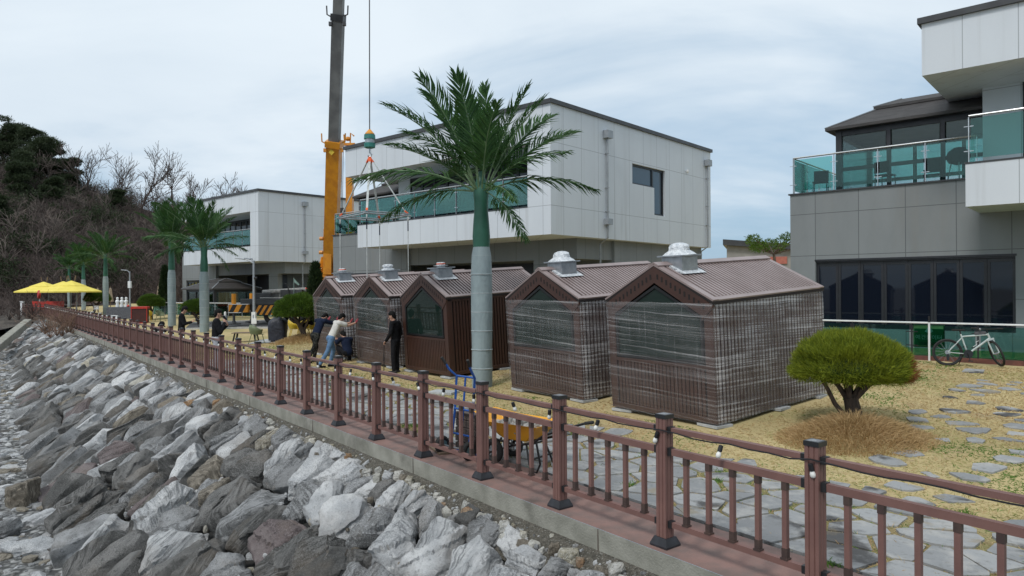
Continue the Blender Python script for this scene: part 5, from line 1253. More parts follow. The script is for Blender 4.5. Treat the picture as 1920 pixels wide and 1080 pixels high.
# small umbrella shaped pine and shrubs by the house at the right
b = at(1466, 500, 52); b.z = .4; e = empty('flat_topped_pine', b, 0, 'small flat topped pine in front of the distant grey house', 'tree'); out = [((0, 0, 0), (-.25, 0, 1.7), .16, .14), ((-.25, 0, 1.7), (-.6, 0, 4.5), .14, .1)]
cl = []; rt = random.Random(5)
for j in range(16): a = rt.uniform(0, 6.28); L_ = rt.uniform(.6, 2.6); q = Vector((-.6+math.cos(a)*L_-.4, math.sin(a)*L_*.8, 5.35+rt.uniform(-.45, .55)-L_*.1)); out.append(((-.6, 0, 4.4), tuple(q), .06, .025)); cl.append(q)
V, Q = seg_arrays(out, 5); np_mesh('trunk', V, Q, M['bark'], e); g = np.random.RandomState(3); n = 3000; idx = g.randint(0, len(cl), n); u = nrm(g.normal(size=(n, 3))); P = np.array([tuple(cl[q]) for q in idx])+u*(.25+.3*g.rand(n))[:, None]*np.array([1, 1, .55])
V, T = blade_arrays(P, nrm(u+np.array([0, 0, .4])+g.normal(size=(n, 3))*.4), .2*g.uniform(.5, 1.2, n), .05); np_mesh('crown', V, T, M['needlesfar'], e)
conifer(1452, 55, 3.1, .7, 'little dark conifer between the distant house and the flat topped pine', 1200)
def twig_shrub(loc, h, n, lab, mat='twig', w=.012, seed=1):
    global r
    r = random.Random(seed); S = []
    for _ in range(n): bush(Vector((r.gauss(0, h*.25), r.gauss(0, h*.25), 0)), h, S, w)
    e = empty('bare_shrub', loc, 0, lab, 'shrub'); V, Q = seg_arrays(S, 3); np_mesh('crown', V, Q, M[mat], e); V, Q = seg_arrays([((0, 0, -.1), (0, 0, h*.25), .03, .02)], 5); np_mesh('trunk', V, Q, M[mat], e)
p = F(51, -.6, -.4); twig_shrub(p, 2.1, 6, 'bare reddish twiggy shrub growing out of the rocks at the far railing end', 'leafdry', .022, 4)
p = F(57, -1.0, -.5); twig_shrub(p, 1.8, 5, 'smaller bare twiggy shrub on the rocks at the farthest railing bend', 'leafdry', .022, 6)
b = at(1385, 500, 56); b.z = .4; twig_shrub(b, 3.2, 4, 'leafless shrub in front of the distant grey house', 'leafdry', .02, 9)
# ================================================================ CRANE
GB = gzw(-14, 43)
tk = empty('truck_crane', (-14.2, 42.8, GB), 0, 'orange and black truck crane with tall telescopic boom parked on the drive', 'crane'); TO = tk.location.copy()
def stripes(mb, x0, x1, y, z0, z1, n, slant, m0, m1):
    w = (x1-x0)/n
    for i in range(n):
        a = x0+w*i; q = [(a, z0), (a+w, z0), (a+w+slant, z1), (a+slant, z1)]
        q = [(min(max(x, x0), x1), z) for x, z in q]; mb.prism(q, y-.02, y, 1, m0 if i % 2 else m1)
c = MB(); c.bx(-1.9, 5.6, -1.1, 1.1, .8, 1.15); c.bx(-2.0, 3.2, -1.15, 1.15, 1.15, 1.5); c.build('chassis', M['cranedark'], tk, bevel=.02)
c = MB(); stripes(c, -1.4, .15, -1.18, .55, 1.12, 9, .35, 0, 1); stripes(c, .25, .95, -1.18, .55, 1.12, 5, -.35, 0, 1); c.bx(-1.4, .95, -1.17, -1.1, .55, 1.12, 1); c.build('striped_guard', [M['orange'], M['rubber']], tk)
for (x, y, lab) in ((-2.35, -1.25, 'outrigger'), (-2.35, 1.6, 'outrigger'), (4.6, -1.6, 'outrigger')):
    o = MB(); stripes(o, x-.25, x+.85, y-.13, .72, 1.18, 4, .25, 0, 1); o.bx(x-.25, x+.9, y-.13, y+.13, .72, 1.18, 0); o.tube([(x, y, 1.18), (x, y, 1.82)], .13, 10, 0); ob = o.build(lab, [M['orange'], M['rubber']], tk)
    f = MB(); f.tube([(x, y, .72), (x, y, .07)], .075, 10); f.lathe([(.42, 0), (.42, .05), (.12, .1), (.1, .2)], 12, (x, y, 0.005)); f.build('outrigger_foot', M['cranedark'], ob, 40)
    e = MB(); e.bx(x-.28, x+.92, y-.15, y+.15, 1.18, 1.21); e.bx(x-.28, x+.5, y-.15, y+.15, .69, .72); e.build('edge_strip', M['whitemetal'], ob)
for x in (-.2, 1.3, 4.4):
    for y in (-.95, .95): w = MB(); w.torus((x, y, .5), (0, 1, 0), .36, .14, 24, 8); w.build('wheel', M['rubber'], tk, 60)
o = MB(); o.bx(.3, 1.6, -.9, .9, 1.5, 2.05, 0); o.bx(-1.4, -.3, -.8, .7, 1.5, 1.85, 0); o.tube([(-.9, -.5, 1.9), (1.9, -.5, 2.05)], .14, 8, 1); o.bx(-.9, .9, -1.0, -.92, 1.52, 1.6, 1); o.build('engine_housing', [M['cranedark'], M['rubble']], tk, bevel=.02)
o = MB(); o.bx(1.95, 2.5, -.7, .1, 1.5, 2.3); o.tube([(2.4, -.6, 2.2), (2.4, -.6, 2.7)], .1, 8); o.tube([(1.7, -.5, 2.05), (2.3, -.75, 2.25)], .11, 8); o.build('red_winch', M['red'], tk)
o = MB(); o.lathe([(.1, 2.4), (.085, 2.5), (.07, 2.6), (.055, 2.7), (.045, 2.8)], 10, (2.65, -.75, 0)); o.build('traffic_cone', M['orangesleeve'], tk, 40)
o = MB(); o.tube([(1.15, -1.0, 1.5), (1.15, -1.0, 2.75)], .02, 5); o.add([(1.13, -1.0, 2.75), (1.5, -1.02, 2.35), (1.42, -1.0, 2.3), (1.15, -1.0, 2.5)], [(0, 1, 2, 3)]); o.build('small_flag', M['truckgreen'], tk)
for x, sg in ((.6, -1), (3.75, -1), (4.2, 1)):
    o = MB(); o.tube([(x+.3*(-sg), -.95, 1.5), (x+.15*(-sg), -.95, 2.35), (x, -.95, 2.4)], .03, 6); o.lathe([(.02, -.05), (.3, -.03), (.33, .0), (.3, .03), (.02, .04)], 16, (0, 0, 0)); o.build('mirror', M['rubber'], tk, 40)
    me = tk.children[-1].data; n = len(me.vertices)
    for v in list(me.vertices)[n-80:]: v.co = Vector((x+v.co.x, -.98+v.co.z, 2.45+v.co.y*.8))
o = MB(); o.bx(4.35, 6.0, -1.15, 1.15, 1.15, 2.95); o.bx(4.3, 6.05, -.9, .9, 2.95, 3.1); cab = o.build('cab', M['truckgreen'], tk, bevel=.12)
o = MB(); o.bx(4.6, 5.7, -1.17, -1.153, 2.0, 2.75); o.build('window', M['darkglass'], cab)
# slewing base, telescopic boom sections, hoist cable
B0 = Vector((-11.2, 43, 2.6)); BD = Vector((6.1, -17.7, 40))
def bp(t): return B0+BD*t-TO
o = MB(); o.lathe([(.8, 1.2), (.8, 1.6)], 18, (3.1, .2, 0)); o.bx(2.3, 3.9, -.45, .75, 1.6, 3.1); o.bar(Vector((2.35, -.1, 2.2)), Vector((2.75, .1, 4.0)), .2, .5); o.build('slewing_base', M['orange'], tk, bevel=.03)
def boomsec(a, b, w, h, mat, n):
    m = MB(); d = BD.normalized(); p, q = bp(a), bp(b); m.bar(p, q, w, h, (0, -1, 0), 0)
    if mat == 'dark':
        side = d.cross(Vector((0, -1, 0))).normalized(); up = side.cross(d)
        for s in (-1, 1): m.bar(p+side*s*w*.36-up*(h/2+.006)*(-1 if up.y < 0 else 1)*0+Vector((0, -h/2-.004, 0)), q+side*s*w*.36+Vector((0, -h/2-.004, 0)), w*.28, .02, (0, -1, 0), 1)
        m.bar(p+Vector((0, -h/2-.004, 0)), p.lerp(q, .32)+Vector((0, -h/2-.004, 0)), .04, .02, (0, -1, 0), 1)
    return m.build(n, [M['orange']] if mat == 'o' else [M['cranegrey'], M['cranedark']], tk)
boomsec(-.01, .202, .74, .7, 'o', 'boom_section'); boomsec(.2, .352, .56, .56, 'dark', 'boom_section'); boomsec(.35, .66, .48, .48, 'dark', 'boom_section'); boomsec(.66, 1.0, .4, .42, 'dark', 'boom_section')
def collar(t, w, mat):
    m = MB(); m.bar(bp(t-.004), bp(t+.004), w, w, (0, -1, 0))
    for s in (-1, 1): p = bp(t)+Vector((s*w*.55, -.2, 0)); m.tube([p, p+Vector((s*.18, 0, .1)), p+Vector((s*.2, 0, .55))], .04, 5); m.bx(p.x-.08, p.x+.08, p.y-.08, p.y+.08, p.z-.5, p.z-.3)
    m.build('boom_collar', mat, tk)
collar(.2, .86, M['orange']); collar(.352, .66, M['cranedark'])
o = MB(); p = bp(0.02); o.bar(p+Vector((0, -.6, -.1)), p+Vector((.1, -.75, 2.6)), .5, .4, (0, -1, 0), 0); o.tube([p+Vector((-.15, -.72, .6)), p+Vector((-.1, -.75, 2.4))], .1, 8, 1); o.build('lift_cylinder', [M['orange'], M['steel']], tk)
for z in (3.6, 4.6, 5.4): o = MB(); p = bp((z-2.6)/40); o.tube([p+Vector((-.42, -.3, 0)), p+Vector((-.62, -.3, 0))], .11, 8); o.build('boom_roller', M['orange'], tk)
o = MB(); p = bp(.187)+Vector((-.03, -.46, 0)); o.add([p+Vector((-.16, 0, 0)), p+Vector((.0, 0, .2)), p+Vector((.16, 0, 0)), p+Vector((0, -.003, -.17))], [(0, 3, 2, 1)], 0); o.build('warning_mark', mk('sign_yellow', (.6, .42, .02)), tk)
b = at(656, 400, 44.5); o = MB(); o.bx(-.2, .2, -.25, .25, 0, 11.45-GB, 0); o.bx(-.35, .35, -.1, .1, 11.2, 11.35, 0); o.tube([(-.3, 0, 11.3), (-.35, 0, 11.9)], .05, 5, 0); o.tube([(.05, 0, 11.3), (.08, 0, 12.0), (.3, 0, 11.8)], .05, 5, 0); o.lathe([(.1, 11.5), (.18, 11.6), (.1, 11.75)], 8, (-.1, 0, 0), 0)
for x in (-.62, -.5, -.42): o.tube([(x, -.2, 7.2), (x+.08, -.2, 11.2)], .018, 4, 1)
o.bx(-.75, -.3, -.35, .1, 5.6, 7.2, 1)
jib = o.build('auxiliary_jib', [M['orange'], M['cranedark']], tk); jib.location = Vector((b.x, b.y, GB))-TO
HK = Vector((-5.12, 25.3, 7.62))
o = MB(); tip = bp(1.0); o.tube([tip+Vector((.25, -.5, 0)), HK+Vector((0, 0, .55))-TO], .022, 5); o.build('hoist_cable', M['cable'], tk)
hk = empty('hook_block', HK, 0, 'green and yellow crane hook block hanging on the hoist cable', 'hook block')
o = MB(); o.lathe([(.04, .55), (.17, .4), (.17, .36)], 14, (0, 0, 0), 0); o.lathe([(.2, .36), (.21, .2)], 14, (0, 0, 0), 1); o.lathe([(.17, .2), (.17, .05)], 14, (0, 0, 0), 2); o.lathe([(.21, .05), (.2, -.1), (.12, -.13)], 14, (0, 0, 0), 1); o.build('block', [M['orange'], M['teal'], M['steel']], hk, 40)
o = MB(); o.tube([(0, 0, -.12), (0, 0, -.28), (.07, 0, -.36), (.02, 0, -.44), (-.07, 0, -.4)], .03, 8); o.build('hook', M['steel'], hk, 50)
# spreader frame with slings above the farthest shed
SC_ = Vector((-5.0, 25.3, 5.0)); u3 = Vector((UX, UY, 0)); n3 = Vector((NX, NY, 0)); rot = 0.0
uu = u3*math.cos(rot)+n3*math.sin(rot); nn_ = n3*math.cos(rot)-u3*math.sin(rot)
CORN = [SC_+uu*a*1.1+nn_*b*.8 for a, b in ((-1, -1), (-1, 1), (1, 1), (1, -1))]
sp = empty('spreader_frame', SC_, 0, 'square grey pipe lifting frame hanging over the farthest shed', 'lifting frame')
for i in range(4):
    a, b = CORN[i]-SC_, CORN[(i+1) % 4]-SC_; d = (b-a).normalized(); o = MB(); o.tube([a-d*.12, b+d*.12], .03, 8); o.tube([a-d*.05+Vector((0, 0, .07)), b+d*.05+Vector((0, 0, .07))], .022, 8); o.build('frame_tube', M['lampgrey'], sp, 50)
tops = HK+Vector((0, 0, -.42))
for i, c in enumerate(CORN):
    nm = ('front', 'right', 'rear', 'left')[i]
    o = MB(); d = (c-tops); o.bar(tops+Vector((0, 0, -.02)), tops+d*.1, .1, .03, m=1); o.bar(tops+d*.1, tops+d*.92, .075, .022, m=0); o.bar(tops+d*.92, c+Vector((0, 0, .08)), .07, .05, m=1)
    s = o.build('lifting_sling', [M['sling'], M['orangesleeve']]); tag(s, 'pale sling from the hook to the '+nm+' corner of the lifting frame', 'sling', 'slings above the lifting frame')
    o = MB(); o.torus(c+Vector((0, 0, -.12)), (1, .3, 0), .07, .022, 14, 6, 0); o.bar(c+Vector((0, 0, -.2)), c+Vector((0, 0, -.55)), .06, .03, m=1); o.bar(c+Vector((0, 0, -.55)), Vector((c.x, c.y, 2.45)), .055, .02, m=0)
    s = o.build('hanging_strap', [M['sling'], M['navy']]); tag(s, 'strap hanging below the '+nm+' corner of the lifting frame', 'strap', 'straps below the lifting frame')

# ================================================================ LAMPS, BOLLARD, PARASOLS
def lamp(px, Y, H, lab, arms, dbl=False):
    p = ongnd(px, Y); r = empty('street_lamp', p, 0, lab, 'lamp'); o = MB(); o.tube([(0, 0, 0), (0, 0, H)], [.075, .055], 10); o.lathe([(.11, 0), (.11, .95), (.09, 1.0)], 12); o.build('pole', M['lampgrey'], r, 40)
    for a, L_ in arms:
        d = Vector((math.cos(a), math.sin(a), 0)); o = MB(); o.tube([(0, 0, H-.15), d*L_*.6+Vector((0, 0, H+.02)), d*L_+Vector((0, 0, H+.08))], .03, 6); arm = o.build('arm', M['lampgrey'], r, 50)
        o = MB(); o.bar(d*(L_-.05)+Vector((0, 0, H+.08)), d*(L_+.5)+Vector((0, 0, H+.14)), .2, .08, taper=.7); o.build('lamp_head', M['lampgrey'], arm, bevel=.03)
    return r
l1 = lamp(476, 36, 3.75, 'grey street lamp with long arm to the left before the crane truck', ((PI*.97, .5), (PI*.8, .25)))
o = MB(); o.bx(-.09, .17, -.14, -.1, .5, .78, 0); o.bx(-.1, .1, -.1, .1, .78, 1.1, 0); o.build('switch_box', M['whitemetal'], l1); o = MB(); o.tube([(.05, -.05, 2.85), (.2, -.1, 2.85)], .06, 8); o.build('camera', M['blackplastic'], l1)
l2 = lamp(243.5, 61, 3.95, 'grey street lamp near the draped table and the far palms', ((PI, .25),)); o = MB(); o.bx(-.12, .12, -.12, .1, 2.5, 3.1); o.build('switch_box', M['whitemetal'], l2)
r = empty('bollard_lamp', ongnd(422, 43), 0, 'short bollard lamp with white top beside the drive', 'lamp'); o = MB(); o.bx(-.1, .1, -.1, .1, 0, .62); o.build('post', M['lampgrey'], r); o = MB(); o.lathe([(.07, .62), (.07, .8), (.03, .86)], 10); o.build('lamp_shade', M['bulb'], r, 40)
def parasol(px, Y, R, lab, pole_off, prong=True):
    b = ongnd(px, Y); r = empty('parasol', b, 0, lab, 'parasol', 'open yellow parasols'); z = 2.35
    def cone(R0, z0, R1, z1, nm, drop=.12):
        m = MB(); n = 8; vs = []; 
        for rad, zz in ((R0, z0-drop), (R0, z0), (R1, z1)):
            for j in range(n*2): a = PI*j/n; k = 1 if j % 2 == 0 else .955; vs.append((rad*k*math.cos(a), rad*k*math.sin(a), zz-(0 if j % 2 == 0 or rad == R1 else .0)))
        N_ = n*2; fs = []
        for i in range(2):
            for j in range(N_): fs.append((i*N_+j, i*N_+(j+1) % N_, (i+1)*N_+(j+1) % N_, (i+1)*N_+j))
        m.add(vs, fs); return m.build(nm, M['yellowcloth'], r)
    cone(R, z, R*.42, z+.55, 'canopy'); cone(R*.5, z+.52, .05, z+1.0, 'vent', .06)
    o = MB(); o.tube([(pole_off, .3, 0), (pole_off, .3, z+.5)], .06, 8); o.build('pole', M['lampgrey'], r, 40)
    o = MB()
    for s in (-1, 1): o.tube([(s*.2, .1, z+.75), (s*.35, .1, z+1.5)], .05, 6)
    o.build('top_bar', M['wood'], r)
parasol(82, 73, 2.6, 'yellow parasol farthest left, nearest the red life ring', .3); parasol(119, 70, 2.5, 'yellow parasol in the middle, mostly hidden behind its neighbour', .5); parasol(134, 66, 2.55, 'yellow parasol at the right end, fully seen in front of the others', .3)
def closed_par(px, Y, h, lab):
    r = empty('closed_parasol', ongnd(px, Y), 0, lab, 'parasol', 'closed beige parasols'); o = MB(); n = 14; pr = [(.05, h), (.12, h-.1), (.2, h-.7), (.3, h-1.4), (.33, h-1.55)]; vs = []; fs = []
    for rad, z in pr:
        for j in range(n): a = 2*PI*j/n; k = 1 if j % 2 else .72; vs.append((rad*k*math.cos(a), rad*k*math.sin(a), z))
    for i in range(len(pr)-1):
        for j in range(n): fs.append((i*n+j, i*n+(j+1) % n, (i+1)*n+(j+1) % n, (i+1)*n+j))
    o.add(vs, fs); o.build('canopy', M['beige'], r); o = MB(); o.tube([(0, 0, 0), (0, 0, h+.15)], .04, 6); o.build('pole', M['wood'], r)
closed_par(183, 76, 2.55, 'closed beige parasol just right of the open yellow parasols'); closed_par(207, 79, 2.5, 'closed beige parasol half hidden behind the rightmost far palm trunk'); closed_par(298, 66, 2.6, 'closed beige parasol beside the dark columnar conifer'); closed_par(306, 70, 2.6, 'closed beige parasol touching the dark columnar conifer, the rear one')
# life ring, red barrier
r = empty('life_ring', ongnd(74, 66.5), 0, 'red life ring on a post at the far end of the railing', 'life ring'); o = MB(); o.tube([(0, 0, 0), (0, 0, 2.3)], .05, 8); o.build('post', M['whitemetal'], r); o = MB(); o.torus((0, -.08, 2.05), (.75, .6, 0), .3, .12, 20, 8); o.build('ring', M['red'], r, 60)
r = empty('red_barrier', ongnd(90, 66.5), 0, 'red barrier at the far end of the railing below the life ring', 'barrier')
o = MB(); o.bx(-1.5, 1.5, -.05, .05, .6, 1.4); o.build('panel', M['red'], r); o = MB()
for x in (-1.4, 0, 1.4): o.bx(x-.05, x+.05, -.06, .06, 0, 1.45)
o.build('post', M['red'], r); b = at(36, 560, 68); o = MB(); o.bx(-.12, .12, -.12, .12, -.3, 1.35); o.bx(-.15, .15, -.15, .15, 1.35, 1.4); o = o.build('end_post', M['whitemetal']); b = PP[-1]+c15*.2; o.location = (b.x, b.y, 0); tag(o, 'white post closing the far end of the railing', 'post')
# draped table with white figurines
T = ongnd(228, 58); r = empty('draped_table', T, 0, 'table under a dark grey cloth near the thin street lamp', 'table'); o = MB(); n = 40; vs = []; fs = []
for i, (k, z) in enumerate(((1.0, 1.0), (1.02, .9), (1.05, .45), (1.1, .02))):
    for j in range(n): t = 4*j/n; s_ = int(t) % 4; f = t-int(t); a = [(-1, -1), (1, -1), (1, 1), (-1, 1)][s_]; b = [(1, -1), (1, 1), (-1, 1), (-1, -1)][s_]; w = 1+(.05*math.sin(j*2.1) if i > 1 else 0); vs.append(((a[0]+(b[0]-a[0])*f)*.98*k*w, (a[1]+(b[1]-a[1])*f)*.45*k*w, z))
for i in range(3):
    for j in range(n): fs.append((i*n+j, i*n+(j+1) % n, (i+1)*n+(j+1) % n, (i+1)*n+j))
fs.append(tuple(range(n))); o.add(vs, fs); o.build('cloth', M['greycloth'], r, 40)
for i, x in enumerate((-.35, .02, .38)):
    o = MB(); o.lathe([(.14, 0), (.15, .12), (.1, .3), (.16, .42), (.14, .55), (.06, .6), (.1, .68), (.1, .76), (.04, .82)], 12); o = o.build('figurine', M['whitemetal'], None, 60); o.location = T+Vector((x, 0, 1.0)); tag(o, ('left', 'middle', 'right')[i]+' one of three white figurines on the draped table', 'figurine', 'white figurines on the draped table')
o = MB(); o.lathe([(.05, 0), (.12, .05), (.1, .14), (.02, .18)], 10); o = o.build('red_flower_bowl', M['red'], None, 60); o.location = T+Vector((.62, -.15, 1.0)); tag(o, 'small red bowl on the draped table right of the figurines', 'bowl')
# red box and cylinder bin
r = empty('red_box', ongnd(263, 50.5), .3, 'dark sided red rimmed box beside a round pine', 'box'); o = MB(); o.bx(-.48, .48, -.45, .45, .06, 1.05); o.build('body', mk('dark_red_panel', (.07, .02, .018), (.05, .015, .014), .5), r); o = MB(); o.bx(-.53, .53, -.5, .5, 1.05, 1.2); o.bx(-.52, .52, -.49, .49, 0, .06)
for x in (-.5, .5): o.bx(x-.02, x+.02, -.49, -.45, .06, 1.05)
o.build('rim', M['red'], r)
r = empty('red_bin', ongnd(270, 66), 0, 'tall red cylinder with black lid behind the round pine', 'bin'); o = MB(); o.lathe([(.3, 0), (.3, 1.35)], 14); o.build('body', M['red'], r, 40); o = MB(); o.lathe([(.34, 1.35), (.34, 1.6), (.1, 1.8), (.04, 1.95)], 14); o.build('lid', M['black'], r, 40)
# chairs
def armchair(p, rz, mat, lab, group):
    r = empty('armchair', p, rz, lab, 'chair', group); o = MB(); n = 12; vs = []; fs = []; rows = ((.2, .42), (.27, .44), (.31, .56), (.33, .68), (.31, .85))
    for i, (rad, z) in enumerate(rows):
        for j in range(n+1):
            a = PI*(-.12)+PI*1.24*j/n; bk = math.sin(a); zz = z if i < 3 else .62+(z-.62)*max(.12, bk)*1.0; vs.append((rad*math.cos(a), rad*.92*math.sin(a)*1.0, zz))
    k = n+1
    for i in range(len(rows)-1):
        for j in range(n): fs.append((i*k+j, i*k+j+1, (i+1)*k+j+1, (i+1)*k+j))
    m = len(vs); fs.append(tuple(range(k))); o.add(vs, fs); o.bx(-.22, .22, -.24, .05, .41, .44); sh = o.build('seat_shell', mat, r, 50); so_ = sh.modifiers.new('thick', 'SOLIDIFY'); so_.thickness = .014
    for x in (-1, 1):
        for y in (-1, 1): l = MB(); l.tube([(x*.17, y*.15-.02, .42), (x*.25, y*.24, 0)], .016, 6); l.build('leg', mat, r)
    return r
armchair(gnd(481, 645), 2.5, M['olive'], 'olive green armchair beside the low table near the railing', 'olive armchairs'); armchair(ongnd(300, 51), 1.2, M['olive'], 'olive green armchair right of the round pine by the red box', 'olive armchairs')
for px, Y, rz, lab in ((552, 32.2, 2.0, 'yellow armchair left of the leaning pine trunk'), (569, 32.0, 3.9, 'yellow armchair directly behind the leaning pine trunk'), (588, 31.5, 4.6, 'yellow armchair with a dark jacket hung on it'), (277, 52.5, 3.5, 'yellow armchair half hidden behind the round pine by the red box')): armchair(ongnd(px, Y), rz, M['yellow'], lab, 'yellow armchairs')
o = MB(); vs = []; fs = []
for i in range(7):
    for j in range(7): x = -.3+.1*i; y = -.16+.05*j; vs.append((x, y, .5+.34*math.cos((y)*5)*(1-.5*abs(x))+.06*math.sin(i*2.0+j)-.3*max(0, abs(x)-.18)))
for i in range(6):
    for j in range(6): fs.append((i*7+j, i*7+j+1, (i+1)*7+j+1, (i+1)*7+j))
o.add(vs, fs); o = o.build('jacket', M['black'], None, 180); s_ = o.modifiers.new('thick', 'SOLIDIFY'); s_.thickness = .05; b = ongnd(586, 31.2); o.location = b+Vector((0, -.15, .05)); o.rotation_euler = (.3, -.5, .6); tag(o, 'dark jacket thrown over a yellow armchair', 'jacket')
r = empty('low_table', gnd(461, 641), .1, 'low dark wooden table left of the olive armchair', 'table'); o = MB()
for i in range(5): o.bx(-.55, .55, -.32+.13*i, -.2+.13*i, .4, .43)
o.build('tabletop', M['wood'], r)
for x in (-1, 1):
    for y in (-1, 1): l = MB(); l.bar((x*.5, y*.26, 0), (x*.42, y*.22, .4), .06, .06); l.build('leg', M['blackframe'], r)
# covered barbecue on a slab
b = gnd(521, 640); r = empty('covered_barbecue', b, .15, 'navy cover tied over a barbecue on a paved slab', 'barbecue'); o = MB(); n = 28; vs = []; fs = []; pr = [(.4, .05), (.41, .3), (.42, .55), (.42, .78), (.4, .9), (.32, .98), (.2, 1.04), (.17, 1.08), (.02, 1.1)]
for i, (rad, z) in enumerate(pr):
    for j in range(n): a = 2*PI*j/n; k = 1+.1*noise.noise(Vector((math.cos(a)*2, math.sin(a)*2, z*4)))+.03*math.sin(a*7+z*3); ss_ = (abs(math.cos(a))**4+abs(math.sin(a))**4)**-.25*.94; vs.append((rad*ss_*k*math.cos(a), rad*.8*ss_*k*math.sin(a), z+(.03*math.sin(a*3) if 0 < i < 6 else 0)))
for i in range(len(pr)-1):
    for j in range(n): fs.append((i*n+j, i*n+(j+1) % n, (i+1)*n+(j+1) % n, (i+1)*n+j))
fs.append(tuple((len(pr)-1)*n+j for j in range(n))); o.add(vs, fs); o.build('cover', M['cover'], r, 180); o = MB(); o.lathe([(.3, 0), (.3, .06)], 12); o.build('base', M['black'], r)
pd_ = MB(); q = b+Vector((.2, .3, 0)); vs = []
for i in range(7):
    for j in range(5): X = q.x-1.4+2.8*i/6; Y = q.y-.9+1.8*j/4; vs.append((X, Y, gzw(X, Y)+.02))
pd_.add(vs, [(i*5+j, i*5+j+1, (i+1)*5+j+1, (i+1)*5+j) for i in range(6) for j in range(4)]); tag(pd_.build('paved_patch', M['slab']), kind='structure')
# white chairs and tables far along the railing
for i, (px, Y) in enumerate(((97, 60), (110, 57), (138, 51), (156, 48.5), (187, 43))):
    p = ongnd(px, Y); s, d = sd_of(p.x, p.y); p = F(s, 1.7, 0); bchair(p, 1.0+i*1.3, M['whitemetal'], 'white_chair', ('white chair farthest along the railing near the red barrier', 'white chair second from the red barrier by the railing', 'white chair behind the railing below the right yellow parasol', 'white chair behind the railing left of the middle far palm', 'white chair behind the railing nearest the rightmost far palm')[i], 'white chairs by the far railing')
for i, (px, Y) in enumerate(((125, 54), (170, 46))):
    p = ongnd(px, Y); s, d = sd_of(p.x, p.y); p = F(s, 1.9, 0); r = empty('white_table', p, .4, ('white table behind the railing below the yellow parasols', 'white table behind the railing between the far palm trunks')[i], 'table', 'white tables by the far railing'); o = MB(); o.lathe([(.5, .7), (.5, .74)], 16); o.build('tabletop', M['whitemetal'], r); o = MB(); o.tube([(0, 0, .02), (0, 0, .7)], .04, 6); o.lathe([(.25, 0), (.25, .03)], 12); o.build('leg', M['whitemetal'], r)
for i, (px, Y) in enumerate(((180, 70), (259, 60))): bchair(ongnd(px, Y), .5+i, M['whitemetal'], 'white_chair', ('white chair under the dark round pine by the far palms', 'white chair right of the thin street lamp and draped table')[i], 'white chairs on the far lawn')
# ================================================================ HAND TRUCK, WHEELBARROW, BICYCLE
b = F(8.4, .42, 0); ht = empty('hand_truck', b, FANG+.12, 'blue hand truck loaded with dark blocks standing behind the railing', 'hand truck')
# local x along the railing to the right, y inland; the load faces inland
o = MB()
for x in (-.2, .2): o.tube([(x, .0, .12), (x, .08, .6), (x, .12, 1.12), (x*1.25, .02, 1.22), (x*1.3, -.03, 1.3)], .018, 8)
o.tube([(0, .02, .15), (0, .12, 1.12)], .015, 8)
for z, y in ((.3, .03), (.65, .075), (1.12, .12)): o.tube([(-.2, y, z), (.2, y, z)], .016, 8)
o.bar((-.24, .1, .03), (.24, .1, .03), .26, .012); o.build('frame', M['blue'], ht, 50)
for s in (-1, 1):
    o = MB(); o.tube([(s*.26, -.03, 1.3), (s*.29, -.09, 1.4)], .022, 8); o.build('grip', M['rubber'], ht)
    w = MB(); w.torus((s*.3, -.08, .13), (1, 0, 0), .095, .036, 22, 8); wh = w.build('wheel', M['rubber'], ht, 60); h = MB(); h.v = []; h.tube([(s*.3-.03, -.08, .13), (s*.3+.03, -.08, .13)], .07, 12); h.build('rim', mk('grey_teal_rim', (.1, .17, .18)), wh)
o = MB(); o.tube([(-.3, -.08, .13), (.3, -.08, .13)], .012, 6); o.build('axle', M['steel'], ht)
rq = random.Random(2)
for i in range(5):
    o = MB(); o.bx(-.27, .19, .0, .26, 0, .105); o = o.build('dark_block', M['brick'], None, bevel=.012); o.matrix_world = Matrix.Translation(b) @ Matrix.Rotation(FANG+.12, 4, 'Z') @ Matrix.Translation((rq.uniform(-.02, .02), .14, .045+.11*i)) @ Matrix.Rotation(rq.uniform(-.06, .06), 4, 'Z')
    tag(o, ('lowest', 'second lowest', 'middle', 'second highest', 'topmost')[i]+' dark block stacked on the blue hand truck', 'block', 'dark blocks on the hand truck')
o = MB(); o.bx(-.55, .2, -.2, .1, 0, .03); o = o.build('wooden_board', M['wood'], None, bevel=.004); o.location = F(8.75, .45, 0.002); o.rotation_euler = (0, 0, FANG-.25); tag(o, 'short pale wooden board lying by the hand truck wheels', 'board')
wb = empty('wheelbarrow', F(7.5, .82, 0), FANG+.25, 'yellow plastic wheelbarrow full of grey rubble behind the railing', 'wheelbarrow')
o = MB(); L0, L1, W0, W1 = (-.36, .22), (-.52, .5), .19, .34; n = 8
def rim(x0, x1, w, z, zf, k): return [(x0, -w*k[0], zf), (x0, w*k[0], zf), (x0+(x1-x0)*.3, w, z), (x1, w*k[1], z), (x1, -w*k[1], z), (x0+(x1-x0)*.3, -w, z)]
lo = rim(-.26, .24, .2, .36, .38, (.7, .9)); hi = rim(-.62, .5, .36, .6, .68, (.62, .88)); hi2 = [(x*1.04, y*1.05, z+.004) for x, y, z in hi]; inn = [(x*.93, y*.92, z-.01) for x, y, z in hi]; li = [(x*.95, y*.93, z+.02) for x, y, z in lo]
V = lo+hi+hi2+inn+li; fs = []
for a, c in ((0, 6), (6, 12), (12, 18), (18, 24)):
    for i in range(6): fs.append((a+i, a+(i+1) % 6, c+(i+1) % 6, c+i))
fs += [tuple(range(6)), tuple(range(24, 30))]; o.add(V, fs); o.build('tub', M['yellowtub'], wb, None, .012)
o = MB()
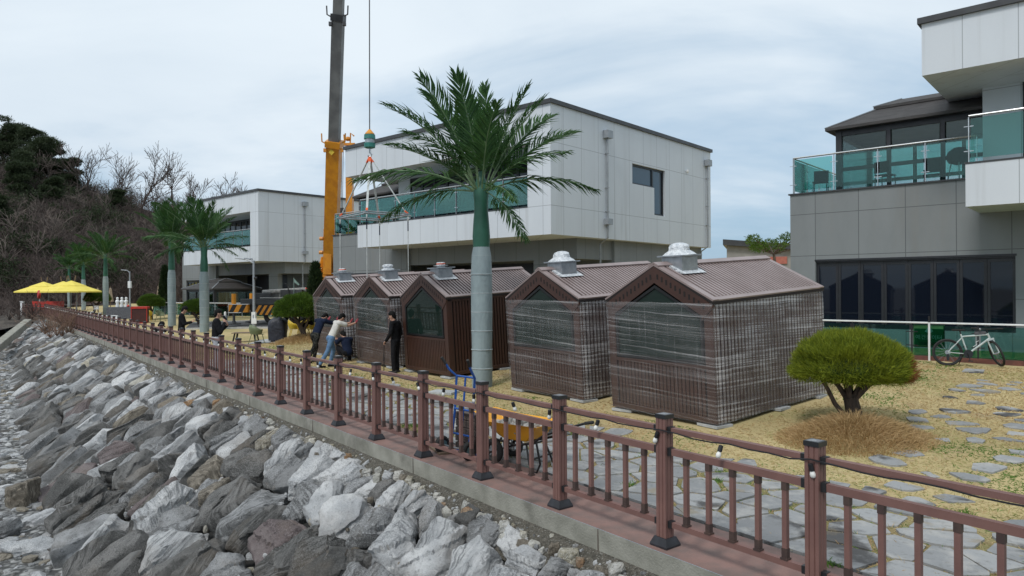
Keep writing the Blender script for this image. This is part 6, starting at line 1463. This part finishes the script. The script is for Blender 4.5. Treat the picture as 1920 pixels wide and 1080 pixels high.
for s in (-1, 1):
    o.tube([(-.3, s*.17, .33), (.1, s*.2, .3), (.4, s*.25, .38), (.62, s*.29, .52), (.85, s*.3, .6)], .017, 8); o.tube([(.25, s*.2, .34), (.36, s*.26, .02), (.46, s*.26, .0), (.52, s*.26, .12), (.45, s*.25, .4)], .015, 8); o.tube([(-.2, s*.16, .36), (-.3, s*.2, .17)], .015, 6)
o.tube([(.36, -.26, .15), (.36, .26, .15)], .013, 6); o.tube([(.3, -.2, .33), (.3, .2, .33)], .013, 6); o.tube([(-.3, -.3, .17), (-.3, .3, .17)], .014, 6); o.build('frame', M['blackframe'], wb, 50)
for s in (-1, 1):
    w = MB(); w.torus((-.3, s*.22, .175), (0, 1, 0), .125, .045, 24, 8); wh = w.build('wheel', M['rubber'], wb, 60); h = MB(); h.tube([(-.3, s*.22-.02, .175), (-.3, s*.22+.02, .175)], .035, 10)
    for a in range(6): h.bar((-.3, s*.22, .175), (-.3+.1*math.cos(a), s*.22, .175+.1*math.sin(a)), .02, .02)
    h.build('rim', M['steel'], wh)
    o = MB(); o.tube([(.85, s*.3, .6), (.98, s*.3, .63)], .022, 8); o.build('grip', M['rubber'], wb)
o = MB(); rb_ = random.Random(9)
for i in range(46):
    x = rb_.uniform(-.38, .34); y = rb_.uniform(-.22, .22); sz = rb_.uniform(.07, .17); Vr, Fr = stone_shape(sz, rb_, 1); R_ = Matrix.Rotation(rb_.uniform(0, 6), 3, 'Z') @ Matrix.Rotation(rb_.uniform(-.6, .6), 3, 'X'); c = Vector((x, y, .5+.05*rb_.random()+(.05 if abs(x) < .2 and abs(y) < .12 else 0))); o.add([c+R_ @ v for v in Vr], Fr)
ru = o.build('rubble', M['rubble']); ru.matrix_world = Matrix.Translation(wb.location) @ Matrix.Rotation(FANG+.25, 4, 'Z'); tag(ru, 'heap of grey stone rubble inside the yellow wheelbarrow', 'rubble', kind='stuff')

# bicycle: local x forward (to the right of the photo), leaning on its stand
bp0 = at(1777, 692, 17.1); bk = empty('bicycle', (bp0.x, bp0.y, gzw(bp0.x, bp0.y)), -.30, 'white and black mountain bicycle parked against the green glass fence', 'bicycle'); bk.rotation_euler = (math.radians(-5), 0, -.36)
R0 = .33
def wheel(c, ax, par):
    w = MB(); w.torus(c, ax, R0-.025, .026, 40, 8, 0); wh = w.build('wheel', M['rubber'], par, 60)
    m = MB(); m.torus(c, ax, R0-.055, .012, 36, 6); m.build('rim', M['blackframe'], wh, 60); s = MB(); axv = Vector(ax).normalized(); a = axv.cross(Z3).normalized(); b_ = axv.cross(a)
    for i in range(28): t = 2*PI*i/28; s.bar(Vector(c)+axv*.02*(-1)**i, Vector(c)+(a*math.cos(t+.15*(-1)**i)+b_*math.sin(t+.15*(-1)**i))*(R0-.06), .0025, .0025)
    s.tube([Vector(c)-axv*.05, Vector(c)+axv*.05], .022, 10); s.build('spokes', M['steel'], wh); return wh
RW = (0, 0, R0); wheel(RW, (0, 1, 0), bk)
m = MB(); m.tube([(0, -.05, R0), (0, -.02, R0)], .06, 16); m.tube([(0, -.04, R0), (0, -.045, R0)], .055, 18); m.build('cassette', M['steel'], bk)
BBt = Vector((.43, 0, .30)); ST = Vector((.31, 0, .72)); HT = Vector((.86, 0, .78)); HB = Vector((.9, 0, .66))
f = MB(); f.tube([HB+Vector((-.012, 0, .03)), BBt], .024, 10); f.tube([ST, HT], .02, 10); f.tube([BBt, ST+Vector((-.02, 0, .06))], .018, 10); f.tube([HT+Vector((-.01, 0, .03)), HB], .023, 10)
for s in (-1, 1): f.tube([BBt+Vector((0, s*.03, 0)), (0, s*.06, R0)], .011, 8); f.tube([ST+Vector((.01, s*.02, -.02)), (0, s*.06, R0)], .01, 8)
f.build('frame', M['bikewhite'], bk, 60)
sd_ = MB(); P = [(-.14, .075), (-.05, .075), (.06, .03), (.13, .022), (.14, 0), (.13, -.022), (.06, -.03), (-.05, -.075), (-.14, -.075), (-.155, 0)]; V = [(ST.x-.06+x, y, .9) for x, y in P]+[(ST.x-.06+x*.92, y*.75, .855) for x, y in P]; sd_.add(V, [tuple(range(10)), tuple(range(10, 20))[::-1]]+[(i, (i+1) % 10, 10+(i+1) % 10, 10+i) for i in range(10)]); sd_.build('saddle', M['rubber'], bk, 60, .01)
m = MB(); m.tube([ST, (ST.x-.04, 0, .87)], .014, 8); m.build('seat_post', M['blackframe'], bk)
m = MB(); m.tube([(BBt.x, -.06, BBt.z), (BBt.x, -.045, BBt.z)], .1, 22); m.tube([(BBt.x, -.1, BBt.z), (BBt.x, .1, BBt.z)], .02, 8); m.bar((BBt.x, -.085, BBt.z), (BBt.x+.02, -.085, BBt.z-.17), .025, .015); m.bar((BBt.x, .085, BBt.z), (BBt.x-.02, .085, BBt.z+.17), .025, .015); m.build('crank', M['blackframe'], bk)
for s in (-1, 1): m = MB(); m.bx(BBt.x+.02*(-s)-.045, BBt.x+.02*(-s)+.045, min(s*.09, s*.19), max(s*.09, s*.19), BBt.z+s*.17-.012, BBt.z+s*.17+.012); m.build('pedal', M['rubber'], bk)
m = MB(); m.tube([(BBt.x, -.052, BBt.z+.1), (0, -.042, R0+.07)], .005, 5); m.tube([(BBt.x, -.052, BBt.z-.1), (0, -.042, R0-.07)], .005, 5); m.build('chain', M['cranedark'], bk); m = MB(); m.bx(-.03, .03, -.06, -.04, R0-.2, R0-.04); m.build('derailleur', M['blackframe'], bk)
# turned front wheel and fork
fw = Vector((1.04, 0, R0)); st = -1.45; fc = fw+Vector((-.02, 0, 0)); hd_ = Vector((math.cos(st), math.sin(st), 0)); ax = (fc-HB).normalized().cross(hd_).normalized(); wheel(fc, ax, bk)
m = MB()
for s in (-1, 1): m.tube([HB+ax*s*.06, HB.lerp(fc, .5)+ax*s*.062, fc+ax*s*.06], [.017, .02, .015], 8)
m.bar(HB-ax*.08, HB+ax*.08, .05, .04); m.build('fork', M['bikewhite'], bk, 60)
m = MB(); top = HT+Vector((-.03, 0, .13)); m.tube([HT+Vector((-.01, 0, .03)), top], .014, 8); fw_d = Vector((math.cos(st), math.sin(st), 0)); e1 = top+fw_d*.06; ax = Vector((ax.x, ax.y, 0)).normalized(); m.tube([e1-ax*.33+Vector((0, 0, .02))-fw_d*.03, e1-ax*.1, e1+ax*.1, e1+ax*.33+Vector((0, 0, .02))-fw_d*.03], .013, 8); m.build('handlebar', M['blackframe'], bk, 60)
for s in (-1, 1): m = MB(); q = e1+ax*s*.27+Vector((0, 0, .018))-fw_d*.025; m.tube([q-ax*s*.06, q+ax*s*.07], .018, 8); m.build('grip', M['rubber'], bk)
m = MB(); m.lathe([(.01, .02), (.025, .0), (.02, -.03)], 8, tuple(e1+ax*.16)); m.build('bell', M['steel'], bk)
m = MB(); a = ST.lerp(HT, .48)+Vector((0, 0, .05)); c = ST.lerp(HT, .93)+Vector((0, 0, .05)); m.bar(a, c, .055, .085); m.build('frame_bag', mk('grey_frame_bag', (.1, .1, .11), (.06, .06, .065), .8), bk, None, .02); m = MB(); m.bar((.36, .06, .3), (.26, .2, .012), .014, .014); m.build('kickstand', M['blackframe'], bk)
m = MB(); q = BBt.lerp(HB, .35)+Vector((-.05, 0, .05)); m.tube([q, q+Vector((.08, 0, .06)), q+Vector((.06, 0, .12)), q+Vector((.12, 0, .15))], .006, 5); m.build('bottle_cage', M['whitemetal'], bk)

# ================================================================ PEOPLE
def caps(mb, a, b, ra, rb, fl=1.0, side=None, n=14):
    """tapered capsule, flattened by fl along the axis perpendicular to side"""
    a = Vector(a); b = Vector(b); d = (b-a); L_ = d.length; d.normalize(); s = Vector(side) if side else d.cross(Z3)
    if s.length < 1e-3: s = Vector((1, 0, 0))
    s = (s-d*s.dot(d)).normalized(); t = d.cross(s); vs = []; fs = []; rows = []
    for i in range(4): th = PI/2*(1-i/4); rows.append((-ra*math.sin(th), ra*math.cos(th)))
    for i in range(6): k = i/5; rows.append((L_*k, ra+(rb-ra)*k))
    for i in range(1, 5): th = PI/2*i/4; rows.append((L_+rb*math.sin(th), rb*math.cos(th)))
    for h, r_ in rows:
        for j in range(n): an = 2*PI*j/n; vs.append(a+d*h+s*math.cos(an)*max(r_, 1e-4)+t*math.sin(an)*max(r_, 1e-4)*fl)
    for i in range(len(rows)-1):
        for j in range(n): fs.append((i*n+j, i*n+(j+1) % n, (i+1)*n+(j+1) % n, (i+1)*n+j))
    fs.append(tuple(range(n))[::-1]); fs.append(tuple((len(rows)-1)*n+j for j in range(n))); mb.add(vs, fs)
def skinned(mb, name, mat, parent, vox=.011, sm=4):
    o = mb.build(name, mat, parent, 180); r = o.modifiers.new('remesh', 'REMESH'); r.mode = 'VOXEL'; r.voxel_size = vox; r.use_smooth_shade = True; s = o.modifiers.new('smooth', 'SMOOTH'); s.factor = .5; s.iterations = sm; return o
def hand(mb, wrist, d, palm_n, curl=.5, sgn=1):
    """palm plus five unequal curled fingers; d points along the hand, palm_n out of the palm"""
    d = Vector(d).normalized(); pn = Vector(palm_n); pn = (pn-d*pn.dot(d)).normalized(); s = d.cross(pn)*sgn; w = Vector(wrist)
    caps(mb, w+d*.02, w+d*.085, .034, .04, .45, s)
    for i, ln in enumerate((.068, .078, .072, .055)):
        b0 = w+d*.088+s*(.03-.02*i); l1 = ln*.5; a1 = curl*.6; p1 = b0+(d*math.cos(a1)+pn*math.sin(a1))*l1; a2 = curl*1.5; p2 = p1+(d*math.cos(a2)+pn*math.sin(a2))*ln*.5; caps(mb, b0, p1, .0095, .009, 1, None, 8); caps(mb, p1, p2, .009, .0075, 1, None, 8)
    t0 = w+d*.035+s*.032; t1 = t0+(d*.7+s*.6+pn*.35*curl).normalized()*.045; t2 = t1+(d*.9+s*.1+pn*.6*curl).normalized()*.032; caps(mb, t0, t1, .013, .011, 1, None, 8); caps(mb, t1, t2, .011, .009, 1, None, 8)
def person(loc, rz, J, lab, mats, hair_len=0, cap=None, sleeves='long', gloves=None, build=1.0, lower=None, hem=0.0, curl=(.5, .5), pn=((0, 0, 1), (0, 0, 1))):
    """J: joints in a local frame, x right, y forward, z up"""
    e = empty('person', loc, rz, lab, 'person'); J = {k: Vector(v) for k, v in J.items()}
    sh_ax = (J['shr']-J['shl']).normalized(); k = build
    body = MB(); nk = J['neck']; hd = J['head']; up = (hd-nk).normalized(); fc = J['face'].normalized(); fc = (fc-up*fc.dot(up)).normalized(); sx = fc.cross(up)
    caps(body, nk-up*.05, hd-up*.06, .056, .052); caps(body, hd+up*.015-fc*.012, hd+up*.04-fc*.008, .094, .088, .84, sx*0+fc); caps(body, hd-up*.05+fc*.018, hd-up*.085+fc*.042, .07, .042, .9, sx)
    caps(body, hd+fc*.088-up*.005, hd+fc*.108-up*.03, .011, .015, 1, None, 8)                           # nose
    for s in (-1, 1): caps(body, hd+sx*s*.084-up*.03, hd+sx*s*.086+up*.01, .014, .018, .6, fc, 8)       # ears
    caps(body, hd+fc*.086-up*.066-sx*.018, hd+fc*.086-up*.066+sx*.018, .007, .007, 1, None, 8)           # lips
    caps(body, J['pel'], J['chest'], .115, .12, .7, sh_ax)
    for s in 'lr':
        caps(body, J['sh'+s], J['el'+s], .05, .042); caps(body, J['el'+s], J['wr'+s], .041, .028); d = (J['hd'+s]-J['wr'+s]); hand(body, J['wr'+s]-d.normalized()*.01, d, pn[0 if s == 'l' else 1], curl[0 if s == 'l' else 1], 1 if s == 'l' else -1)
        caps(body, J['hip'+s], J['kn'+s], .07, .05); caps(body, J['kn'+s], J['an'+s], .05, .035)
    skinned(body, 'body', M['skin'], e, .0085, 3)
    for s in (-1, 1): q = MB(); caps(q, hd+fc*.079+sx*s*.032+up*.008, hd+fc*.081+sx*s*.032+up*.008, .0095, .0095, 1, None, 8); q.build('eye', M['hair'], e, 180); q = MB(); caps(q, hd+fc*.082+sx*s*.018+up*.03, hd+fc*.076+sx*s*.048+up*.03, .005, .004, 1, None, 6); q.build('eyebrow', M['hair'], e, 180)
    h = MB(); caps(h, hd+up*.05-fc*.024, hd+up*.066-fc*.012, .1, .093, .88, fc); caps(h, hd-fc*.05+up*.03, hd-fc*.055-up*.035-up*hair_len, .086, .068, .8, sx); caps(h, hd+up*.088+fc*.035-sx*.04, hd+up*.088+fc*.035+sx*.04, .04, .04, .8)
    for s in (-1, 1): caps(h, hd+sx*s*.07+up*.03-fc*.01, hd+sx*s*.077-up*.02-fc*.012, .032, .018, .6, fc)
    skinned(h, 'hair' if cap is None else 'cap', M['hair'] if cap is None else cap, e, .011, 3)
    if cap is not None: q = MB(); caps(q, hd+fc*.09+up*.055-sx*.04, hd+fc*.09+up*.055+sx*.04, .035, .035, .25, fc); caps(q, hd+fc*.13+up*.045-sx*.03, hd+fc*.13+up*.045+sx*.03, .035, .035, .22, fc); skinned(q, 'cap_peak', cap, e, .01, 2)
    t = MB(); pe, ch = J['pel'], J['chest']; ax = (ch-pe).normalized()
    caps(t, pe+ax*(.02-hem), pe.lerp(ch, .5), .16*k, .155*k, .72, sh_ax); caps(t, pe.lerp(ch, .45), ch, .155*k, .165*k, .7, sh_ax); caps(t, J['shl'].lerp(J['shr'], .14), J['shl'].lerp(J['shr'], .86), .082*k, .082*k, .95); caps(t, ch, nk-up*.03, .11, .066)
    for s in 'lr':
        caps(t, J['sh'+s], J['sh'+s].lerp(J['el'+s], 1 if sleeves == 'long' else .62), .076*k, .062*k if sleeves == 'long' else .074)
        if sleeves == 'long': caps(t, J['el'+s], J['el'+s].lerp(J['wr'+s], .93), .06*k, .045)
    skinned(t, 'jacket' if sleeves == 'long' else 't_shirt', mats[0], e, .013, 3)
    l = MB(); hp = J['hipl'].lerp(J['hipr'], .5); caps(l, J['hipl'].lerp(J['hipr'], .25), J['hipl'].lerp(J['hipr'], .75), .125*k, .125*k, .95)
    caps(l, hp, pe+ax*.06, .14*k, .145*k, .74, sh_ax)
    for s in 'lr': caps(l, J['hip'+s], J['kn'+s], .098*k, .074); caps(l, J['kn'+s], J['an'+s]+Vector((0, 0, .01)), .073, .058)
    skinned(l, 'trousers', mats[1], e, .014, 3)
    for s in 'lr':
        q = MB(); a = J['an'+s]; f = J['ft'+s]; d = (f-a); d.z = 0; d.normalize(); g_ = Vector((a.x, a.y, f.z+.035)); caps(q, g_-d*.05, g_+d*.14, .043, .041, .8, d.cross(Z3)); caps(q, a+Vector((0, 0, -.02)), g_, .045, .043); skinned(q, 'shoe', mats[2], e, .01, 2)
    if gloves:
        for s in gloves: q = MB(); d = (J['hd'+s]-J['wr'+s]); hand(q, J['wr'+s]-d.normalized()*.01, d, pn[0 if s == 'l' else 1], curl[0 if s == 'l' else 1], 1 if s == 'l' else -1); q.v = [tuple(v) for v in q.v]; o = skinned(q, 'glove', M['glove'], e, .0085, 1); dd = o.modifiers.new('fat', 'DISPLACE'); dd.strength = .006; dd.mid_level = 0
    return e
STAND = dict(pel=(0, 0, .95), chest=(0, .01, 1.3), neck=(0, .03, 1.47), head=(0, .06, 1.6), face=(0, 1, -.1), shl=(-.19, .01, 1.4), shr=(.19, .01, 1.4), ell=(-.25, -.03, 1.12), elr=(.25, -.03, 1.12), wrl=(-.27, .06, .88), wrr=(.27, .06, .88), hdl=(-.27, .09, .8), hdr=(.27, .09, .8), hipl=(-.09, 0, .9), hipr=(.09, 0, .9), knl=(-.1, .02, .49), knr=(.1, .02, .49), anl=(-.11, 0, .09), anr=(.11, 0, .09), ftl=(-.12, .15, 0), ftr=(.12, .15, 0))
def J(**k): d = dict(STAND); d.update(k); return d
BK = (M['black'], M['black'], M['rubber'])
# man with the cane, seen from behind at the right, looking left
p = gnd(742, 699); cane_h = (-.06, .3, .83)
person(p, 1.25, J(ell=(-.25, .02, 1.13), wrl=(-.16, .22, .9), hdl=(-.13, .29, .84), face=(-.25, 1, -.25), neck=(0, .05, 1.47), head=(-.01, .1, 1.6), elr=(.27, -.02, 1.12), wrr=(.27, .05, .87), hdr=(.26, .09, .79)), 'man in black holding a black walking cane beside the unwrapped shed', BK, curl=(1.25, .5), pn=((0, -.2, -1), (-1, 0, 0)), hem=.06)
cn = empty('walking_cane', p+Vector((math.cos(1.25)*-.12-math.sin(1.25)*.31, math.sin(1.25)*-.12+math.cos(1.25)*.31, 0)), 1.25, 'black walking cane held by the man in black', 'cane'); o = MB(); o.tube([(0, 0, 0), (0, -.01, .8)], .013, 8); o.build('shaft', M['blackframe'], cn); o = MB(); o.tube([(0, -.07, .83), (0, .0, .835), (0, .06, .82)], .016, 8); o.build('handle', M['rubber'], cn, 60)
# two men pushing the shed
PUSH = dict(pel=(0, 0, .93), chest=(0, .16, 1.25), neck=(0, .25, 1.4), head=(0, .33, 1.5), face=(0, 1, -.5), shl=(-.19, .2, 1.35), shr=(.19, .2, 1.35), hipl=(-.1, -.03, .88), hipr=(.1, -.03, .88), ell=(-.22, .46, 1.27), elr=(.22, .46, 1.27), wrl=(-.2, .7, 1.34), wrr=(.2, .7, 1.34), hdl=(-.2, .75, 1.43), hdr=(.2, .75, 1.43), knl=(-.11, .1, .5), knr=(.1, -.16, .5), anl=(-.11, .0, .1), anr=(.1, -.4, .12), ftl=(-.11, .15, 0), ftr=(.1, -.26, 0))
q = gnd(622, 688); q.z = gzw(q.x, q.y)
person(q, -.95, J(**PUSH), 'man in white t-shirt and blue jeans pushing the wrapped shed with both hands', (M['whitecloth'], M['denim'], M['black']), sleeves='short', gloves='lr', curl=(.15, .15), pn=((0, 1, .3), (0, 1, .3)))
q2 = ongnd(592, 22.9)
person(q2, -.6, J(**dict(PUSH, ftr=(.1, -.3, 0), anr=(.1, -.44, .12), head=(0, .36, 1.47), face=(0, 1, -.9))), 'man in navy top and camouflage trousers pushing behind the white shirted man', (M['navy'], M['camo'], M['black']), gloves='lr', curl=(.15, .15), pn=((0, 1, .3), (0, 1, .3)), build=1.05)
# crouching man in the gap between two sheds
CR_ = dict(pel=(0, 0, .32), chest=(0, .16, .62), neck=(0, .28, .76), head=(0, .37, .86), face=(0, 1, -.3), shl=(-.19, .2, .72), shr=(.19, .2, .72), ell=(-.22, .36, .6), elr=(.23, .34, .52), wrl=(-.19, .52, .68), wrr=(.2, .5, .45), hdl=(-.18, .56, .76), hdr=(.2, .57, .42), hipl=(-.1, .02, .3), hipr=(.1, .02, .3), knl=(-.17, .42, .46), knr=(.17, .42, .46), anl=(-.14, .18, .09), anr=(.14, .18, .09), ftl=(-.15, .32, 0), ftr=(.15, .32, 0))
c3 = F(21.28, 4.55, 0); c3.z = gz(21.28, 4.55)
person(c3, .66, J(**CR_), 'crouching man in dark clothes in the gap between two wrapped sheds', (M['navy'], M['black'], M['black']), gloves=None, curl=(.8, .8))
# man with phone at his face, and man looking at his hands, both behind the railing
p = F(21.85, .62, 0.0)
person(p, -1.15, J(elr=(.27, .1, 1.1), wrr=(.1, .22, 1.36), hdr=(.05, .2, 1.47), ell=(-.25, .12, 1.12), wrl=(-.06, .3, 1.28), hdl=(.02, .28, 1.36), face=(.1, 1, -.1), knl=(-.1, .02, .5)), 'man in black jacket holding a phone to his face behind the railing', (M['black'], M['palepants'], M['rubber']), curl=(.9, 1.0), pn=((0, -1, .2), (-1, -.2, .1)), build=1.12, hem=.08).scale = (1.05, 1.05, 1.05)
ph = MB(); ph.bx(-.036, .036, -.005, .005, -.075, .075); ph = ph.build('phone', M['blackframe'], None, bevel=.004); rot = Matrix.Rotation(-1.15, 4, 'Z'); ph.matrix_world = Matrix.Translation(p+(rot @ Vector((.075, .235, 1.56)))) @ rot @ Matrix.Rotation(.6, 4, 'X') @ Matrix.Rotation(1.2, 4, 'Z'); tag(ph, 'dark phone held at the face of the man in the black jacket', 'phone')
p = F(28.0, 1.0, 0.0)
person(p, -1.2, J(elr=(.26, .1, 1.1), wrr=(.1, .33, 1.16), hdr=(.05, .41, 1.2), ell=(-.26, .1, 1.1), wrl=(-.1, .33, 1.16), hdl=(-.05, .41, 1.2), face=(0, 1, -.75), head=(0, .1, 1.59)), 'man in black looking down at a camera in his hands behind the railing', BK, curl=(1.0, 1.0), pn=((0, 0, 1), (0, 0, 1)), hem=.05).scale = (1.04, 1.04, 1.04)
cmra = empty('camera', p+(Matrix.Rotation(-1.2, 4, 'Z') @ Vector((0, .5, 1.28))), -1.2, 'small dark camera with hanging strap in the hands of the standing man', 'camera'); o = MB(); o.bx(-.07, .07, -.03, .03, -.045, .045); o.bx(-.03, .03, -.02, .03, .045, .065); o.build('camera_body', M['blackplastic'], cmra, bevel=.008); o = MB(); o.tube([(0, .03, 0), (0, .1, 0)], .033, 14); o.build('lens', M['blackplastic'], cmra); o = MB(); o.tube([(.07, 0, .02), (.1, .05, -.12), (.06, .08, -.26), (-.02, .06, -.2), (-.07, 0, .02)], .008, 5); o.build('strap', M['black'], cmra)
p = F(31.6, .62, 0.0)
person(p, -1.4, J(**dict(CR_)), 'person in dark clothes and black cap crouching low behind the railing', BK, cap=M['black'], curl=(.7, .7)).scale = (1.08, 1.08, 1.12)
